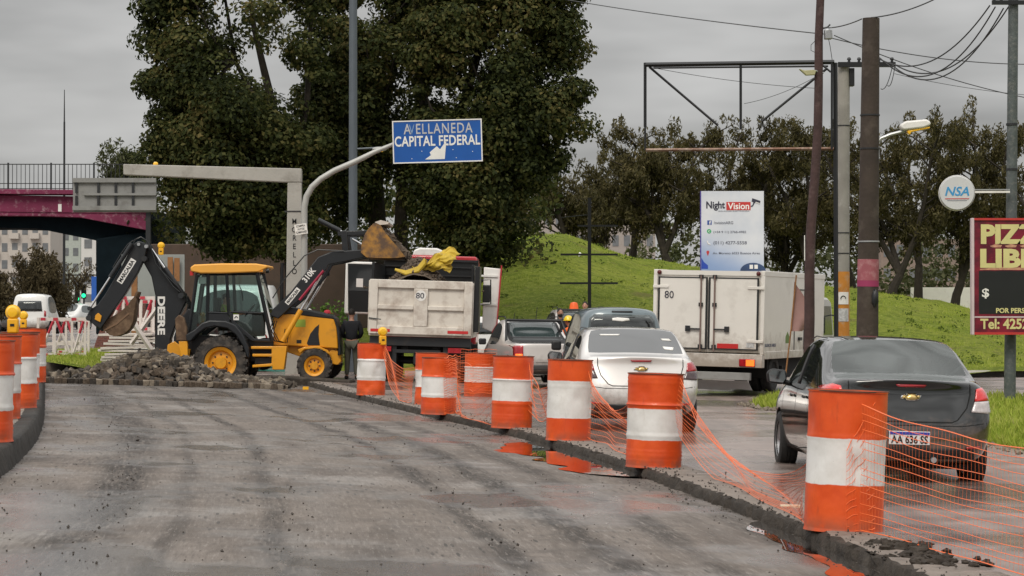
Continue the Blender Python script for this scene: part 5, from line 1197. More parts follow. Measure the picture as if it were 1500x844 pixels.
def project(bvh, poly, org, u, v, d, off=.006, cuts=3):
    """polygon in the (u,v) plane at org thrown along d onto the surface"""
    org, u, v, d = Vector(org), Vector(u), Vector(v), Vector(d).normalized()
    bm = bmesh.new(); vs = [bm.verts.new(org + u * a + v * b_) for a, b_ in poly]; f = bm.faces.new(vs); bmesh.ops.triangulate(bm, faces=[f])
    for _ in range(cuts): bmesh.ops.subdivide_edges(bm, edges=[e for e in bm.edges if e.calc_length() > .05], cuts=1, use_grid_fill=True)
    bmesh.ops.triangulate(bm, faces=bm.faces[:])
    miss = []
    for w_ in bm.verts:
        h = bvh.ray_cast(w_.co, d, 4)
        if h[0]: w_.co = h[0] - d * off
        else: miss.append(w_)
    bmesh.ops.delete(bm, geom=miss, context='VERTS')
    for f in bm.faces: f.smooth = True
    me = bpy.data.meshes.new('patch'); bm.to_mesh(me); bm.free(); return me
def decal(root, bvh, nm, poly, mt, org, u, v, d, off=.006, mirror=False, cuts=3, label=None):
    o = link_mesh(nm, project(bvh, poly, org, u, v, d, off, cuts), mt, root); o.data.name = nm
    sl_ = o.modifiers.new('s', 'SOLIDIFY'); sl_.thickness = .012; sl_.offset = -1 if False else 0
    if mirror:
        me = o.data.copy(); 
        for w_ in me.vertices: w_.co.x *= -1
        me.flip_normals(); q = link_mesh(nm, me, None, root); s2 = q.modifiers.new('s', 'SOLIDIFY'); s2.thickness = .012; s2.offset = 0
    return o
REAR = dict(org=(0, -1.5, 0), u=(1, 0, 0), v=(0, 0, 1), d=(0, 1, 0))
def seam(root, bvh, pts, wd, org, u, v, d, mt=None, mirror=False, off=.003, nm='panel_gap'):
    poly_pts = [Vector(p) for p in pts]; L_ = []; R__ = []
    for i, p in enumerate(poly_pts):
        t = (poly_pts[min(i + 1, len(pts) - 1)] - poly_pts[max(0, i - 1)]).normalized(); n_ = Vector((-t.y, t.x)) * wd / 2; L_.append(p + n_); R__.append(p - n_)
    vs = []; fs = []; org, u, v, d = Vector(org), Vector(u), Vector(v), Vector(d).normalized(); N_ = 6
    for i in range(len(pts) - 1):
        for k in range(N_ + (i == len(pts) - 2)):
            t = k / N_; ok = []
            for S_ in (L_, R__):
                p = S_[i].lerp(S_[i + 1], t); h = bvh.ray_cast(org + u * p.x + v * p.y, d, 4); ok.append(h[0] - d * off if h[0] else None)
            vs.append(ok)
    V_ = []; F_ = []
    for i in range(len(vs) - 1):
        if all(q is not None for q in vs[i] + vs[i + 1]):
            k = len(V_); V_ += [tuple(vs[i][0]), tuple(vs[i][1]), tuple(vs[i + 1][1]), tuple(vs[i + 1][0])]; F_.append((k, k + 1, k + 2, k + 3))
    if not V_: return
    me = bpy.data.meshes.new(nm); me.from_pydata(V_, [], F_); o = link_mesh(nm, me, mt or M_well, root)
    if mirror:
        me2 = bpy.data.meshes.new(nm); me2.from_pydata([(-a, b_, c) for a, b_, c in V_], [], F_); link_mesh(nm, me2, mt or M_well, root)

def wheel(root, x, y, z, r, wd, rimm=None, spokes=7, side=1, tread=False):
    Mx = Matrix.Rotation(pi / 2, 4, 'Y')
    g = MB(); h = wd / 2; g.lathe([(r * .62, -h * .85), (r * .70, -h), (r * .88, -h), (r * .97, -h * .86), (r, -h * .6), (r, -h * .22), (r * .975, -h * .2), (r * .975, -h * .12), (r, -h * .1), (r, h * .1), (r * .975, h * .12), (r * .975, h * .2), (r, h * .22), (r, h * .6), (r * .97, h * .86), (r * .88, h), (r * .70, h), (r * .62, h * .85)], 40, Mx, close=True)
    o = g.build('wheel', M_rubber, root); o.location = (x, y, z)
    g = MB(); s = side; g.lathe([(r * .02, s * h * .35), (r * .15, s * h * .45), (r * .17, s * h * .25), (r * .5, s * h * .12), (r * .60, s * h * .55), (r * .64, s * h * .92), (r * .645, s * h * .85), (r * .62, -s * h * .8), (r * .05, -s * h * .3)], 36, Mx)
    for k in range(spokes):
        a = 2 * pi * k / spokes; g.box((s * h * .5, cos(a) * r * .38, sin(a) * r * .38), (h * .25, r * .14, r * .46), Matrix.Rotation(a - pi / 2, 3, 'X'))
    g.build('rim', rimm or M_rim, o); return o

def sedan(root, col, glassR, dark=False, detail=True):
    rings = [
     [(0, .12, .27), (.58, .12, .27), (.71, .09, .36), (.795, .08, .56), (.80, .13, .73), (.775, .19, .90), (.735, .21, .985), (.66, .17, 1.05), (0, .13, 1.075)],
     [(0, .38, .22), (.66, .38, .22), (.80, .38, .30), (.848, .38, .56), (.85, .40, .76), (.825, .42, .91), (.775, .45, 1.0), (.67, .45, 1.055), (0, .45, 1.09)],
     [(0, .80, .18), (.70, .80, .18), (.82, .80, .26), (.85, .80, .55), (.856, .80, .78), (.825, .80, .95), (.775, .76, 1.05), (.70, .72, 1.09), (0, .68, 1.115)],
     [(0, 1.25, .17), (.72, 1.25, .17), (.83, 1.25, .25), (.852, 1.25, .55), (.856, 1.25, .78), (.815, 1.22, .955), (.685, 1.25, 1.345), (.615, 1.32, 1.432), (0, 1.24, 1.458)],
     [(0, 2.02, .17), (.72, 2.02, .17), (.83, 2.02, .25), (.852, 2.02, .55), (.856, 2.02, .77), (.82, 2.02, .94), (.675, 1.98, 1.385), (.58, 1.98, 1.455), (0, 1.95, 1.485)],
     [(0, 2.12, .17), (.72, 2.12, .17), (.83, 2.12, .25), (.852, 2.12, .55), (.856, 2.12, .77), (.82, 2.12, .94), (.675, 2.08, 1.385), (.58, 2.08, 1.455), (0, 2.06, 1.485)],
     [(0, 2.85, .17), (.72, 2.85, .17), (.83, 2.85, .25), (.850, 2.85, .55), (.852, 2.85, .76), (.815, 3.00, .92), (.655, 2.55, 1.36), (.56, 2.58, 1.425), (0, 2.62, 1.455)],
     [(0, 3.30, .17), (.72, 3.30, .17), (.82, 3.30, .26), (.845, 3.30, .56), (.845, 3.30, .76), (.80, 3.30, .90), (.745, 3.22, .965), (.64, 3.25, .995), (0, 3.42, 1.01)],
     [(0, 3.80, .18), (.70, 3.80, .18), (.81, 3.80, .28), (.84, 3.80, .55), (.83, 3.80, .72), (.78, 3.80, .84), (.70, 3.80, .90), (.5, 3.80, .925), (0, 3.85, .93)],
     [(0, 4.12, .2), (.55, 4.12, .2), (.70, 4.10, .30), (.76, 4.08, .5), (.75, 4.07, .62), (.71, 4.05, .70), (.6, 4.05, .74), (.42, 4.08, .76), (0, 4.12, .77)]]
    capR = [(.06, .27), (.0, .36), (-.005, .56), (.075, .72), (.12, .90), (.13, .985), (.09, 1.055)]
    capF = [(4.2, .2), (4.25, .30), (4.26, .5), (4.24, .62), (4.22, .70), (4.18, .74), (4.15, .76)]
    groups = {(2, 7): 'rear_window', (2, 6): None, (3, 5): 'side_window', (4, 5): None, (5, 5): 'side_window', (6, 7): 'windscreen'}
    groups = {k: v for k, v in groups.items() if v}
    bvh, parts = loft_car(root, rings, capR, capF, groups, col, [(.80, .31, .86), (3.33, .31, .86)], .345, crease={('*', 5): .3, (0, 7): .7, (1, 7): .45, ('*', 7): .35}, extra_m={'rear_window': glassR, 'windscreen': glassR})
    # widen rear window over part of the C pillar strip already by the ring layout
    for (y, s) in ((.80, -1), (.80, 1), (3.33, -1), (3.33, 1)): wheel(root, s * .755, y, .305, .305, .20, side=s)
    # interior
    g = MB(); g.bb(-.68, .68, .9, 3.2, .25, .32); g.bb(-.66, .66, 1.15, 1.35, .5, 1.0); g.bb(-.66, .66, .75, 1.15, .93, .96)
    for s in (-1, 1): g.bb(s * .36 - .24, s * .36 + .24, 2.02, 2.18, .5, 1.05); g.bb(s * .36 - .13, s * .36 + .13, 2.05, 2.15, 1.07, 1.25); g.bb(s * .36 - .12, s * .36 + .12, 1.2, 1.3, 1.0, 1.13)
    g.bb(-.7, .7, 3.0, 3.25, .75, .93); g.build('seats', M_int, root, bevel=.03)
    for s in (-1, 1):
        m_ = MB(); m_.prism([(s * .93 + a_, 1.0 + b_) for a_, b_ in ((-.10, -.07), (.08, -.085), (.115, -.03), (.10, .07), (-.06, .085), (-.115, .04))], 2.93, 3.02); q = m_.build('wing_mirror', M_trim, root, bevel=.03, seg=3); g = MB(); g.tube([(s * .80, 3.0, .93), (s * .87, 2.99, .95)], .03, 8); g.build('mirror_arm', M_trim, q)
        g = MB(); g.prism([(s * .93 + a_ * .80, 1.0 + b_ * .78) for a_, b_ in ((-.10, -.07), (.08, -.085), (.115, -.03), (.10, .07), (-.06, .085), (-.115, .04))], 2.922, 2.929); g.build('mirror_glass', pm('mirror_silver', (.45, .46, .47), .08, 1), q)
    # tail lamps wrapping round the corner
    c45 = Vector((-.62, .78, 0)).normalized(); u45 = Vector((.78, .62, 0))
    lampU = [(.46, .955), (.60, .975), (.83, .975), (.89, .955), (.90, .885), (.56, .885), (.50, .93)]
    base = Vector((.6, -.6, 0)); 
    def dl(nm, poly, mt, off=.008): decal(root, bvh, nm, poly, mt, (0, -1.0, 0), (.937, .35, 0), (0, 0, 1), (-.35, .937, 0), off, mirror=True)
    dl('tail_lamp', [(1.065, .985), (1.16, 1.0), (1.36, .965), (1.37, .88), (1.02, .865)], pm('lit_red_lamp', (.75, .02, .02), .12, coat=1, var=.3, scale=14) if dark else M_lampr)
    dl('tail_lamp_lower', [(1.018, .86), (1.37, .875), (1.355, .79), (1.20, .745), (.965, .76)], M_lampc if dark else M_lampd, .0075)
    if detail:
        seam(root, bvh, [(-.60, 1.045), (-.60, .93), (-.56, .80), (-.46, .68), (-.40, .655), (.40, .655), (.46, .68), (.56, .80), (.60, .93), (.60, 1.045)], .012, **REAR)
        seam(root, bvh, [(-.82, .66), (-.5, .62), (.5, .62), (.82, .66)], .008, **REAR)
        decal(root, bvh, 'brake_light', [(-.15, 1.015), (.15, 1.015), (.13, .992), (-.13, .992)], M_lampr, off=.008, **REAR)
        z0_ = .895; bow = [(-.105, -.018), (-.085, .022), (-.03, .022), (-.035, .038), (.045, .038), (.038, .022), (.105, .018), (.085, -.022), (.03, -.022), (.035, -.038), (-.045, -.038), (-.038, -.022)]
        decal(root, bvh, 'emblem', [(a * .9, z0_ + b_ * .75) for a, b_ in bow], M_gold, off=.012, cuts=1, **REAR); decal(root, bvh, 'emblem_edge', [(a * 1.0, z0_ + b_ * .95) for a, b_ in bow], M_chrome, off=.006, cuts=1, **REAR)
        decal(root, bvh, 'lower_valance', [(-.62, .40), (.62, .40), (.66, .30), (-.66, .30)], M_trim, off=.006, **REAR)
        decal(root, bvh, 'bumper_reflector', [(-.70, .43), (-.55, .42), (-.55, .40), (-.70, .405)], M_lampr, off=.009, mirror=True, **REAR)
        SL = dict(org=(-2, 0, 0), u=(0, 1, 0), v=(0, 0, 1), d=(1, 0, 0))
        seam(root, bvh, [(1.22, .95), (1.22, .72), (1.10, .58), (1.2, .32), (2.05, .27), (2.07, .93)], .011, **SL); seam(root, bvh, [(2.07, .28), (3.0, .28), (3.08, .5), (3.06, .9)], .011, **SL)
        decal(root, bvh, 'door_handle', [(1.35, .84), (1.52, .845), (1.52, .82), (1.35, .815)], M_trim if dark else col, off=.02, **SL); decal(root, bvh, 'door_handle', [(2.22, .83), (2.39, .835), (2.39, .81), (2.22, .805)], M_trim if dark else col, off=.02, **SL)
        decal(root, bvh, 'window_frame', [(1.98, 1.36), (2.10, 1.37), (2.13, .95), (2.01, .95)], M_trim, off=.006, **SL)
        g = MB(); g.tube([(-.60, 1.6, 1.44), (-.62, 2.2, 1.455), (-.60, 2.6, 1.42)], .006, 5); g.build('roof_gutter', M_trim, root)
        g = MB(); g.cyl((.22, .02, .29), (.22, .3, .29), .028, .028, 12, cap=True); g.build('exhaust', M_steel, root)
    g = MB(); g.bb(-.62, .62, .3, 3.9, .19, .24); g.build('underbody', M_well, root)
    return bvh
m_dkcar = paint('dark_green_black_paint', (.003, .004, .0038), .0, .10, damt=.03, dirt=(.025, .022, .02))
m_silv = paint('silver_white_paint', (.80, .77, .74), .25, .28, damt=.15, dirt=(.32, .25, .22))
def plate(root, y, z, s_, w_=.40, h_=.13, size=.1):
    p_ = MB().box((0, 0, 0), (w_, .012, h_)).build('number_plate', M_plate, root, bevel=.004); p_.location = (0, y, z)
    q = MB().bb(-w_ / 2 + .005, w_ / 2 - .005, -.0085, -.0065, h_ / 2 - .034, h_ / 2 - .006).build('blue_band', pm('plate_blue', (.03, .05, .35), .5), p_)
    t = txt('plate_lettering', s_, size, M_black, p_, (0, -.0075, -.014), bold=.025); fit(t, w_ * .90, size * .80); return p_
c1 = empty('car', (3.88, 23.25, -.085), (0, R(1.6), R(1.5)), 'dark green black sedan with a pale number plate behind the nearest drum', 'car'); sedan(c1, m_dkcar, G_dark, True); c1.location.z = -.10
plate(c1, .10 - .02, .505 + .0, 'AA 636 SS'); 
for ch in c1.children:
    if ch.name.startswith('number_plate'): ch.location = (-.03, -.004, .50)
c2 = empty('car', (1.79, 33.1, -.05), (0, R(1.0), R(4.5)), 'silver white sedan with a grey rear window, right behind two drums', 'car'); bv = sedan(c2, m_silv, pm('grey_tinted_window', (.10, .105, .11), .18, coat=.6, var=.05), False)
UPW = dict(org=(0, -1.0, 0), u=(1, 0, 0), v=(0, 0, 1), d=(0, 1, 0))
decal(c2, bv, 'window_sticker', [(.40, 1.20), (.56, 1.19), (.54, 1.15), (.42, 1.165)], M_white, off=.004, **REAR); decal(c2, bv, 'window_sticker', [(-.47, 1.36), (-.18, 1.365), (-.2, 1.35), (-.46, 1.345)], M_white, off=.004, **REAR); decal(c2, bv, 'window_sticker', [(.40, 1.31), (.52, 1.31), (.55, 1.28), (.42, 1.29)], M_white, off=.004, **REAR)

# grey blue van-like hatchback ahead
def hatch(root, col, H=1.72, Wd=.80, Ln=4.0, wheels=True):
    rings = [[(0, .10, .3), (.6, .1, .3), (Wd - .08, .08, .42), (Wd - .01, .06, .60), (Wd, .10, .80), (Wd - .03, .13, 1.0), (Wd - .12, .27, H - .16), (Wd - .24, .36, H - .03), (0, .30, H)],
             [(0, .4, .22), (.66, .4, .22), (Wd - .02, .4, .35), (Wd + .02, .4, .6), (Wd + .03, .4, .8), (Wd + .005, .4, 1.0), (Wd - .10, .50, H - .14), (Wd - .22, .55, H - .02), (0, .55, H + .01)],
             [(0, 1.3, .2), (.7, 1.3, .2), (Wd, 1.3, .3), (Wd + .03, 1.3, .6), (Wd + .035, 1.3, .8), (Wd + .01, 1.3, 1.0), (Wd - .10, 1.3, H - .12), (Wd - .22, 1.3, H), (0, 1.3, H + .03)],
             [(0, 2.3, .2), (.7, 2.3, .2), (Wd, 2.3, .3), (Wd + .03, 2.3, .6), (Wd + .03, 2.3, .8), (Wd, 2.7, 1.0), (Wd - .12, 2.25, H - .12), (Wd - .24, 2.2, H - .02), (0, 2.25, H + .01)],
             [(0, 3.1, .2), (.7, 3.1, .2), (Wd - .02, 3.1, .3), (Wd, 3.1, .6), (Wd, 3.1, .78), (Wd - .05, 3.1, .95), (Wd - .1, 3.0, 1.02), (Wd - .2, 3.05, 1.06), (0, 3.2, 1.08)],
             [(0, Ln - .15, .25), (.5, Ln - .15, .25), (.65, Ln - .15, .35), (.70, Ln - .15, .55), (.70, Ln - .15, .68), (.66, Ln - .15, .76), (.6, Ln - .15, .8), (.4, Ln - .15, .82), (0, Ln - .1, .83)]]
    capR = [(.03, .3), (-.02, .42), (-.02, .6), (.03, .80), (.06, 1.0), (.19, H - .16), (.28, H - .04)]; capF = [(Ln - .03, .25), (Ln, .35), (Ln, .55), (Ln, .68), (Ln - .02, .76), (Ln - .05, .8), (Ln - .08, .82)]
    return loft_car(root, rings, capR, capF, {(1, 5): 'side_window', (2, 5): 'side_window', (3, 7): 'windscreen'}, col, [(.75, .32, Wd), (3.2, .32, Wd)], .36, extra_m={'windscreen': G_tint})[0]
m_gb = paint('grey_blue_paint', (.135, .175, .195), .3, .35, damt=.15)
c3 = empty('car', (2.12, 45.6, -.06), (0, R(.8), R(6)), 'grey blue hatchback van ahead of the silver white sedan', 'van'); bv = hatch(c3, m_gb, 1.80, .84)
decal(c3, bv, 'rear_window', [(-.66, 1.06), (-.60, 1.54), (-.52, 1.62), (.52, 1.62), (.60, 1.54), (.66, 1.06)], G_tint, off=.008, **REAR); MATS['rw'] = pm('window_frame_black', (.012, .014, .016), .3, coat=.6)
decal(c3, bv, 'window_frame', [(-.70, 1.02), (-.63, 1.58), (-.54, 1.66), (.54, 1.66), (.63, 1.58), (.70, 1.02)], pm('greenish_dark_window', (.03, .045, .045), .12, coat=1), off=.004, **REAR)
decal(c3, bv, 'brake_light', [(-.2, 1.73), (.2, 1.73), (.2, 1.705), (-.2, 1.705)], M_trim, off=.01, **REAR)
decal(c3, bv, 'window_sticker', [(-.20, 1.59), (-.1, 1.605), (.12, 1.59), (.14, 1.55), (-.02, 1.53), (-.2, 1.545)], M_white, off=.012, **REAR)
for s in (-1, 1):
    decal(c3, bv, 'tail_lamp', [(s * .70, 1.3), (s * .76, 1.25), (s * .80, .9), (s * .72, .88)][::s], M_lampr, off=.008, **REAR)
    for y in (.75, 3.2): wheel(c3, s * .74, y, .31, .31, .19, side=s)
[MB().bb(s * .97 - .10, s * .97 + .10, 2.6, 2.7, .93, 1.13).build('wing_mirror', M_trim, c3, bevel=.045, seg=3) for s in (-1, 1)]

# silver pickup with black sport bar
def pickup(root, col, hcab=1.50, Wd=.80, bed=1.75, cab=1.3, Ln=4.4, lit=None, doublecab=False):
    y1 = bed; y2 = bed + cab
    rings = [[(0, .14, .36), (.6, .12, .36), (Wd - .08, .10, .46), (Wd - .02, .09, .60), (Wd - .01, .10, .80), (Wd - .02, .10, .92), (Wd - .04, .11, .97), (Wd - .08, .12, .99), (0, .10, .99)],
             [(0, .35, .28), (.66, .35, .28), (Wd - .01, .35, .38), (Wd + .02, .35, .6), (Wd + .025, .35, .8), (Wd + .01, .35, .94), (Wd - .02, .35, .99), (Wd - .08, .35, 1.0), (0, .35, 1.0)],
             [(0, y1 - .15, .22), (.7, y1 - .15, .22), (Wd, y1 - .15, .3), (Wd + .03, y1 - .15, .6), (Wd + .03, y1 - .15, .8), (Wd + .01, y1 - .15, .95), (Wd - .02, y1 - .12, 1.0), (Wd - .08, y1 - .1, 1.01), (0, y1 - .08, 1.01)],
             [(0, y1 + .12, .22), (.7, y1 + .12, .22), (Wd, y1 + .1, .3), (Wd + .03, y1 + .1, .6), (Wd + .03, y1 + .1, .8), (Wd + .0, y1 + .1, .96), (Wd - .13, y1 + .12, hcab - .13), (Wd - .2, y1 + .14, hcab - .04), (0, y1 + .12, hcab)],
             [(0, y1 + .7, .22), (.7, y1 + .7, .22), (Wd, y1 + .7, .3), (Wd + .03, y1 + .7, .6), (Wd + .03, y1 + .7, .78), (Wd, y1 + .7, .93), (Wd - .13, y1 + .68, hcab - .09), (Wd - .22, y1 + .68, hcab - .02), (0, y1 + .7, hcab + .01)],
             [(0, y2, .22), (.7, y2, .22), (Wd, y2, .3), (Wd + .02, y2, .6), (Wd + .02, y2, .78), (Wd, y2 + .2, .93), (Wd - .15, y2 - .3, hcab - .12), (Wd - .23, y2 - .28, hcab - .05), (0, y2 - .25, hcab - .02)],
             [(0, y2 + .4, .22), (.7, y2 + .4, .22), (Wd - .02, y2 + .4, .3), (Wd, y2 + .4, .6), (Wd, y2 + .4, .78), (Wd - .05, y2 + .4, .92), (Wd - .09, y2 + .32, .96), (Wd - .18, y2 + .36, .99), (0, y2 + .5, 1.0)],
             [(0, Ln - .15, .25), (.5, Ln - .15, .25), (.65, Ln - .15, .35), (.72, Ln - .15, .55), (.72, Ln - .15, .68), (.68, Ln - .15, .76), (.6, Ln - .15, .8), (.4, Ln - .15, .82), (0, Ln - .1, .83)]]
    capR = [(.08, .36), (.02, .46), (.01, .6), (.04, .8), (.05, .92), (.06, .97), (.07, .985)]; capF = [(Ln - .03, .25), (Ln, .35), (Ln, .55), (Ln, .68), (Ln - .02, .76), (Ln - .05, .8), (Ln - .08, .82)]
    bvh = loft_car(root, rings, capR, capF, {(3, 5): 'side_window', (4, 5): 'side_window', (5, 7): 'windscreen'}, col, [(.78, .34, Wd), (Ln - .85, .34, Wd)], .38, extra_m={'windscreen': G_tint, 'side_window': pm('dark_side_window', (.03, .033, .035), .1, coat=1)}, crease={('*', 7): .5})[0]
    decal(root, bvh, 'window_frame', [(-.70, 1.01), (-.60, hcab - .03), (.60, hcab - .03), (.70, 1.01)], M_trim, org=(0, 0, 0), u=(1, 0, 0), v=(0, 0, 1), d=(0, 1, 0), off=.006); decal(root, bvh, 'rear_window', [(-.63, 1.04), (-.54, hcab - .08), (.54, hcab - .08), (.63, 1.04)], pm('greenish_dark_window', (.03, .045, .045), .12), org=(0, 0, 0), u=(1, 0, 0), v=(0, 0, 1), d=(0, 1, 0), off=.01)
    g = MB(); g.bb(-Wd + .12, Wd - .12, .2, y1 - .2, 1.0, 1.006); g.build('bed_cover', M_trim, root)
    g = MB(); g.tube([(-Wd + .06, y1 - .45, 1.0), (-Wd + .16, y1 + .03, hcab - .04), (Wd - .16, y1 + .03, hcab - .04), (Wd - .06, y1 - .45, 1.0)], .035, 8); g.tube([(-Wd + .15, y1 - .0, 1.0), (-Wd + .17, y1 + .02, hcab - .1)], .03, 8); g.tube([(Wd - .15, y1 - .0, 1.0), (Wd - .17, y1 + .02, hcab - .1)], .03, 8); g.build('sport_bar', M_trim, root)
    for s in (-1, 1):
        decal(root, bvh, 'tail_lamp', [(s * (Wd - .19), .94), (s * (Wd + .03), .94), (s * (Wd + .03), .60), (s * (Wd - .19), .60)][::s], M_lampr, off=.01, **REAR)
        decal(root, bvh, 'indicator', [(s * (Wd - .17), .75), (s * (Wd - .03), .75), (s * (Wd - .03), .66), (s * (Wd - .17), .66)][::s], M_lit if lit == s or lit == 2 else M_lampr, off=.022, **REAR)
        for y in (.78, Ln - .85): wheel(root, s * (Wd - .06), y, .32, .32, .2, side=s)
        MB().bb(s * (Wd + .13) - .09, s * (Wd + .13) + .09, y2 - .04, y2 + .05, .93, 1.08).build('wing_mirror', M_trim, root, bevel=.035, seg=3)
        g = MB(); g.tube([(s * (Wd - .18), y1 + .2, hcab + .0), (s * (Wd - .18), y1 + .25, hcab + .05), (s * (Wd - .18), y1 + .9, hcab + .05), (s * (Wd - .18), y1 + 1.0, hcab)], .015, 6); g.build('roof_rail', M_trim, root)
    seam(root, bvh, [(-Wd + .17, .97), (-Wd + .17, .55), (Wd - .17, .55), (Wd - .17, .97)], .012, **REAR)
    decal(root, bvh, 'bumper', [(-Wd + .05, .50), (Wd - .05, .50), (Wd - .08, .38), (-Wd + .08, .38)], pm('bumper_grey', (.09, .09, .09), .5), off=.02, **REAR)
    g = MB(); g.lathe([(.035, -.004), (.05, -.004), (.05, .004), (.035, .004)], 20, Matrix.Translation((0, .02, .78)) @ Matrix.Rotation(pi / 2, 4, 'X'), close=True); g.build('emblem_ring', M_steel, root)
    return bvh
m_pk = paint('silver_grey_paint', (.66, .62, .59), .3, .33, damt=.25, dirt=(.34, .28, .25))
c4 = empty('pickup_truck', (.90, 55.0, -.06), (0, R(.5), R(13)), 'small silver pickup with black sport bar and glowing indicator, beside the dump truck', 'pickup'); pickup(c4, m_pk, 1.56, .83, lit=-1)
[MB().tube([(x, 2.6, 1.5), (x + .01, 2.5, 1.56 + h)], .008, 5).build('roof_aerial', M_trim, c4) for x, h in ((-.3, .14), (.25, .28))]
c5 = empty('pickup_truck', (2.35, 70.0, .0), (0, 0, R(10)), 'taller silver double cab pickup parked farther ahead by the hill', 'pickup'); pickup(c5, m_pk, 1.78, .88, bed=1.5, cab=1.9, Ln=5.0)
for s in (-1, 1): pass
# plain cars farther away, one mesh per body with windows split off
def far_car(x, y, z, rz, col, label, kind='sedan', group='cars in the far traffic'):
    o = empty('car', (x, y, z), (0, 0, rz), label, 'car', group)
    if kind == 'sedan': sedan(o, col, G_tint, False, detail=False)
    else:
        bv = hatch(o, col, 2.45 if kind == 'tallvan' else 1.95 if kind == 'van' else 1.6, .88 if kind == 'van' else .8, 4.4)
        decal(o, bv, 'rear_window', [(-.62, 1.1), (-.55, 1.6 if kind == 'van' else 1.42), (.55, 1.6 if kind == 'van' else 1.42), (.62, 1.1)], G_tint, off=.012, cuts=2, **REAR)
        for s in (-1, 1):
            decal(o, bv, 'tail_lamp', [(s * .70, 1.15), (s * .79, 1.1), (s * .80, .85), (s * .70, .85)][::s], M_lampr, off=.01, cuts=1, **REAR)
            for yy in (.75, 3.2): wheel(o, s * .76, yy, .31, .31, .19, side=s)
    return o
m_wcar = paint('white_car_paint', (.82, .82, .80), .0, .35); m_gcar = paint('grey_car_paint', (.22, .23, .24), .3, .35)
far_car(-.75, 68, -.05, R(24), m_wcar, 'white car glimpsed between the dump truck and the small pickup', 'hatch', None)
p = P(42, 495, 114); far_car(p.x, 114, gz(p.x, 114) + .1, R(0), m_wcar, 'white van driving away behind the barricades, larger than the cars around it', 'van')
for px, Y_, kd, mt, rz, lb in ((118, 150, 'hatch', m_wcar, pi - .1, 'white car driving towards the camera beside the bridge pier'), (70, 150, 'hatch', m_wcar, 0, 'pale car right of the far white van'), (90, 165, 'sedan', m_gcar, 0, 'grey car between the white van and the approaching white car'), (20, 128, 'hatch', m_gcar, 0, 'grey car just left of the far white van'), (8, 130, 'sedan', m_gcar, 0, 'grey car at the left edge of the far traffic'), (30, 175, 'van', m_wcar, 0, 'small pale van farthest back in the left traffic')):
    p = P(px, 480, Y_); far_car(p.x, Y_, gz(p.x, Y_), rz, mt, lb, kd)
# white and teal vans behind the digger
p = P(425, 480, 70); far_car(p.x, 68, .0, R(84), m_wcar, 'tall white van parked crosswise right behind the digger cab', 'tallvan', None)
p = P(408, 480, 72); o = empty('tank_trailer', (p.x, 72, -.02), label='white topped teal cabin seen behind the digger exhaust', cat='cabin')
MB().bb(-.9, .9, 0, 1.6, 0, 1.45).build('cabin', pm('teal_panel', (.03, .30, .25), .5, dirt=(.1, .2, .2), damt=.2), o, bevel=.04); MB().prism([(-1.0, 1.45), (-.9, 1.72), (-.3, 1.95), (.3, 1.95), (.85, 1.8), (1.05, 1.45)], -.08, 1.7).build('roof', M_white, o, bevel=.06)
for k in range(3): MB().bb(-.6 + k * .5, -.58 + k * .5, -.012, -.001, .1, 1.4).build('panel_gap', M_black, o)

# ------------------------------------------------------------------ box truck
bx = empty('box_truck', (4.10, 50.4, -.03), (0, R(1.3), R(-22)), 'white box truck with number 80 turning right beside the leaning pole', 'truck')
# local: x across, y forward, origin at rear centre on ground
m_box = pm('box_truck_white', (.80, .765, .71), .4, mud=((.26, .20, .15), .3, 1.1), var=.04, dirt=(.45, .41, .36), damt=.22, dscale=1.2, coat=.2)
W2 = 1.21; ZB = .84; ZT = 2.56; LB = 5.0
g = MB(); g.bb(-W2, W2, .03, LB, ZB, ZT); g.build('box', m_box, bx, bevel=.03)
for s in (-1, 1): MB().bb(s * (W2 - .07), s * (W2 + .012), .0, LB + .01, ZT - .10, ZT + .012).build('top_rail', m_box, bx, bevel=.01); MB().bb(s * (W2 - .07), s * (W2 + .014), -.002, .10, ZB - .02, ZT - .101).build('corner_post', m_box, bx, bevel=.01); MB().bb(s * (W2 - .04), s * (W2 + .02), .1, LB, ZB - .12, ZB + .04).build('side_rail', m_box, bx, bevel=.01)
MB().bb(-W2 + .07, W2 - .07, .0, .06, ZT - .10, ZT - .0).build('header', m_box, bx)
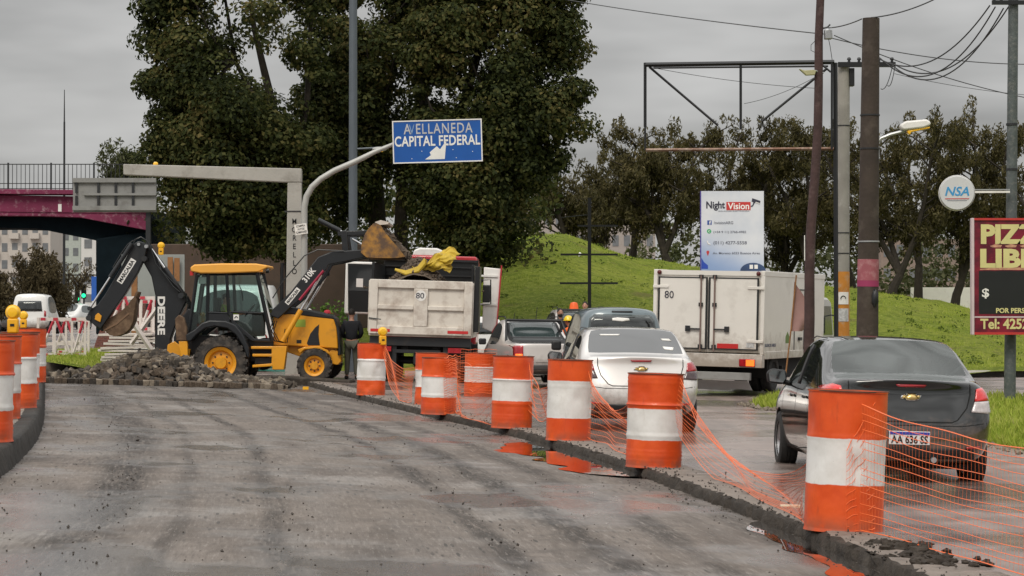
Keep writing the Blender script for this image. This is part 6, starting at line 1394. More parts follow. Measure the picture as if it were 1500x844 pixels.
for s in (-1, 1):
    x0, x1 = (.03, W2 - .12) if s > 0 else (-W2 + .12, -.03)
    d_ = MB().bb(x0, x1, -.025, .029, ZB + .08, ZT - .16).build('rear_door', m_box, bx, bevel=.01)
    for q in (MB().bb(x0 - .02, x0 + .022, -.032, -.026, ZB + .06, ZT - .14), MB().bb(x1 - .022, x1 + .02, -.032, -.026, ZB + .06, ZT - .14), MB().bb(x0, x1, -.032, -.026, ZT - .165, ZT - .14), MB().bb(x0, x1, -.032, -.026, ZB + .06, ZB + .085)): q.build('door_seal', M_trim, d_)
    xr = s * .15; MB().cyl((xr, -.055, ZB + .02), (xr, -.055, ZT - .10), .018, .018, 8).build('lock_rod', pm('rod_brown', (.22, .15, .13), .5), d_)
    for zz in (ZB + .12, ZB + 1.0, ZT - .13): MB().bb(xr - .045, xr + .045, -.065, -.026, zz - .04, zz + .04).build('rod_bracket', M_darksteel, d_)
    g = MB(); g.bb(xr if s > 0 else xr - .32, xr + .32 if s > 0 else xr, -.075, -.045, ZB + .47, ZB + .50); g.bb(xr + s * .28 - .05, xr + s * .28 + .05, -.07, -.026, ZB + .43, ZB + .55); g.build('door_handle', M_darksteel, d_)
    for zz in (ZB + .25, ZT - .35): MB().bb(x1 - .22 if s > 0 else x0 - .13, x1 + .13 if s > 0 else x0 + .22, -.045, -.026, zz - .03, zz + .03).build('hinge', m_box, d_, bevel=.006)
    MB().ball((s * (W2 - .12), -.02, ZT - .05), .05, 10, 6).build('marker_lamp', pm('dark_red_lamp', (.10, .01, .01), .4), bx)
o = txt('number', '80', .2, M_ink if False else MATS['dark_ink'], bx, (-.86, -.034, ZT - .52), bold=.0); fit(o, .20, .155); 
MB().bb(.22, .68, -.038, -.026, ZB + .09, ZB + .19).build('red_reflector', pm('red_reflector', (.55, .03, .03), .35), bx)
MB().bb(.86, 1.03, -.034, -.026, ZB + .12, ZB + .22).build('sticker', MATS['sticker_grey'], bx)
g = MB(); g.bb(-W2, W2, -.06, .15, ZB - .30, ZB - .02); g.build('rear_frame', m_box, bx, bevel=.01)
for s in (-1, 1):
    q = MB().bb(s * .90 - .17, s * .90 + .17, -.10, -.061, ZB - .28, ZB - .12).build('tail_lamp', M_lampr, bx, bevel=.01); MB().bb(s * .90 - .02, s * .90 + .16, -.108, -.101, ZB - .265, ZB - .135).build('lit_lens', M_lit if s > 0 else M_amber, q)
    MB().bb(s * .9 - .17, s * .9 - .03, -.106, -.101, ZB - .265, ZB - .135).build('brake_lens', M_lampr, q)
MB().bb(-1.0, .95, -.05, .08, ZB - .57, ZB - .41).build('underrun_bar', pm('grey_bar', (.28, .28, .27), .6, dirt=(.15, .13, .12), damt=.4), bx, bevel=.01)
MB().bb(-.4, .4, .3, LB + 1, ZB - .35, ZB - .1).build('chassis', M_well, bx)
MB().bb(-1.05, 1.05, .9, LB - .2, ZB - .55, ZB - .03).build('underbody', M_well, bx)
g = MB(); g.prism([(-.75, .24), (.75, .24), (.85, .05), (.5, .07), (.3, .03), (-.3, .04), (-.85, .03)], .50, .52); g.build('mudflap', pm('mudflap_white', (.55, .53, .52), .6), bx)
for s in (-1, 1):
    for dx in (0, -.26): wheel(bx, s * (.98 + dx * 1), 1.35, .40, .40, .22, side=s, rimm=M_darksteel)
    wheel(bx, s * .95, LB + .75, .40, .40, .24, side=s, rimm=M_darksteel); MB().bb(s * 1.0 - .12, s * 1.0 + .12, 1.85, 1.88, .15, .55).build('mudguard', M_trim, bx)
# side door and lettering on the right side
for y0, y1 in ((2.42, 2.45), (3.22, 3.25)): MB().bb(W2 + .001, W2 + .012, y0, y1, ZB + .05, ZT - .35).build('side_door_seal', M_trim, bx)
MB().bb(W2 + .001, W2 + .012, 2.42, 3.25, ZT - .37, ZT - .345).build('side_door_seal', M_trim, bx)
for zz in (ZB + .25, ZB + 1.0): MB().bb(W2 + .004, W2 + .05, 2.75, 2.95, zz, zz + .07).build('side_handle', M_darksteel, bx)
o = txt('lettering', 'BUENOS AIRES', .1, MATS['grey_ink'], bx, (W2 + .003, .55, ZB + .17), (pi / 2, 0, pi / 2), bold=.02); fit(o, .85, .07)
g = MB(); g.prism([(1.75, ZB + .2), (2.05, ZB + .2), (2.05, ZB + .34), (1.9, ZB + .45), (1.75, ZB + .34)], W2 + .001, W2 + .004, 'x'); g.build('green_logo', pm('green_print', (.12, .2, .04), .5), bx)
# cab
m_cabw = pm('cab_white', (.6, .6, .58), .35, coat=.5)
MB().prism([(LB + .12, .5), (LB + 1.75, .5), (LB + 1.8, 1.15), (LB + 1.45, 1.95), (LB + 1.1, 2.05), (LB + .12, 2.05)], -1.0, 1.0, 'x').build('cab', m_cabw, bx, bevel=.05)
for s in (-1, 1):
    MB().prism([(LB + .35, 1.18), (LB + 1.6, 1.18), (LB + 1.35, 1.85), (LB + .35, 1.85)], s * 1.005, s * 1.012, 'x').build('side_window', pm('greenish_dark_window', (.03, .045, .045), .12), bx)
    MB().bb(s * 1.22 - .07, s * 1.22 + .07, LB + 1.35, LB + 1.42, 1.2, 1.6).build('mirror', M_trim, bx, bevel=.02); MB().tube([(s * 1.0, LB + 1.4, 1.65), (s * 1.2, LB + 1.38, 1.6)], .015, 5).build('mirror_arm', M_trim, bx)
# flag stick in front of the truck side
p = P(1162, 470, 45.5); o = empty('flag', (p.x - .1, 45.5, -.1), label='small faded pink flag on a thin wooden stick in front of the box truck', cat='flag')
zt = P(0, 403, 45.5).z + .1; MB().tube([(-.12, 0, -.05), (.05, 0, zt * .55), (.16, 0, zt)], .016, 6).build('stick', m_wood, o)
rows = []
mf = pm('faded_pink_cloth', (.34, .20, .18), .9, var=.2); g = MB(); vs = []
for i in range(7):
    for j in range(7):
        u_, v_ = i / 6, j / 6; w_ = .04 + .36 * (1 - abs(v_ - .55) * 1.2); vs.append((.12 + u_ * w_ - .05 * v_, .04 * sin(u_ * 5 + v_ * 2), zt - .12 - v_ * .95 + u_ * -.25 * (1 - v_)))
g.add(vs, [(i * 7 + j, i * 7 + j + 1, (i + 1) * 7 + j + 1, (i + 1) * 7 + j) for i in range(6) for j in range(6)]); q = g.build('cloth', mf, o, ang=80)
# ------------------------------------------------------------------ dump truck
m_dump = pm('dump_bed_white', (.68, .63, .56), .6, var=.08, dirt=(.30, .22, .17), damt=.48, dscale=2.2, bump=.15, bscale=6)
m_soil = pm('soil', (.10, .075, .055), .95, var=.4, scale=6, bump=1, bscale=10)
m_cabred = pm('cab_red', (.45, .02, .03), .35, coat=.6)
SD = 60.3
dt = empty('dump_truck', (P(613, 480, 58).x, 58.0, -.06), (0, R(1.7), R(-1.0)), 'white dump truck with a panelled tailgate marked 80 and both cab doors open', 'truck')
W2 = 1.25; Z0, Z1 = 1.17, 2.49
g = MB(); g.bb(-W2 + .03, W2 - .03, .0, .05, Z0, Z1); tg = g.build('tailgate', m_dump, dt, bevel=.01)
def fr_(x0, x1, z0, z1, nm='tailgate_rib', d=.07): MB().bb(x0, x1, -d, -.002, z0, z1).build(nm, m_dump, tg, bevel=.015)
fr_(-W2, -W2 + .20, Z0, Z1); fr_(W2 - .20, W2, Z0, Z1); fr_(-W2 + .201, W2 - .201, Z1 - .20, Z1, d=.068); fr_(-W2 + .201, W2 - .201, Z0, Z0 + .20, d=.068); fr_(-.17, .17, Z0 + .201, Z1 - .201, d=.075)
fr_(-W2 + .201, -.171, .5 * (Z0 + Z1) - .06, .5 * (Z0 + Z1) + .05, d=.06); fr_(.171, W2 - .201, .5 * (Z0 + Z1) - .06, .5 * (Z0 + Z1) + .05, d=.06)
MB().cyl((-.0, -.076, Z1 - .37), (0, -.082, Z1 - .37), .13, .13, 24).build('number_disc', M_white, tg); o = txt('number', '80', .2, MATS['dark_ink'], tg, (-.02, -.084, Z1 - .37), bold=.01); fit(o, .20, .14)
for x0, x1 in ((-W2 + .05, -W2 + .52), (W2 - .58, W2 - .08)): MB().bb(x0, x1, -.076, -.0705, Z0 + .05, Z0 + .12).build('red_reflector', MATS['red_reflector'], tg)
MB().tube([(-W2 + .0, -.09, Z0 + .38), (-W2 + .3, -.1, Z0 + .35)], .015, 6).build('latch', M_darksteel, tg)
g = MB()
for s in (-1, 1): g.bb(s * W2 - .03, s * W2 + .03, .05, 4.4, Z0 + .05, Z1 - .03)
g.bb(-W2, W2, .05, 4.4, Z0 - .05, Z0 + .05); g.bb(-W2, W2, 4.34, 4.4, Z0, Z1); g.build('dump_bed', m_dump, dt, bevel=.01)
g = MB(); 
for s in (-1, 1):
    g.bb(s * (W2 - .03) - .03, s * (W2 - .03) + .03, .45, 4.35, Z1 - .03, Z1 + .42)
g.bb(-W2 + .02, W2 - .02, 4.3, 4.36, Z1, Z1 + .62); g.build('black_side_boards', M_black, dt, bevel=.005)
for z in (Z1 + .18, Z1 + .40, Z1 + .56): MB().bb(-W2 + .05, W2 - .05, 4.25, 4.30, z, z + .03).build('board_rail', M_darksteel, dt)
MB().bb(W2 + .04, W2 + .16, .1, 1.3, Z0 + .1, Z1 + .38).build('corner_frame', M_black, dt, bevel=.01)
g = MB(); vs = []; r = random.Random(4); n_ = 18
for i in range(n_):
    for j in range(n_): x = lerp(-W2 + .05, W2 - .05, i / (n_ - 1)); y = lerp(.1, 4.25, j / (n_ - 1)); vs.append((x, y, Z1 - .25 + .80 * math.exp(-((x + .15) / .60) ** 2 - ((y - 1.1) / 1.1) ** 2) + r.uniform(0, .05)))
g.add(vs, [(i * n_ + j, i * n_ + j + 1, (i + 1) * n_ + j + 1, (i + 1) * n_ + j) for i in range(n_ - 1) for j in range(n_ - 1)])
for _ in range(420): a, b_ = r.gauss(-.12, .5), r.uniform(.2, 2); rock(g, (a, b_, Z1 - .2 + .76 * math.exp(-((a + .15) / .60) ** 2 - ((b_ - 1.0) / 1.0) ** 2)), r.uniform(.03, .08), r)
o = g.build('soil_load', m_soil, dt, smooth=False); o['kind'] = 'stuff'
# chassis, axle, wheels
MB().bb(-W2 + .02, W2 - .02, .1, .25, Z0 - .28, Z0 - .06).build('rear_bar', M_darksteel, dt, bevel=.01)
g = MB(); g.bb(-.45, -.3, .2, 7.2, .8, 1.05); g.bb(.3, .45, .2, 7.2, .8, 1.05); g.bb(-.45, .45, .3, .4, .75, 1.0); g.bb(-.9, .9, .9, 4.0, .7, .85); g.build('chassis', M_well, dt)
g = MB(); g.cyl((-1.1, 1.5, .52), (1.1, 1.5, .52), .1, .1, 10); g.ball((0, 1.5, .52), .26, 12, 8); g.build('rear_axle', M_darksteel, dt)
for s in (-1, 1):
    for yy in (1.5, 2.85):
        for xx in (1.05, .72): wheel(dt, s * xx, yy, .5, .5, .29, side=s, rimm=M_darksteel)
    wheel(dt, s * 1.05, 6.6, .5, .5, .3, side=s, rimm=M_white)
    MB().bb(s * .9 - .3, s * .9 + .3, .62, .65, .35, .95).build('mudflap', M_trim, dt); MB().bb(s * .85 - .16, s * .85 + .16, .02, .08, Z0 - .42, Z0 - .30).build('tail_lamp', M_lampr, dt)
g = MB(); g.bb(-.15, .2, .2, .45, .45, .8); g.bb(-.6, .5, .15, .22, .72, .8); g.build('tow_hitch', M_darksteel, dt)
for s in (-1, 1): MB().bb(s * .62 - .05, s * .62 + .05, .18, .28, .1, Z0 - .28).build('hanging_chain', M_darksteel, dt)
# cab
cab = MB(); cab.prism([(5.0, .9), (7.2, .9), (7.3, 1.6), (7.0, 2.85), (5.0, 2.95)], -1.2, 1.2, 'x'); cb = cab.build('cab', m_cabred, dt, bevel=.06)
q0 = lambda px, py, Y: P(px, py, Y)
MB().prism([(-1.2, 2.96), (1.2, 2.96), (1.15, 3.22), (-1.15, 3.22)], 5.05, 6.9).build('cab_roof_band', m_cabred, dt, bevel=.04)
MB().prism([(-.55, 3.2), (.30, 3.2), (.26, 3.36), (.1, 3.42), (-.35, 3.42), (-.5, 3.36)], 5.1, 6.5).build('wind_deflector', M_white, dt, bevel=.04)
MB().bb(-.8, .8, 4.98, 5.0, 2.0, 2.6).build('cab_rear_window', G_side, dt)
# left open door
def door(s, px0, px1, y):
    ld = MB(); a0 = s * 1.28; 
    w_ = .73; x0 = a0 if s > 0 else a0 - w_; x1 = x0 + w_; 
    return x0, x1
x0, x1 = -2.38, -1.56; yd = 6.0; zb_, zt_ = 1.62, 3.02
o = MB().bb(x0, x1, yd, yd + .07, zb_, zt_).build('left_door', M_white, dt, bevel=.05)
MB().prism([(x0 + .10, zb_ + .06), (x1 - .04, zb_ + .06), (x1 - .04, zt_ - .06), (x0 + .06, zt_ - .06)], yd - .012, yd - .002).build('door_lining', M_black, o, bevel=.0); MB().bb(x0 + .1, x1 - .1, yd - .02, yd - .013, zb_ + .62, zt_ - .12).build('door_window', pm('dark_side_window', (.03, .033, .035), .1), o)
MB().bb(x0 + .30, x0 + .48, yd - .03, yd - .021, zb_ + .72, zt_ - .45).build('paper_sheet', M_white, o)
x0, x1 = 1.36, 1.72
o = MB().prism([(x0, 1.35), (x1 - .1, 1.25), (x1 + .02, 1.45), (x1 + .08, 2.92), (x0, 2.95)], 4.9, 5.0).build('right_door', M_white, dt, bevel=.02)
MB().prism([(x1 - .10, 1.2), (x1 + .04, 1.42), (x1 + .12, 3.0), (x1 + .085, 3.02), (x1 + .015, 1.46), (x1 - .10, 1.26)], 4.85, 5.02).build('red_door_edge', m_cabred, o)
for z in (1.95, 2.7): MB().bb(x0 - .1, x1, 4.86, 4.89, z, z + .05).build('door_hinge', M_white, o)
o = MB().bb(x0 + .0, x0 + .20, 4.4, 4.46, 2.02, 2.48).build('mirror', M_black, dt, bevel=.03)
MB().tube([(x0 - .05, 4.5, 2.6), (x0 + .2, 4.45, 2.62), (x0 + .22, 4.45, 1.98), (x0 - .02, 4.5, 1.95)], .018, 6).build('mirror_arm', M_black, o)
MB().bb(1.18, 1.34, 1.9, 2.3, .25, .95).build('mudguard', M_darksteel, dt)
# yellow tarpaulin over the load
m_tarp = pm('yellow_tarpaulin', (.52, .36, .025), .65, var=.15, scale=3, dirt=(.28, .19, .06), damt=.5, dscale=4)
g = MB(); vs = []; nu, nv_ = 44, 32; tp0 = P(636, 393, 58.3)
for i in range(nu):
    for j in range(nv_):
        u_, v_ = i / (nu - 1), j / (nv_ - 1); x = lerp(-.62, .42, u_); env = sm(u_ * 1.6) * .46 + .05; tri = lambda q: abs((q % 2) - 1); z = -.06 + .24 * sm(u_ * 1.5) + (v_ - .5) * env * 1.25 + .07 * tri(u_ * 5 + v_ * 2.2) + .05 * tri(v_ * 6 + u_ * 3) + .03 * tri(u_ * 13 - v_ * 7)
        y = .35 * (1 - abs(v_ - .5) * 1.6) * -1 + .16 * tri(u_ * 3.4 + v_ * 4) + .06 * tri(v_ * 11 - u_ * 5) + .5 * v_; x += (.25 * v_) + .04 * sin(v_ * 14); z -= .20 * max(0, u_ - .8) * 5 * (v_) * .6; vs.append((x, y, z))
g.add(vs, [(i * nv_ + j, i * nv_ + j + 1, (i + 1) * nv_ + j + 1, (i + 1) * nv_ + j) for i in range(nu - 1) for j in range(nv_ - 1)])
tarp = g.build('tarpaulin', m_tarp, ang=180); sl_ = tarp.modifiers.new('s', 'SOLIDIFY'); sl_.thickness = .01; tarp.location = tp0; tarp.scale = (.9, .9, .88); tag(tarp, 'crumpled yellow tarpaulin lying over the soil in the dump truck bed', 'tarpaulin')
g = MB(); a = P(572, 396, 58.2) - tp0; b_ = P(590, 403, 58.2) - tp0; c = P(610, 398, 58.2) - tp0; d = P(622, 384, 58.2) - tp0
for off in (0, .035, .07): g.tube([a + Vector((0, off, off * .5)), b_ + Vector((0, off, off)), c + Vector((0, off, off * 1.4)), d + Vector((0, off, off * 1.4))], [.02, .045, .05, .06], 6)
g.build('tarpaulin_tail', m_tarp, tarp)

# ------------------------------------------------------------------ yellow backhoe loader, seen from its right hand side
SB = 58.8; bo = Vector((P(330, 530, 60).x, 60.0, -.22))
bh = empty('backhoe_loader', bo, (0, 0, 0), 'yellow and black backhoe loader with its digging arm folded over the rubble', 'digger')
def E(px, py): return ((px - 330) / SB, CAMH - (py - HOR) / SB - bo.z)
def EP(pts): return [E(*p) for p in pts]
m_yel = pm('digger_yellow', (.76, .33, .012), .42, var=.06, coat=.3, dirt=(.34, .16, .03), damt=.30, dscale=2.5)
m_yelroof = pm('digger_roof_yellow', (.84, .40, .06), .5, var=.05, dirt=(.5, .3, .1), damt=.2)
m_bk = pm('digger_black', (.011, .013, .016), .42, coat=.08, var=.15, dirt=(.05, .045, .04), damt=.2, dscale=3)
m_mudsteel = pm('muddy_steel', (.10, .058, .032), .8, var=.35, scale=5, bump=.4, bscale=12, dirt=(.26, .17, .10), damt=.45, dscale=4)
def pr(nm, pts, y0, y1, m, par=bh, bev=.015): return MB().prism(EP(pts), y0, y1).build(nm, m, par, bevel=bev)
# wheels with lugs
def digwheel(px, py, r, wd, y, lugs, side=-1):
    x, z = E(px, py); Mx = Matrix.Rotation(pi / 2, 4, 'X'); h = wd / 2
    g = MB(); g.lathe([(r * .56, -h * .8), (r * .62, -h), (r * .82, -h * 1.02), (r * .92, -h * .92), (r * .95, -h * .6), (r * .95, h * .6), (r * .92, h * .92), (r * .82, h * 1.02), (r * .62, h), (r * .56, h * .8)], 48, Mx, close=True)
    for k in range(lugs):
        a = 2 * pi * k / lugs
        for s in (-1, 1):
            aa = a + (pi / lugs if s > 0 else 0)
            q = Matrix.Rotation(-aa, 3, 'Y'); g.box(q @ Vector((r * .965, s * h * .48, 0)), (r * .075, h * 1.0, r * .11), q @ Matrix.Rotation(s * .5, 3, 'X')); g.box(q @ Vector((r * .90, s * h * .96, 0)), (r * .13, h * .18, r * .10), q)
    o = g.build('wheel', pm('muddy_tyre', (.032, .028, .025), .85, var=.4, scale=4, bump=.4, dirt=(.13, .105, .085), damt=.55, dscale=5), bh, ang=30); o.location = (x, y, z)
    g = MB(); s = side; g.lathe([(.01, s * h * .72), (r * .20, s * h * .72), (r * .22, s * h * .60), (r * .23, s * h * .35), (r * .40, s * h * .30), (r * .46, s * h * .70), (r * .55, s * h * .85), (r * .58, s * h * .92), (r * .56, s * h * .70), (r * .5, s * 0), (.01, 0)], 40, Matrix.Rotation(-pi / 2, 4, 'X') if False else Matrix.Rotation(pi / 2, 4, 'X') @ Matrix.Scale(-1, 4, (0, 0, 1)))
    q = g.build('rim', m_yel, o)
    g = MB()
    for k in range(8): a = 2 * pi * k / 8; g.cyl((cos(a) * r * .30, s * h * .30, sin(a) * r * .30), (cos(a) * r * .30, s * h * .42, sin(a) * r * .30), .022, .022, 6)
    g.build('wheel_nuts', M_darksteel, o); return o
digwheel(330, 531, .68, .48, -.80, 22); digwheel(337, 527, .68, .48, .80, 22, 1); digwheel(466, 535.5, .435, .34, -.82, 18); digwheel(474, 533, .435, .34, .82, 18, 1)
# cab
pr('roof', [(285, 398), (284.5, 392), (290, 388), (330, 386.3), (380, 386.5), (396, 389), (397, 392.5), (384, 399), (330, 401), (300, 401)], -.80, .80, m_yelroof, bev=.05)
m_frame = m_bk
def strut(nm, a, b_, y, r_=.045, m=m_frame):
    (x0, z0), (x1, z1) = E(*a), E(*b_); return MB().tube([(x0, y, z0), (x1, y, z1)], r_, 4).build(nm, m, bh, smooth=False)
for y in (-.72, .72):
    strut('cab_pillar', (294, 401), (282, 488), y); strut('cab_pillar', (310, 401), (309, 470), y); strut('cab_pillar', (337, 401), (340, 462), y, .04); strut('cab_pillar', (381, 400), (403, 500), y, .05); strut('roof_rail', (294, 401), (382, 400), y, .03); strut('door_rail', (338, 457), (388, 459), y, .025)
    strut('rear_rail', (310, 458), (338, 459), y, .03)
pr('door_panel', [(339, 457), (345, 476), (374, 500), (403, 501), (403, 497), (378, 496), (350, 472), (346, 459)], -.735, -.70, m_bk)
pr('rear_panel', [(309, 457), (340, 459), (342, 472), (310, 470)], -.73, -.70, m_bk)
G_cab = glass('cab_glass', (.86, .95, .93), 1.5, .04)
for nm, pts in (('rear_window', [(296, 404), (308, 404), (307, 470), (284, 486)]), ('side_window', [(313, 404), (335, 404), (337, 456), (312, 456)]), ('door_window', [(340, 404), (379, 403), (388, 457), (343, 455)]), ('lower_door_window', [(348, 461), (389, 462), (396, 494), (374, 493), (352, 473)])):
    MB().prism(EP(pts), -.722, -.716).build(nm, G_cab, bh); 
    if nm != 'lower_door_window': MB().prism(EP(pts), .716, .722).build(nm, G_cab, bh)
(x0, z0), (x1, z1) = E(382, 402), E(402, 470); MB().add([(x0, -.7, z0), (x0, .7, z0), (x1, .7, z1), (x1, -.7, z1)], [(0, 1, 2, 3)]).build('windscreen', G_cab, bh)
(x0, z0), (x1, z1) = E(293, 402), E(281, 486); MB().add([(x0, -.7, z0), (x0, .7, z0), (x1, .7, z1), (x1, -.7, z1)], [(0, 1, 2, 3)]).build('rear_windscreen', G_cab, bh)
g = MB(); (x, z) = E(352, 435); g.tube([(x + .15, -.725, z - .1), (x + .12, -.76, z + .15), (x + .05, -.725, z + .3)], .012, 5); g.build('door_handle', M_black, bh)
x, z = E(351, 465); o = MB().bb(x - .07, x + .07, -.742, -.737, z - .07, z + .07).build('round_badge', M_white, bh, bevel=.03); g = MB(); g.tube([(x - .04, -.745, z - .02), (x, -.745, z + .03), (x + .04, -.745, z - .01)], .012, 5); g.build('badge_mark', M_black, o)
x, z = E(286, 398); MB().cyl((x, -.72, z - .1), (x, -.72, z + .02), .05, .05, 12).build('red_lamp', M_red, bh); x, z = E(386, 396); MB().bb(x - .07, x + .07, -.79, -.72, z - .04, z + .04).build('amber_lamp', M_amber, bh)
for a in ((298, 403), (394, 397)): x, z = E(*a); MB().cyl((x, -.7, z), (x + (.08 if a[0] > 350 else -.08), -.7, z), .06, .06, 14).build('work_lamp', M_black, bh)
x, z = E(301, 411); MB().bb(x - .1, x + .1, -.6, -.55, z - .08, z + .08).build('paper_notice', M_white, bh)
# seat, dash, floor, steering
g = MB(); x, z = E(335, 480); g.bb(x - .3, x + .25, -.3, .3, z, z + .12); g.bb(x - .35, x - .2, -.28, .28, z + .1, z + .75); x, z = E(372, 475); g.bb(x, x + .25, -.45, .45, z - .3, z + .28); g.build('seat', M_int, bh, bevel=.04)
g = MB(); x, z = E(366, 455); g.lathe([(.19, -.012), (.205, 0), (.19, .012)], 24, Matrix.Translation((x, 0, z)) @ Matrix.Rotation(-.9, 4, 'Y'), close=True); g.build('steering_wheel', M_black, bh)
# fender, body
fpts = [(281, 500), (280, 490), (292, 483), (303, 473), (315, 469), (338, 470), (352, 476), (362, 488), (371, 507), (373, 523), (369, 524), (362, 505), (352, 490), (340, 481), (322, 478), (308, 481), (296, 490), (287, 500)]
pr('fender', fpts, -1.05, -.55, m_bk, bev=.03); pr('fender', [(x + 5, y - 1) for x, y in fpts], .55, 1.05, m_bk, bev=.03)
pr('lower_frame', [(283, 490), (405, 500), (405, 520), (372, 530), (300, 530), (283, 515)], -.5, .5, m_bk)
sf = pr('side_step', [(404, 507), (426, 507), (422, 541), (405, 541), (405, 536), (376, 538), (376, 534), (404, 532), (404, 522), (376, 522), (376, 518), (404, 518), (404, 511), (374, 511), (374, 507)], -.95, -.55, m_yel)
pr('tool_box', [(378, 523), (404, 523), (404, 533), (378, 533)], -.80, -.5, m_bk)
pr('main_frame', [(420, 505), (497, 505), (497, 520), (440, 522), (420, 515)], -.35, .35, m_yel)
pr('hood', [(404, 461), (425, 459), (460, 462), (492, 466), (497, 480), (499, 511), (470, 509), (430, 507), (404, 507)], -.52, .52, m_yel, bev=.03)
pr('hood_top', [(402, 456), (430, 450), (460, 455), (490, 462), (494, 468), (470, 465.5), (430, 460.5), (403, 463)], -.535, .535, m_bk, bev=.03)
pr('grille', [(491, 463), (495, 466), (500, 482), (503, 512), (503, 520), (498, 521), (499, 505), (496, 480)], -.54, .54, m_bk, bev=.02)
pr('front_bumper', [(489, 512), (502, 515), (503, 530), (498, 535), (486, 533), (480, 521)], -.45, .45, m_yel, bev=.02)
pr('side_vent', [(471, 475), (470, 490), (472, 506), (455, 506), (453, 503), (458, 489), (465, 480)], -.532, -.518, m_bk, bev=.004)
pr('green_label', [(438, 468), (451, 468), (451, 479), (436, 479)], -.5275, -.521, pm('green_print_light', (.30, .42, .05), .5), bev=0); pr('black_plate', [(438, 498), (445, 498), (445, 503), (438, 503)], -.5275, -.521, M_black, bev=0)
for k in range(3): pr('vent_slat', [(457 + k * 1, 492 + k * 4), (470, 492 + k * 4), (470, 493 + k * 4), (457 + k, 493 + k * 4)], -.537, -.533, M_darksteel, bev=0)
o = pr('front_fender', [(440, 512), (450, 508), (470, 507), (484, 513), (488, 520), (480, 516), (466, 511), (450, 512), (443, 518)], -.60, -.5, m_yel)
pr('axle', [(455, 525), (478, 525), (478, 540), (455, 540)], -.7, .7, m_bk)
x, z = E(408, 440); MB().tube([E(416, 455)[0:1] + (-.45,) + E(416, 455)[1:], E(416, 400)[0:1] + (-.45,) + E(416, 400)[1:], E(416, 385)[0:1] + (-.45,) + E(416, 385)[1:]], [.045, .045, .055], 12).build('exhaust_stack', M_black, bh)
# loader arms (near and far), cylinders, linkage
arm = [(400, 462), (405, 452), (430, 428), (452, 400), (470, 377), (490, 369), (534, 366), (541, 369), (540, 377), (512, 383), (486, 388), (476, 406), (457, 428), (432, 449), (412, 467)]
for y, in ((-.62,), (.62,)): a_ = pr('loader_arm', arm, y - .07, y + .07, m_bk, bev=.02)
arm_near = [c for c in bh.children if c.name.startswith('loader_arm')][0]
def lab(par, s_, px, py, ang, W_, hh, mt, y, bold=.03):
    x, z = E(px, py); o = txt('lettering', s_, .2, mt, par, (x, y, z), bold=bold); fit(o, W_, hh); o.rotation_euler = Euler((pi / 2, 0, 0)); o.rotation_euler = (Matrix.Rotation(-ang, 3, 'Y') @ Matrix.Rotation(pi / 2, 3, 'X')).to_euler(); return o
def slab(nm, par, px, py, ang, W_, hh, mt, y0, y1):
    x, z = E(px, py); o = MB().box((0, 0, 0), (W_, y1 - y0, hh)).build(nm, mt, par); o.location = (x, (y0 + y1) / 2, z); o.rotation_euler = (0, -ang, 0); return o
lab(arm_near, '310K', 457, 403, R(51), .40, .15, M_white, -.693)
slab('name_plate', arm_near, 433, 434, R(51), .48, .12, M_white, -.696, -.691); lab(arm_near, 'MARCALBA', 433, 434, R(51), .42, .075, M_black, -.699)
def cylr(nm, a, b_, y, r0, m, m2=M_chrome, k=.5, r1=None, par=bh):
    (x0, z0), (x1, z1) = E(*a), E(*b_); p, q = Vector((x0, y, z0)), Vector((x1, y, z1)); o = MB().cyl(p, p.lerp(q, k), r0, r0, 14).build(nm, m, par); MB().cyl(p.lerp(q, k), q, r1 or r0 * .5, r1 or r0 * .5, 12).build('piston_rod', m2, o); MB().cyl(q + Vector((0, -.06, 0)), q + Vector((0, .06, 0)), r0, r0, 12).build('rod_eye', M_darksteel, o)
for y in (-.80, .80): cylr('lift_cylinder', (419, 500), (477, 400), y, .065, m_yel, k=.46)
for y in (-.88,): (x0, z0), (x1, z1) = E(444, 440), E(479, 397); MB().tube([(x0, y, z0), (x1, y, z1)], .035, 6).build('red_hose_guard', pm('hose_red', (.32, .01, .04), .4), bh)
(x0, z0), (x1, z1) = E(404, 446), E(470, 371); pts = [(x0, -.72, z0 + .15), (lerp(x0, x1, .25), -.72, lerp(z0, z1, .35) + .16), (lerp(x0, x1, .7), -.72, lerp(z0, z1, .85) + .12), (x1, -.72, z1 + .08), E(508, 366)[:1] + (-.72,) + E(508, 368)[1:]]
MB().tube(pts, .016, 6).build('hydraulic_hose', M_black, bh)
for k in range(3):
    a = E(404 + k * 3, 470); MB().tube([(a[0], -.60 - .03 * k, a[1]), (a[0] - .08, -.66, a[1] - .25), (a[0] + .05, -.66, a[1] - .5), (a[0] + .25, -.62, a[1] - .55), (a[0] + .3, -.6, a[1] - .2)], .014, 6).build('hydraulic_hose', M_black, bh)
cylr('bucket_cylinder', (469, 322), (507, 341), -.45, .06, m_bk, k=.86)
pr('tilt_link', [(498, 339), (552, 337), (552, 344), (498, 346)], -.5, -.40, m_bk); pr('tilt_link', [(498, 339), (552, 337), (552, 344), (498, 346)], .40, .5, m_bk)
pr('tilt_lever', [(503, 338), (511, 338), (516, 376), (505, 376)], -.52, -.38, m_bk); pr('tilt_lever', [(503, 338), (511, 338), (516, 376), (505, 376)], .38, .52, m_bk)
cylr('short_rod', (519, 350), (535, 359), -.45, .03, M_chrome, k=.9)
MB().bb(E(500, 0)[0], E(512, 0)[0], -.62, .62, E(0, 380)[1], E(0, 372)[1]).build('cross_tube', m_bk, bh)
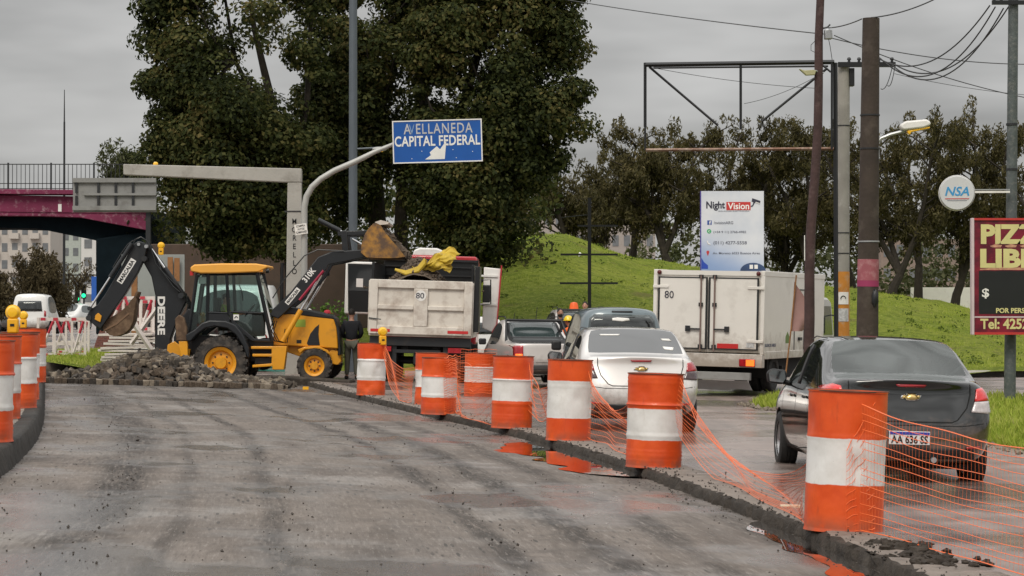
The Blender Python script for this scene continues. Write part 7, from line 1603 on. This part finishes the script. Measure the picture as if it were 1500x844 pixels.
# bucket: two side plates, curved back shell, teeth; loaded with soil
m_bkt = pm('muddy_bucket_yellow', (.46, .22, .03), .7, var=.4, scale=3, dirt=(.11, .065, .04), damt=1.0, dscale=3.6)
back_ = [(534, 371), (535, 358), (539, 346), (545, 336), (552, 329), (560, 326.5)]; rim_ = [(560, 326.5), (568, 340), (580, 355), (590, 366), (598, 377)]; bot_ = [(598, 377), (586, 379), (560, 379), (542, 378), (534, 371)]
prof_ = back_ + rim_[1:] + bot_[1:-1]
bk = pr('loader_bucket', prof_, -1.08, -1.04, m_bkt, bev=.004)
MB().prism(EP(prof_), 1.04, 1.08).build('side_plate', m_bkt, bk)
sh = back_[::-1] + [(542, 378), (560, 379), (586, 379), (598, 377)]; g = MB(); vs = []
for (px, py) in sh: x, z = E(px, py); vs += [(x, -1.04, z), (x, 1.04, z)]
g.add(vs, [(2 * i, 2 * i + 1, 2 * i + 3, 2 * i + 2) for i in range(len(sh) - 1)]); o = g.build('bucket_shell', m_bkt, bk); s2 = o.modifiers.new('s', 'SOLIDIFY'); s2.thickness = .03
pr('cutting_edge', [(554, 327), (563, 324), (575, 327), (573, 330), (562, 331)], -1.09, 1.09, pm('worn_edge', (.62, .55, .48), .5, var=.3, scale=8), par=bk, bev=.004)
g = MB(); r = random.Random(31); vs = []; 
sp_ = [(565, 336), (575, 344), (590, 358), (601, 372), (599, 379), (570, 377), (553, 350)]
g.prism(EP(sp_), -.98, .98)
for _ in range(420): a = r.random(); px, py = lerp(560, 602, a) + r.uniform(-3, 3), lerp(330, 376, a) + r.uniform(-2, 5); x, z = E(px, py); rock(g, (x, r.uniform(-1.0, 1.0), z), r.uniform(.03, .09), r)
o = g.build('soil_in_bucket', m_soil, bk, smooth=False); o['kind'] = 'stuff'
# backhoe: boom, dipper, bucket, cylinders, stabiliser
boom = pr('digging_boom', [(205, 357), (212, 356), (219, 361), (238, 385), (262, 422), (272, 430), (275, 440), (262, 466), (251, 496), (249, 524), (227, 521), (228, 434), (222, 405), (210, 384), (202, 372)], -.17, .17, m_bk, bev=.03)
x, z = E(237, 463); 
for i, ch in enumerate('DEERE'): pass
lab(boom, 'DEERE', 237.0, 462.5, R(-90), .96, .185, M_white, -.178, .04)
slab('amber_reflector', boom, 235, 513, 0, .13, .045, M_amber, -.182, -.171)
stick = pr('dipper_stick', [(199, 357), (205, 353), (213, 355), (217, 363), (214, 379), (204, 400), (186, 431), (168, 456), (150, 482), (143, 478), (134, 471), (130, 462), (134, 454), (146, 446), (156, 432), (178, 395), (192, 368)], -.125, .125, m_bk, bev=.02)
stick.location.y = -.30
slab('name_plate', stick, 188, 397, R(58), .68, .155, M_white, -.1285, -.1255); lab(stick, 'MARCALBA', 188, 397, R(58), .62, .10, M_black, -.1315)
for (px, py, r_) in ((214, 379, .07), (217, 361, .045), (206, 358, .04), (268, 433, .07), (133, 466, .07)):
    x, z = E(px, py); MB().cyl((x, -.48, z), (x, .2, z), r_, r_, 16).build('pivot_pin', M_steel if r_ < .05 else M_darksteel, boom)
cylr('dipper_cylinder', (197, 357), (135, 452), -.5, .055, m_bk, k=.52)
cylr('boom_cylinder', (268, 429), (221, 362), -.25, .065, m_bk, k=.55); cylr('boom_cylinder', (262, 430), (214, 366), .12, .06, m_bk, k=.55)
for k, pts in enumerate(([(196, 362), (199, 351), (208, 347), (216, 352), (222, 362)], [(222, 362), (232, 378), (238, 396), (250, 408), (262, 420), (270, 430)], [(224, 366), (230, 386), (243, 402), (256, 420), (266, 428)], [(168, 392), (180, 372), (190, 358), (198, 352)])):
    MB().tube([(E(*p)[0], -.3 - .04 * k, E(*p)[1]) for p in pts], .018, 6).build('hydraulic_hose', M_black, boom)
for k in range(5):
    pts = [(270 + k, 434), (277 + k * .7, 446), (274 + k, 462), (268 + k * 1.5, 478), (264 + k, 494)]; MB().tube([(E(*p)[0], -.25 + .08 * k, E(*p)[1]) for p in pts], .016, 6).build('hydraulic_hose', M_black, bh)
pr('swing_tower', [(256, 494), (264, 470), (278, 452), (292, 462), (294, 500), (288, 520), (256, 522)], -.3, .3, m_bk)
pr('swing_casting', [(248, 505), (258, 500), (268, 508), (282, 512), (280, 523), (262, 526), (246, 524)], -.38, .38, m_yel)
pr('stabiliser_leg', [(269, 499), (282, 499), (283, 530), (276, 532), (272, 520)], -1.0, -.82, m_yel, bev=.02); pr('stabiliser_top', [(264, 467), (270, 461), (277, 466), (281, 480), (282, 499), (266, 499)], -1.02, -.80, m_mudsteel, bev=.02)
# digging bucket
bp_ = [(147, 470), (160, 467), (176, 458), (189, 447), (192, 441), (198, 435), (202, 438), (200, 446), (198, 458), (197, 470), (192, 481), (184, 489), (172, 493), (162, 491), (154, 484), (148, 477)]
db = MB().prism(EP(bp_), -.30, -.27).build('digging_bucket', m_mudsteel, bh, bevel=.006); MB().prism(EP(bp_), .27, .30).build('side_plate', m_mudsteel, db, bevel=.006)
sh = [(198, 437), (200, 446), (199, 458), (197, 470), (192, 481), (184, 489), (172, 493), (162, 491), (154, 484), (147, 474)]; g = MB(); vs = []
for (px, py) in sh: x, z = E(px, py); vs += [(x, -.27, z), (x, .27, z)]
g.add(vs, [(2 * i, 2 * i + 1, 2 * i + 3, 2 * i + 2) for i in range(len(sh) - 1)]); o = g.build('bucket_shell', m_mudsteel, db); s2 = o.modifiers.new('s', 'SOLIDIFY'); s2.thickness = .03
for y in (-.24, -.08, .08, .24): x, z = E(199, 437); MB().box((x + .02, y, z + .07), (.06, .06, .2), Matrix.Rotation(.35, 3, 'Y')).build('bucket_tooth', m_mudsteel, db, bevel=.01)
pr('side_seam', [(153, 483), (172, 473), (190, 458), (191, 460), (173, 475.5), (154, 485.5)], -.315, -.301, pm('rust_edge', (.2, .12, .07), .8), par=db, bev=0)
pr('bucket_link', [(143, 462), (147, 458.5), (152, 463), (150, 472), (142, 468)], -.48, -.40, m_yel, bev=.006)
pr('bucket_ear', [(136, 462), (150, 466), (158, 478), (150, 486), (138, 476)], -.22, .22, m_bk)
for k in range(2): bh.children

# ------------------------------------------------------------------ people
m_skin = pm('skin', (.42, .22, .15), .5, var=.08)
def skinmesh(name, pts, edges, radii, m, parent, root_i=0, sub=1):
    me = bpy.data.meshes.new(name); me.from_pydata([tuple(p) for p in pts], edges, []); o = bpy.data.objects.new(name, me); COL.objects.link(o)
    md = o.modifiers.new('s', 'SKIN'); me.skin_vertices[0] if me.skin_vertices else None
    for i, r_ in enumerate(radii):
        sv = me.skin_vertices[0].data[i]; sv.radius = (r_, r_) if not isinstance(r_, tuple) else r_; sv.use_root = (i == root_i)
    if sub: s_ = o.modifiers.new('u', 'SUBSURF'); s_.levels = s_.render_levels = sub
    m2 = realize(o); bpy.data.objects.remove(o); m2.name = name; m2.materials.clear(); m2.polygons.foreach_set('use_smooth', [True] * len(m2.polygons)); return link_mesh(name, m2, m, parent)
def person(loc, rz, label, top, bottom, hairm, pose={}, hat=None, shoes=M_trim, scale=1.0, hair='short', lean=0):
    o = empty('person', loc, (lean, 0, rz), label, 'person'); o.scale = (scale,) * 3
    J = dict(pel=(0, 0, .95), wst=(0, .01, 1.08), chs=(0, .0, 1.30), nk0=(0, -.01, 1.45), nk=(0, .01, 1.53), hd=(0, .03, 1.62), hd2=(0, .03, 1.70))
    for s, n in ((-1, 'l'), (1, 'r')):
        J.update({'hip' + n: (s * .09, 0, .90), 'kne' + n: (s * .11, .02, .50), 'ank' + n: (s * .12, -.02, .09), 'toe' + n: (s * .14, .14, .04), 'sho' + n: (s * .18, -.01, 1.42), 'elb' + n: (s * .25, -.03, 1.14), 'wri' + n: (s * .26, .08, .90), 'plm' + n: (s * .26, .12, .83)})
    J.update(pose); J = {k: Vector(v) for k, v in J.items()}
    names = list(J); idx = {n: i for i, n in enumerate(names)}; Rr = dict(pel=(.15, .11), wst=(.13, .10), chs=(.155, .11), nk0=.075, nk=.055, hd=(.075, .09), hd2=(.07, .085))
    ed = [('pel', 'wst'), ('wst', 'chs'), ('chs', 'nk0'), ('nk0', 'nk'), ('nk', 'hd'), ('hd', 'hd2')]
    for n in 'lr':
        ed += [('pel', 'hip' + n), ('hip' + n, 'kne' + n), ('kne' + n, 'ank' + n), ('ank' + n, 'toe' + n), ('chs', 'sho' + n), ('sho' + n, 'elb' + n), ('elb' + n, 'wri' + n), ('wri' + n, 'plm' + n)]
        Rr.update({'hip' + n: .088, 'kne' + n: .058, 'ank' + n: .04, 'toe' + n: .035, 'sho' + n: .055, 'elb' + n: .042, 'wri' + n: .028, 'plm' + n: (.036, .018)})
    pts = [J[n] for n in names]; E_ = [(idx[a], idx[b_]) for a, b_ in ed]; rad = [Rr[n] for n in names]
    for n in 'lr':   # fingers and thumb
        d = (J['plm' + n] - J['wri' + n]).normalized(); sd_ = Vector((0, 1, 0)).cross(d); sd_ = sd_.normalized() if sd_.length > .1 else Vector((1, 0, 0)); fwd = d.cross(sd_).normalized()
        for k, ln in enumerate((.060, .075, .070, .055)):
            a = J['plm' + n] + fwd * (k - 1.5) * .019 + d * .02; b_ = a + d * ln * .5 + sd_ * .006; c = b_ + d * ln * .45 + sd_ * .018; i0 = len(pts); pts += [a, b_, c]; rad += [.009, .0085, .007]; E_ += [(idx['plm' + n], i0), (i0, i0 + 1), (i0 + 1, i0 + 2)]
        a = J['wri' + n].lerp(J['plm' + n], .5) - fwd * .032; i0 = len(pts); pts += [a, a + d * .04 - fwd * .016]; rad += [.011, .009]; E_ += [(idx['plm' + n], i0), (i0, i0 + 1)]
    skinmesh('body', pts, E_, rad, m_skin, o)
    h = J['hd']; g = MB()
    g.ball((h.x, h.y, h.z + .035), (.077, .095, .118), 20, 14); 
    for s in (-1, 1): g.ball((h.x + s * .079, h.y - .005, h.z + .03), (.012, .02, .032), 8, 6)
    g.prism([(h.y + .09, h.z + .05), (h.y + .118, h.z + .015), (h.y + .09, h.z + .005)], h.x - .012, h.x + .012, 'x'); g.build('head', m_skin, o, ang=60)
    g = MB()
    for s in (-1, 1): g.ball((h.x + s * .03, h.y + .083, h.z + .055), (.013, .009, .008), 8, 6)
    g.bb(h.x - .024, h.x + .024, h.y + .085, h.y + .096, h.z - .022, h.z - .014); g.build('eyes_and_mouth', M_black, o)
    if hair == 'beard': g = MB(); g.ball((h.x, h.y + .022, h.z - .035), (.070, .076, .058), 14, 8); g.build('beard', hairm, o)
    g = MB(); g.ball((h.x, h.y - .012, h.z + .060), (.083, .096, .105), 18, 12); hm = g.build('hair', hairm, o)
    def garment(nm, keys, edges, m_, add, hood=False): return skinmesh(nm, [J[k] for k in keys], [(keys.index(a), keys.index(b_)) for a, b_ in edges], [tuple(q + add for q in Rr[k]) if isinstance(Rr[k], tuple) else Rr[k] + add for k in keys], m_, o)
    ks = ['pel', 'wst', 'chs', 'nk0', 'shol', 'elbl', 'wril', 'shor', 'elbr', 'wrir']; garment('jacket', ks, [('pel', 'wst'), ('wst', 'chs'), ('chs', 'nk0'), ('chs', 'shol'), ('shol', 'elbl'), ('elbl', 'wril'), ('chs', 'shor'), ('shor', 'elbr'), ('elbr', 'wrir')], top, .030)
    ks = ['pel', 'hipl', 'knel', 'ankl', 'hipr', 'kner', 'ankr']; garment('trousers', ks, [('pel', 'hipl'), ('hipl', 'knel'), ('knel', 'ankl'), ('pel', 'hipr'), ('hipr', 'kner'), ('kner', 'ankr')], bottom, .020)
    for n in 'lr': a, t_ = J['ank' + n], J['toe' + n]; g = MB(); g.ball(((a.x + t_.x) / 2, (a.y + t_.y) / 2, .045), (.055, .15, .06), 14, 8); g.build('shoe', shoes, o)
    if hat == 'helmet':
        g = MB(); g.lathe([(.128, 0), (.125, .02), (.112, .07), (.085, .11), (.045, .135), (.01, .14)], 24, Matrix.Translation((h.x, h.y, h.z + .06))); g.lathe([(.118, .0), (.150, .0), (.150, .008), (.118, .012)], 24, Matrix.Translation((h.x, h.y + .01, h.z + .06)), close=True); g.build('hard_hat', pm('helmet_yellow', (.85, .62, .01), .35, coat=.5), o)
    if hat == 'cap': g = MB(); g.lathe([(.10, 0), (.103, .04), (.08, .09), (.03, .105), (.005, .106)], 20, Matrix.Translation((h.x, h.y, h.z + .06))); g.bb(h.x - .06, h.x + .06, h.y + .08, h.y + .17, h.z + .06, h.z + .07); g.build('cap', pm('red_cap', (.45, .02, .04), .7), o)
    return o
m_navy = pm('dark_jacket', (.012, .013, .018), .85, var=.3, bump=.5, bscale=9); m_khaki = pm('grey_green_trousers', (.11, .11, .085), .9, var=.2, bump=.3); m_hair = pm('dark_hair', (.015, .011, .009), .7, var=.4, bump=.6, bscale=60)
m_orange = pm('orange_jacket', (.85, .14, .02), .7, var=.15, bump=.4, bscale=9); m_blueT = pm('blue_jacket', (.03, .07, .22), .8)
p = P(515, 552, 60.2); person((p.x, 60.2, gz(p.x, 60.2)), 0, 'person in dark jacket and grey trousers, back turned, standing by the dump truck', m_navy, m_khaki, m_hair, dict(elbl=(-.25, .02, 1.16), wril=(-.17, .18, 1.05), plml=(-.12, .22, 1.02), elbr=(.25, .02, 1.16), wrir=(.16, .18, 1.04), plmr=(.11, .22, 1.02)))
p = P(478, 455, 72); person((p.x, 72, gz(p.x, 72)), R(-70), 'person wearing a red cap seen over the digger bonnet', m_blueT, m_khaki, m_hair, hat='cap')
p = P(838, 480, 63.5); person((p.x + .06, 63.5, -.17), R(60), 'person in an orange jacket and yellow hard hat beside the small pickup', m_orange, m_navy, m_hair, dict(chs=(0, .06, 1.28), nk0=(0, .12, 1.42), nk=(0, .15, 1.48), hd=(0, .18, 1.55), hd2=(0, .18, 1.62), shol=(-.18, .08, 1.38), shor=(.18, .08, 1.38), elbl=(-.24, .28, 1.25), wril=(-.2, .5, 1.2), plml=(-.2, .58, 1.2), elbr=(.24, .28, 1.25), wrir=(.2, .5, 1.2), plmr=(.2, .58, 1.2)), hat='helmet')
p = P(820, 480, 66.0); person((p.x, 66, .0), R(195), 'bearded person in dark clothes standing between the two pickups', m_navy, m_navy, m_hair, hair='beard')
p = P(857, 480, 72.8); person((p.x, 72.6, .22), R(170), 'person in dark clothes sitting up in the bed of the taller pickup', m_navy, m_blueT, m_hair)
p = P(1, 500, 58); person((p.x, 57, .36), R(80), 'person in dark clothes mostly cut by the left edge beyond the drums', m_navy, m_navy, m_hair)
x, z = E(328, 478)
person((bo.x + x + .02, 60.0, bo.z + z - .82), R(-90), 'driver in the digger cab wearing a yellow green work vest', pm('yellow_green_vest', (.35, .40, .05), .7, var=.3), m_khaki, m_hair, dict(knel=(-.13, .42, .92), ankl=(-.13, .50, .52), toel=(-.13, .62, .48), kner=(.13, .42, .92), ankr=(.13, .50, .52), toer=(.13, .62, .48), elbl=(-.24, .15, 1.18), wril=(-.17, .40, 1.22), plml=(-.15, .47, 1.22), elbr=(.24, .15, 1.18), wrir=(.17, .40, 1.22), plmr=(.15, .47, 1.22)), scale=.92)
for ob_ in [c for c in COL.objects if c.name.startswith('shoe') and c.parent and c.parent.get('label', '').startswith('driver')]: ob_.location = (0, .55, .47)
p = P(843, 443, 66); o = MB().lathe([(.16, 0), (.15, .1), (.05, .16), (.01, .17)], 16).build('orange_beacon', pm('orange_beacon', (.85, .13, .02), .4)) if False else None
g = MB(); g.lathe([(.14, 0), (.13, .12), (.10, .2), (.02, .22)], 16); o = g.build('roof_beacon', pm('orange_beacon', (.85, .13, .02), .4), c5); o.location = (-.1, 2.2, 1.76)

rows = [[(x, 66.9 - .12, -.16), (x, 66.9 - .10, .03 + .01 * sin(x * 3)), (x, 66.9 + .15, .03 + .01 * sin(x * 3)), (x, 66.9 + .6, -.02)] for x in [-3 + .5 * i for i in range(75)]]
sheet('hill_kerb', rows, pm('pale_kerb_stone', (.42, .40, .36), .85, var=.25, scale=2, dirt=(.22, .19, .14), damt=.4))
# weeds and tufts on the hill
r = random.Random(77); C = []
for k in range(420):
    y = 70 + 36 * r.random(); x = r.uniform(-3, 26) * y / 100; q = r.uniform(.06, .2); c = np.array((x, y, mound_z(x, y) + q * .4)); g_ = rng.normal(size=(16, 3)); g_ /= np.linalg.norm(g_, axis=1)[:, None]; C.append(g_ * q * np.array((1.6, 1.2, .7)) + c)
o = leaf_mesh('hill_weeds', np.concatenate(C), .09, leafmat('weed_leaves', [(.05, .08, .012), (.10, .15, .02), (.16, .20, .04)], .3, .7), None, up=.1); tag(o, 'darker green weeds and tufts dotted over the grass hill', 'weeds', kind='stuff')
# road edge details
g = MB(); r = random.Random(12)
for _ in range(520):
    y = r.uniform(27, 46); x = verge_span(y)[0] + abs(r.gauss(0, .22)) - .25; s_ = r.choice((.012, .02, .03, .05)); rock(g, (x, y, gz(x, y) + .01 + s_ * .2), s_, r)
tag(g.build('gravel', m_cob3, smooth=False), 'loose gravel and dirt along the grass verge beside the traffic lane', 'gravel', kind='stuff')
g = MB(); r = random.Random(6)
for _ in range(26):
    x, y = r.uniform(-2.5, 12), r.uniform(70, 98); s_ = r.uniform(.04, .12); rock(g, (x, y, mound_z(x, y) + .1), s_, r)
tag(g.build('litter', M_white, smooth=False), 'bits of white litter scattered over the grass hill', 'litter', kind='stuff')
g = MB(); g.box((0, 0, 0), (.16, .1, .03)); o = g.build('litter_scrap', pm('litter_cream', (.75, .62, .45), .6)); q = at(1157, 744, 0); o.location = (q[0], q[1], .01); tag(o, 'small cream scrap of litter lying by the net left of the nearest drum', 'litter')
g = MB(); g.box((0, 0, .03), (.12, .08, .06)); o = g.build('litter_scrap', m_lampb); q = at(448, 572, -.02); o.location = (q[0], q[1], .0); tag(o, 'tiny yellow scrap on the kerb below the digger front wheel', 'litter')
g = MB(); g.box((0, 0, 0), (2.0, .5, .3)); o = g.build('broken_slab', m_kerb, bevel=.04); q = P(455, 562, 56.5); o.location = (q.x, 57.2, -.06); o.rotation_euler = (0, .05, -.25); tag(o, 'dark broken kerb slab lying under the digger front wheel', 'slab')
for c in list(bpy.data.materials):
    if c.users == 0: bpy.data.materials.remove(c)
S.cycles.max_bounces = 6; S.cycles.transparent_max_bounces = 12
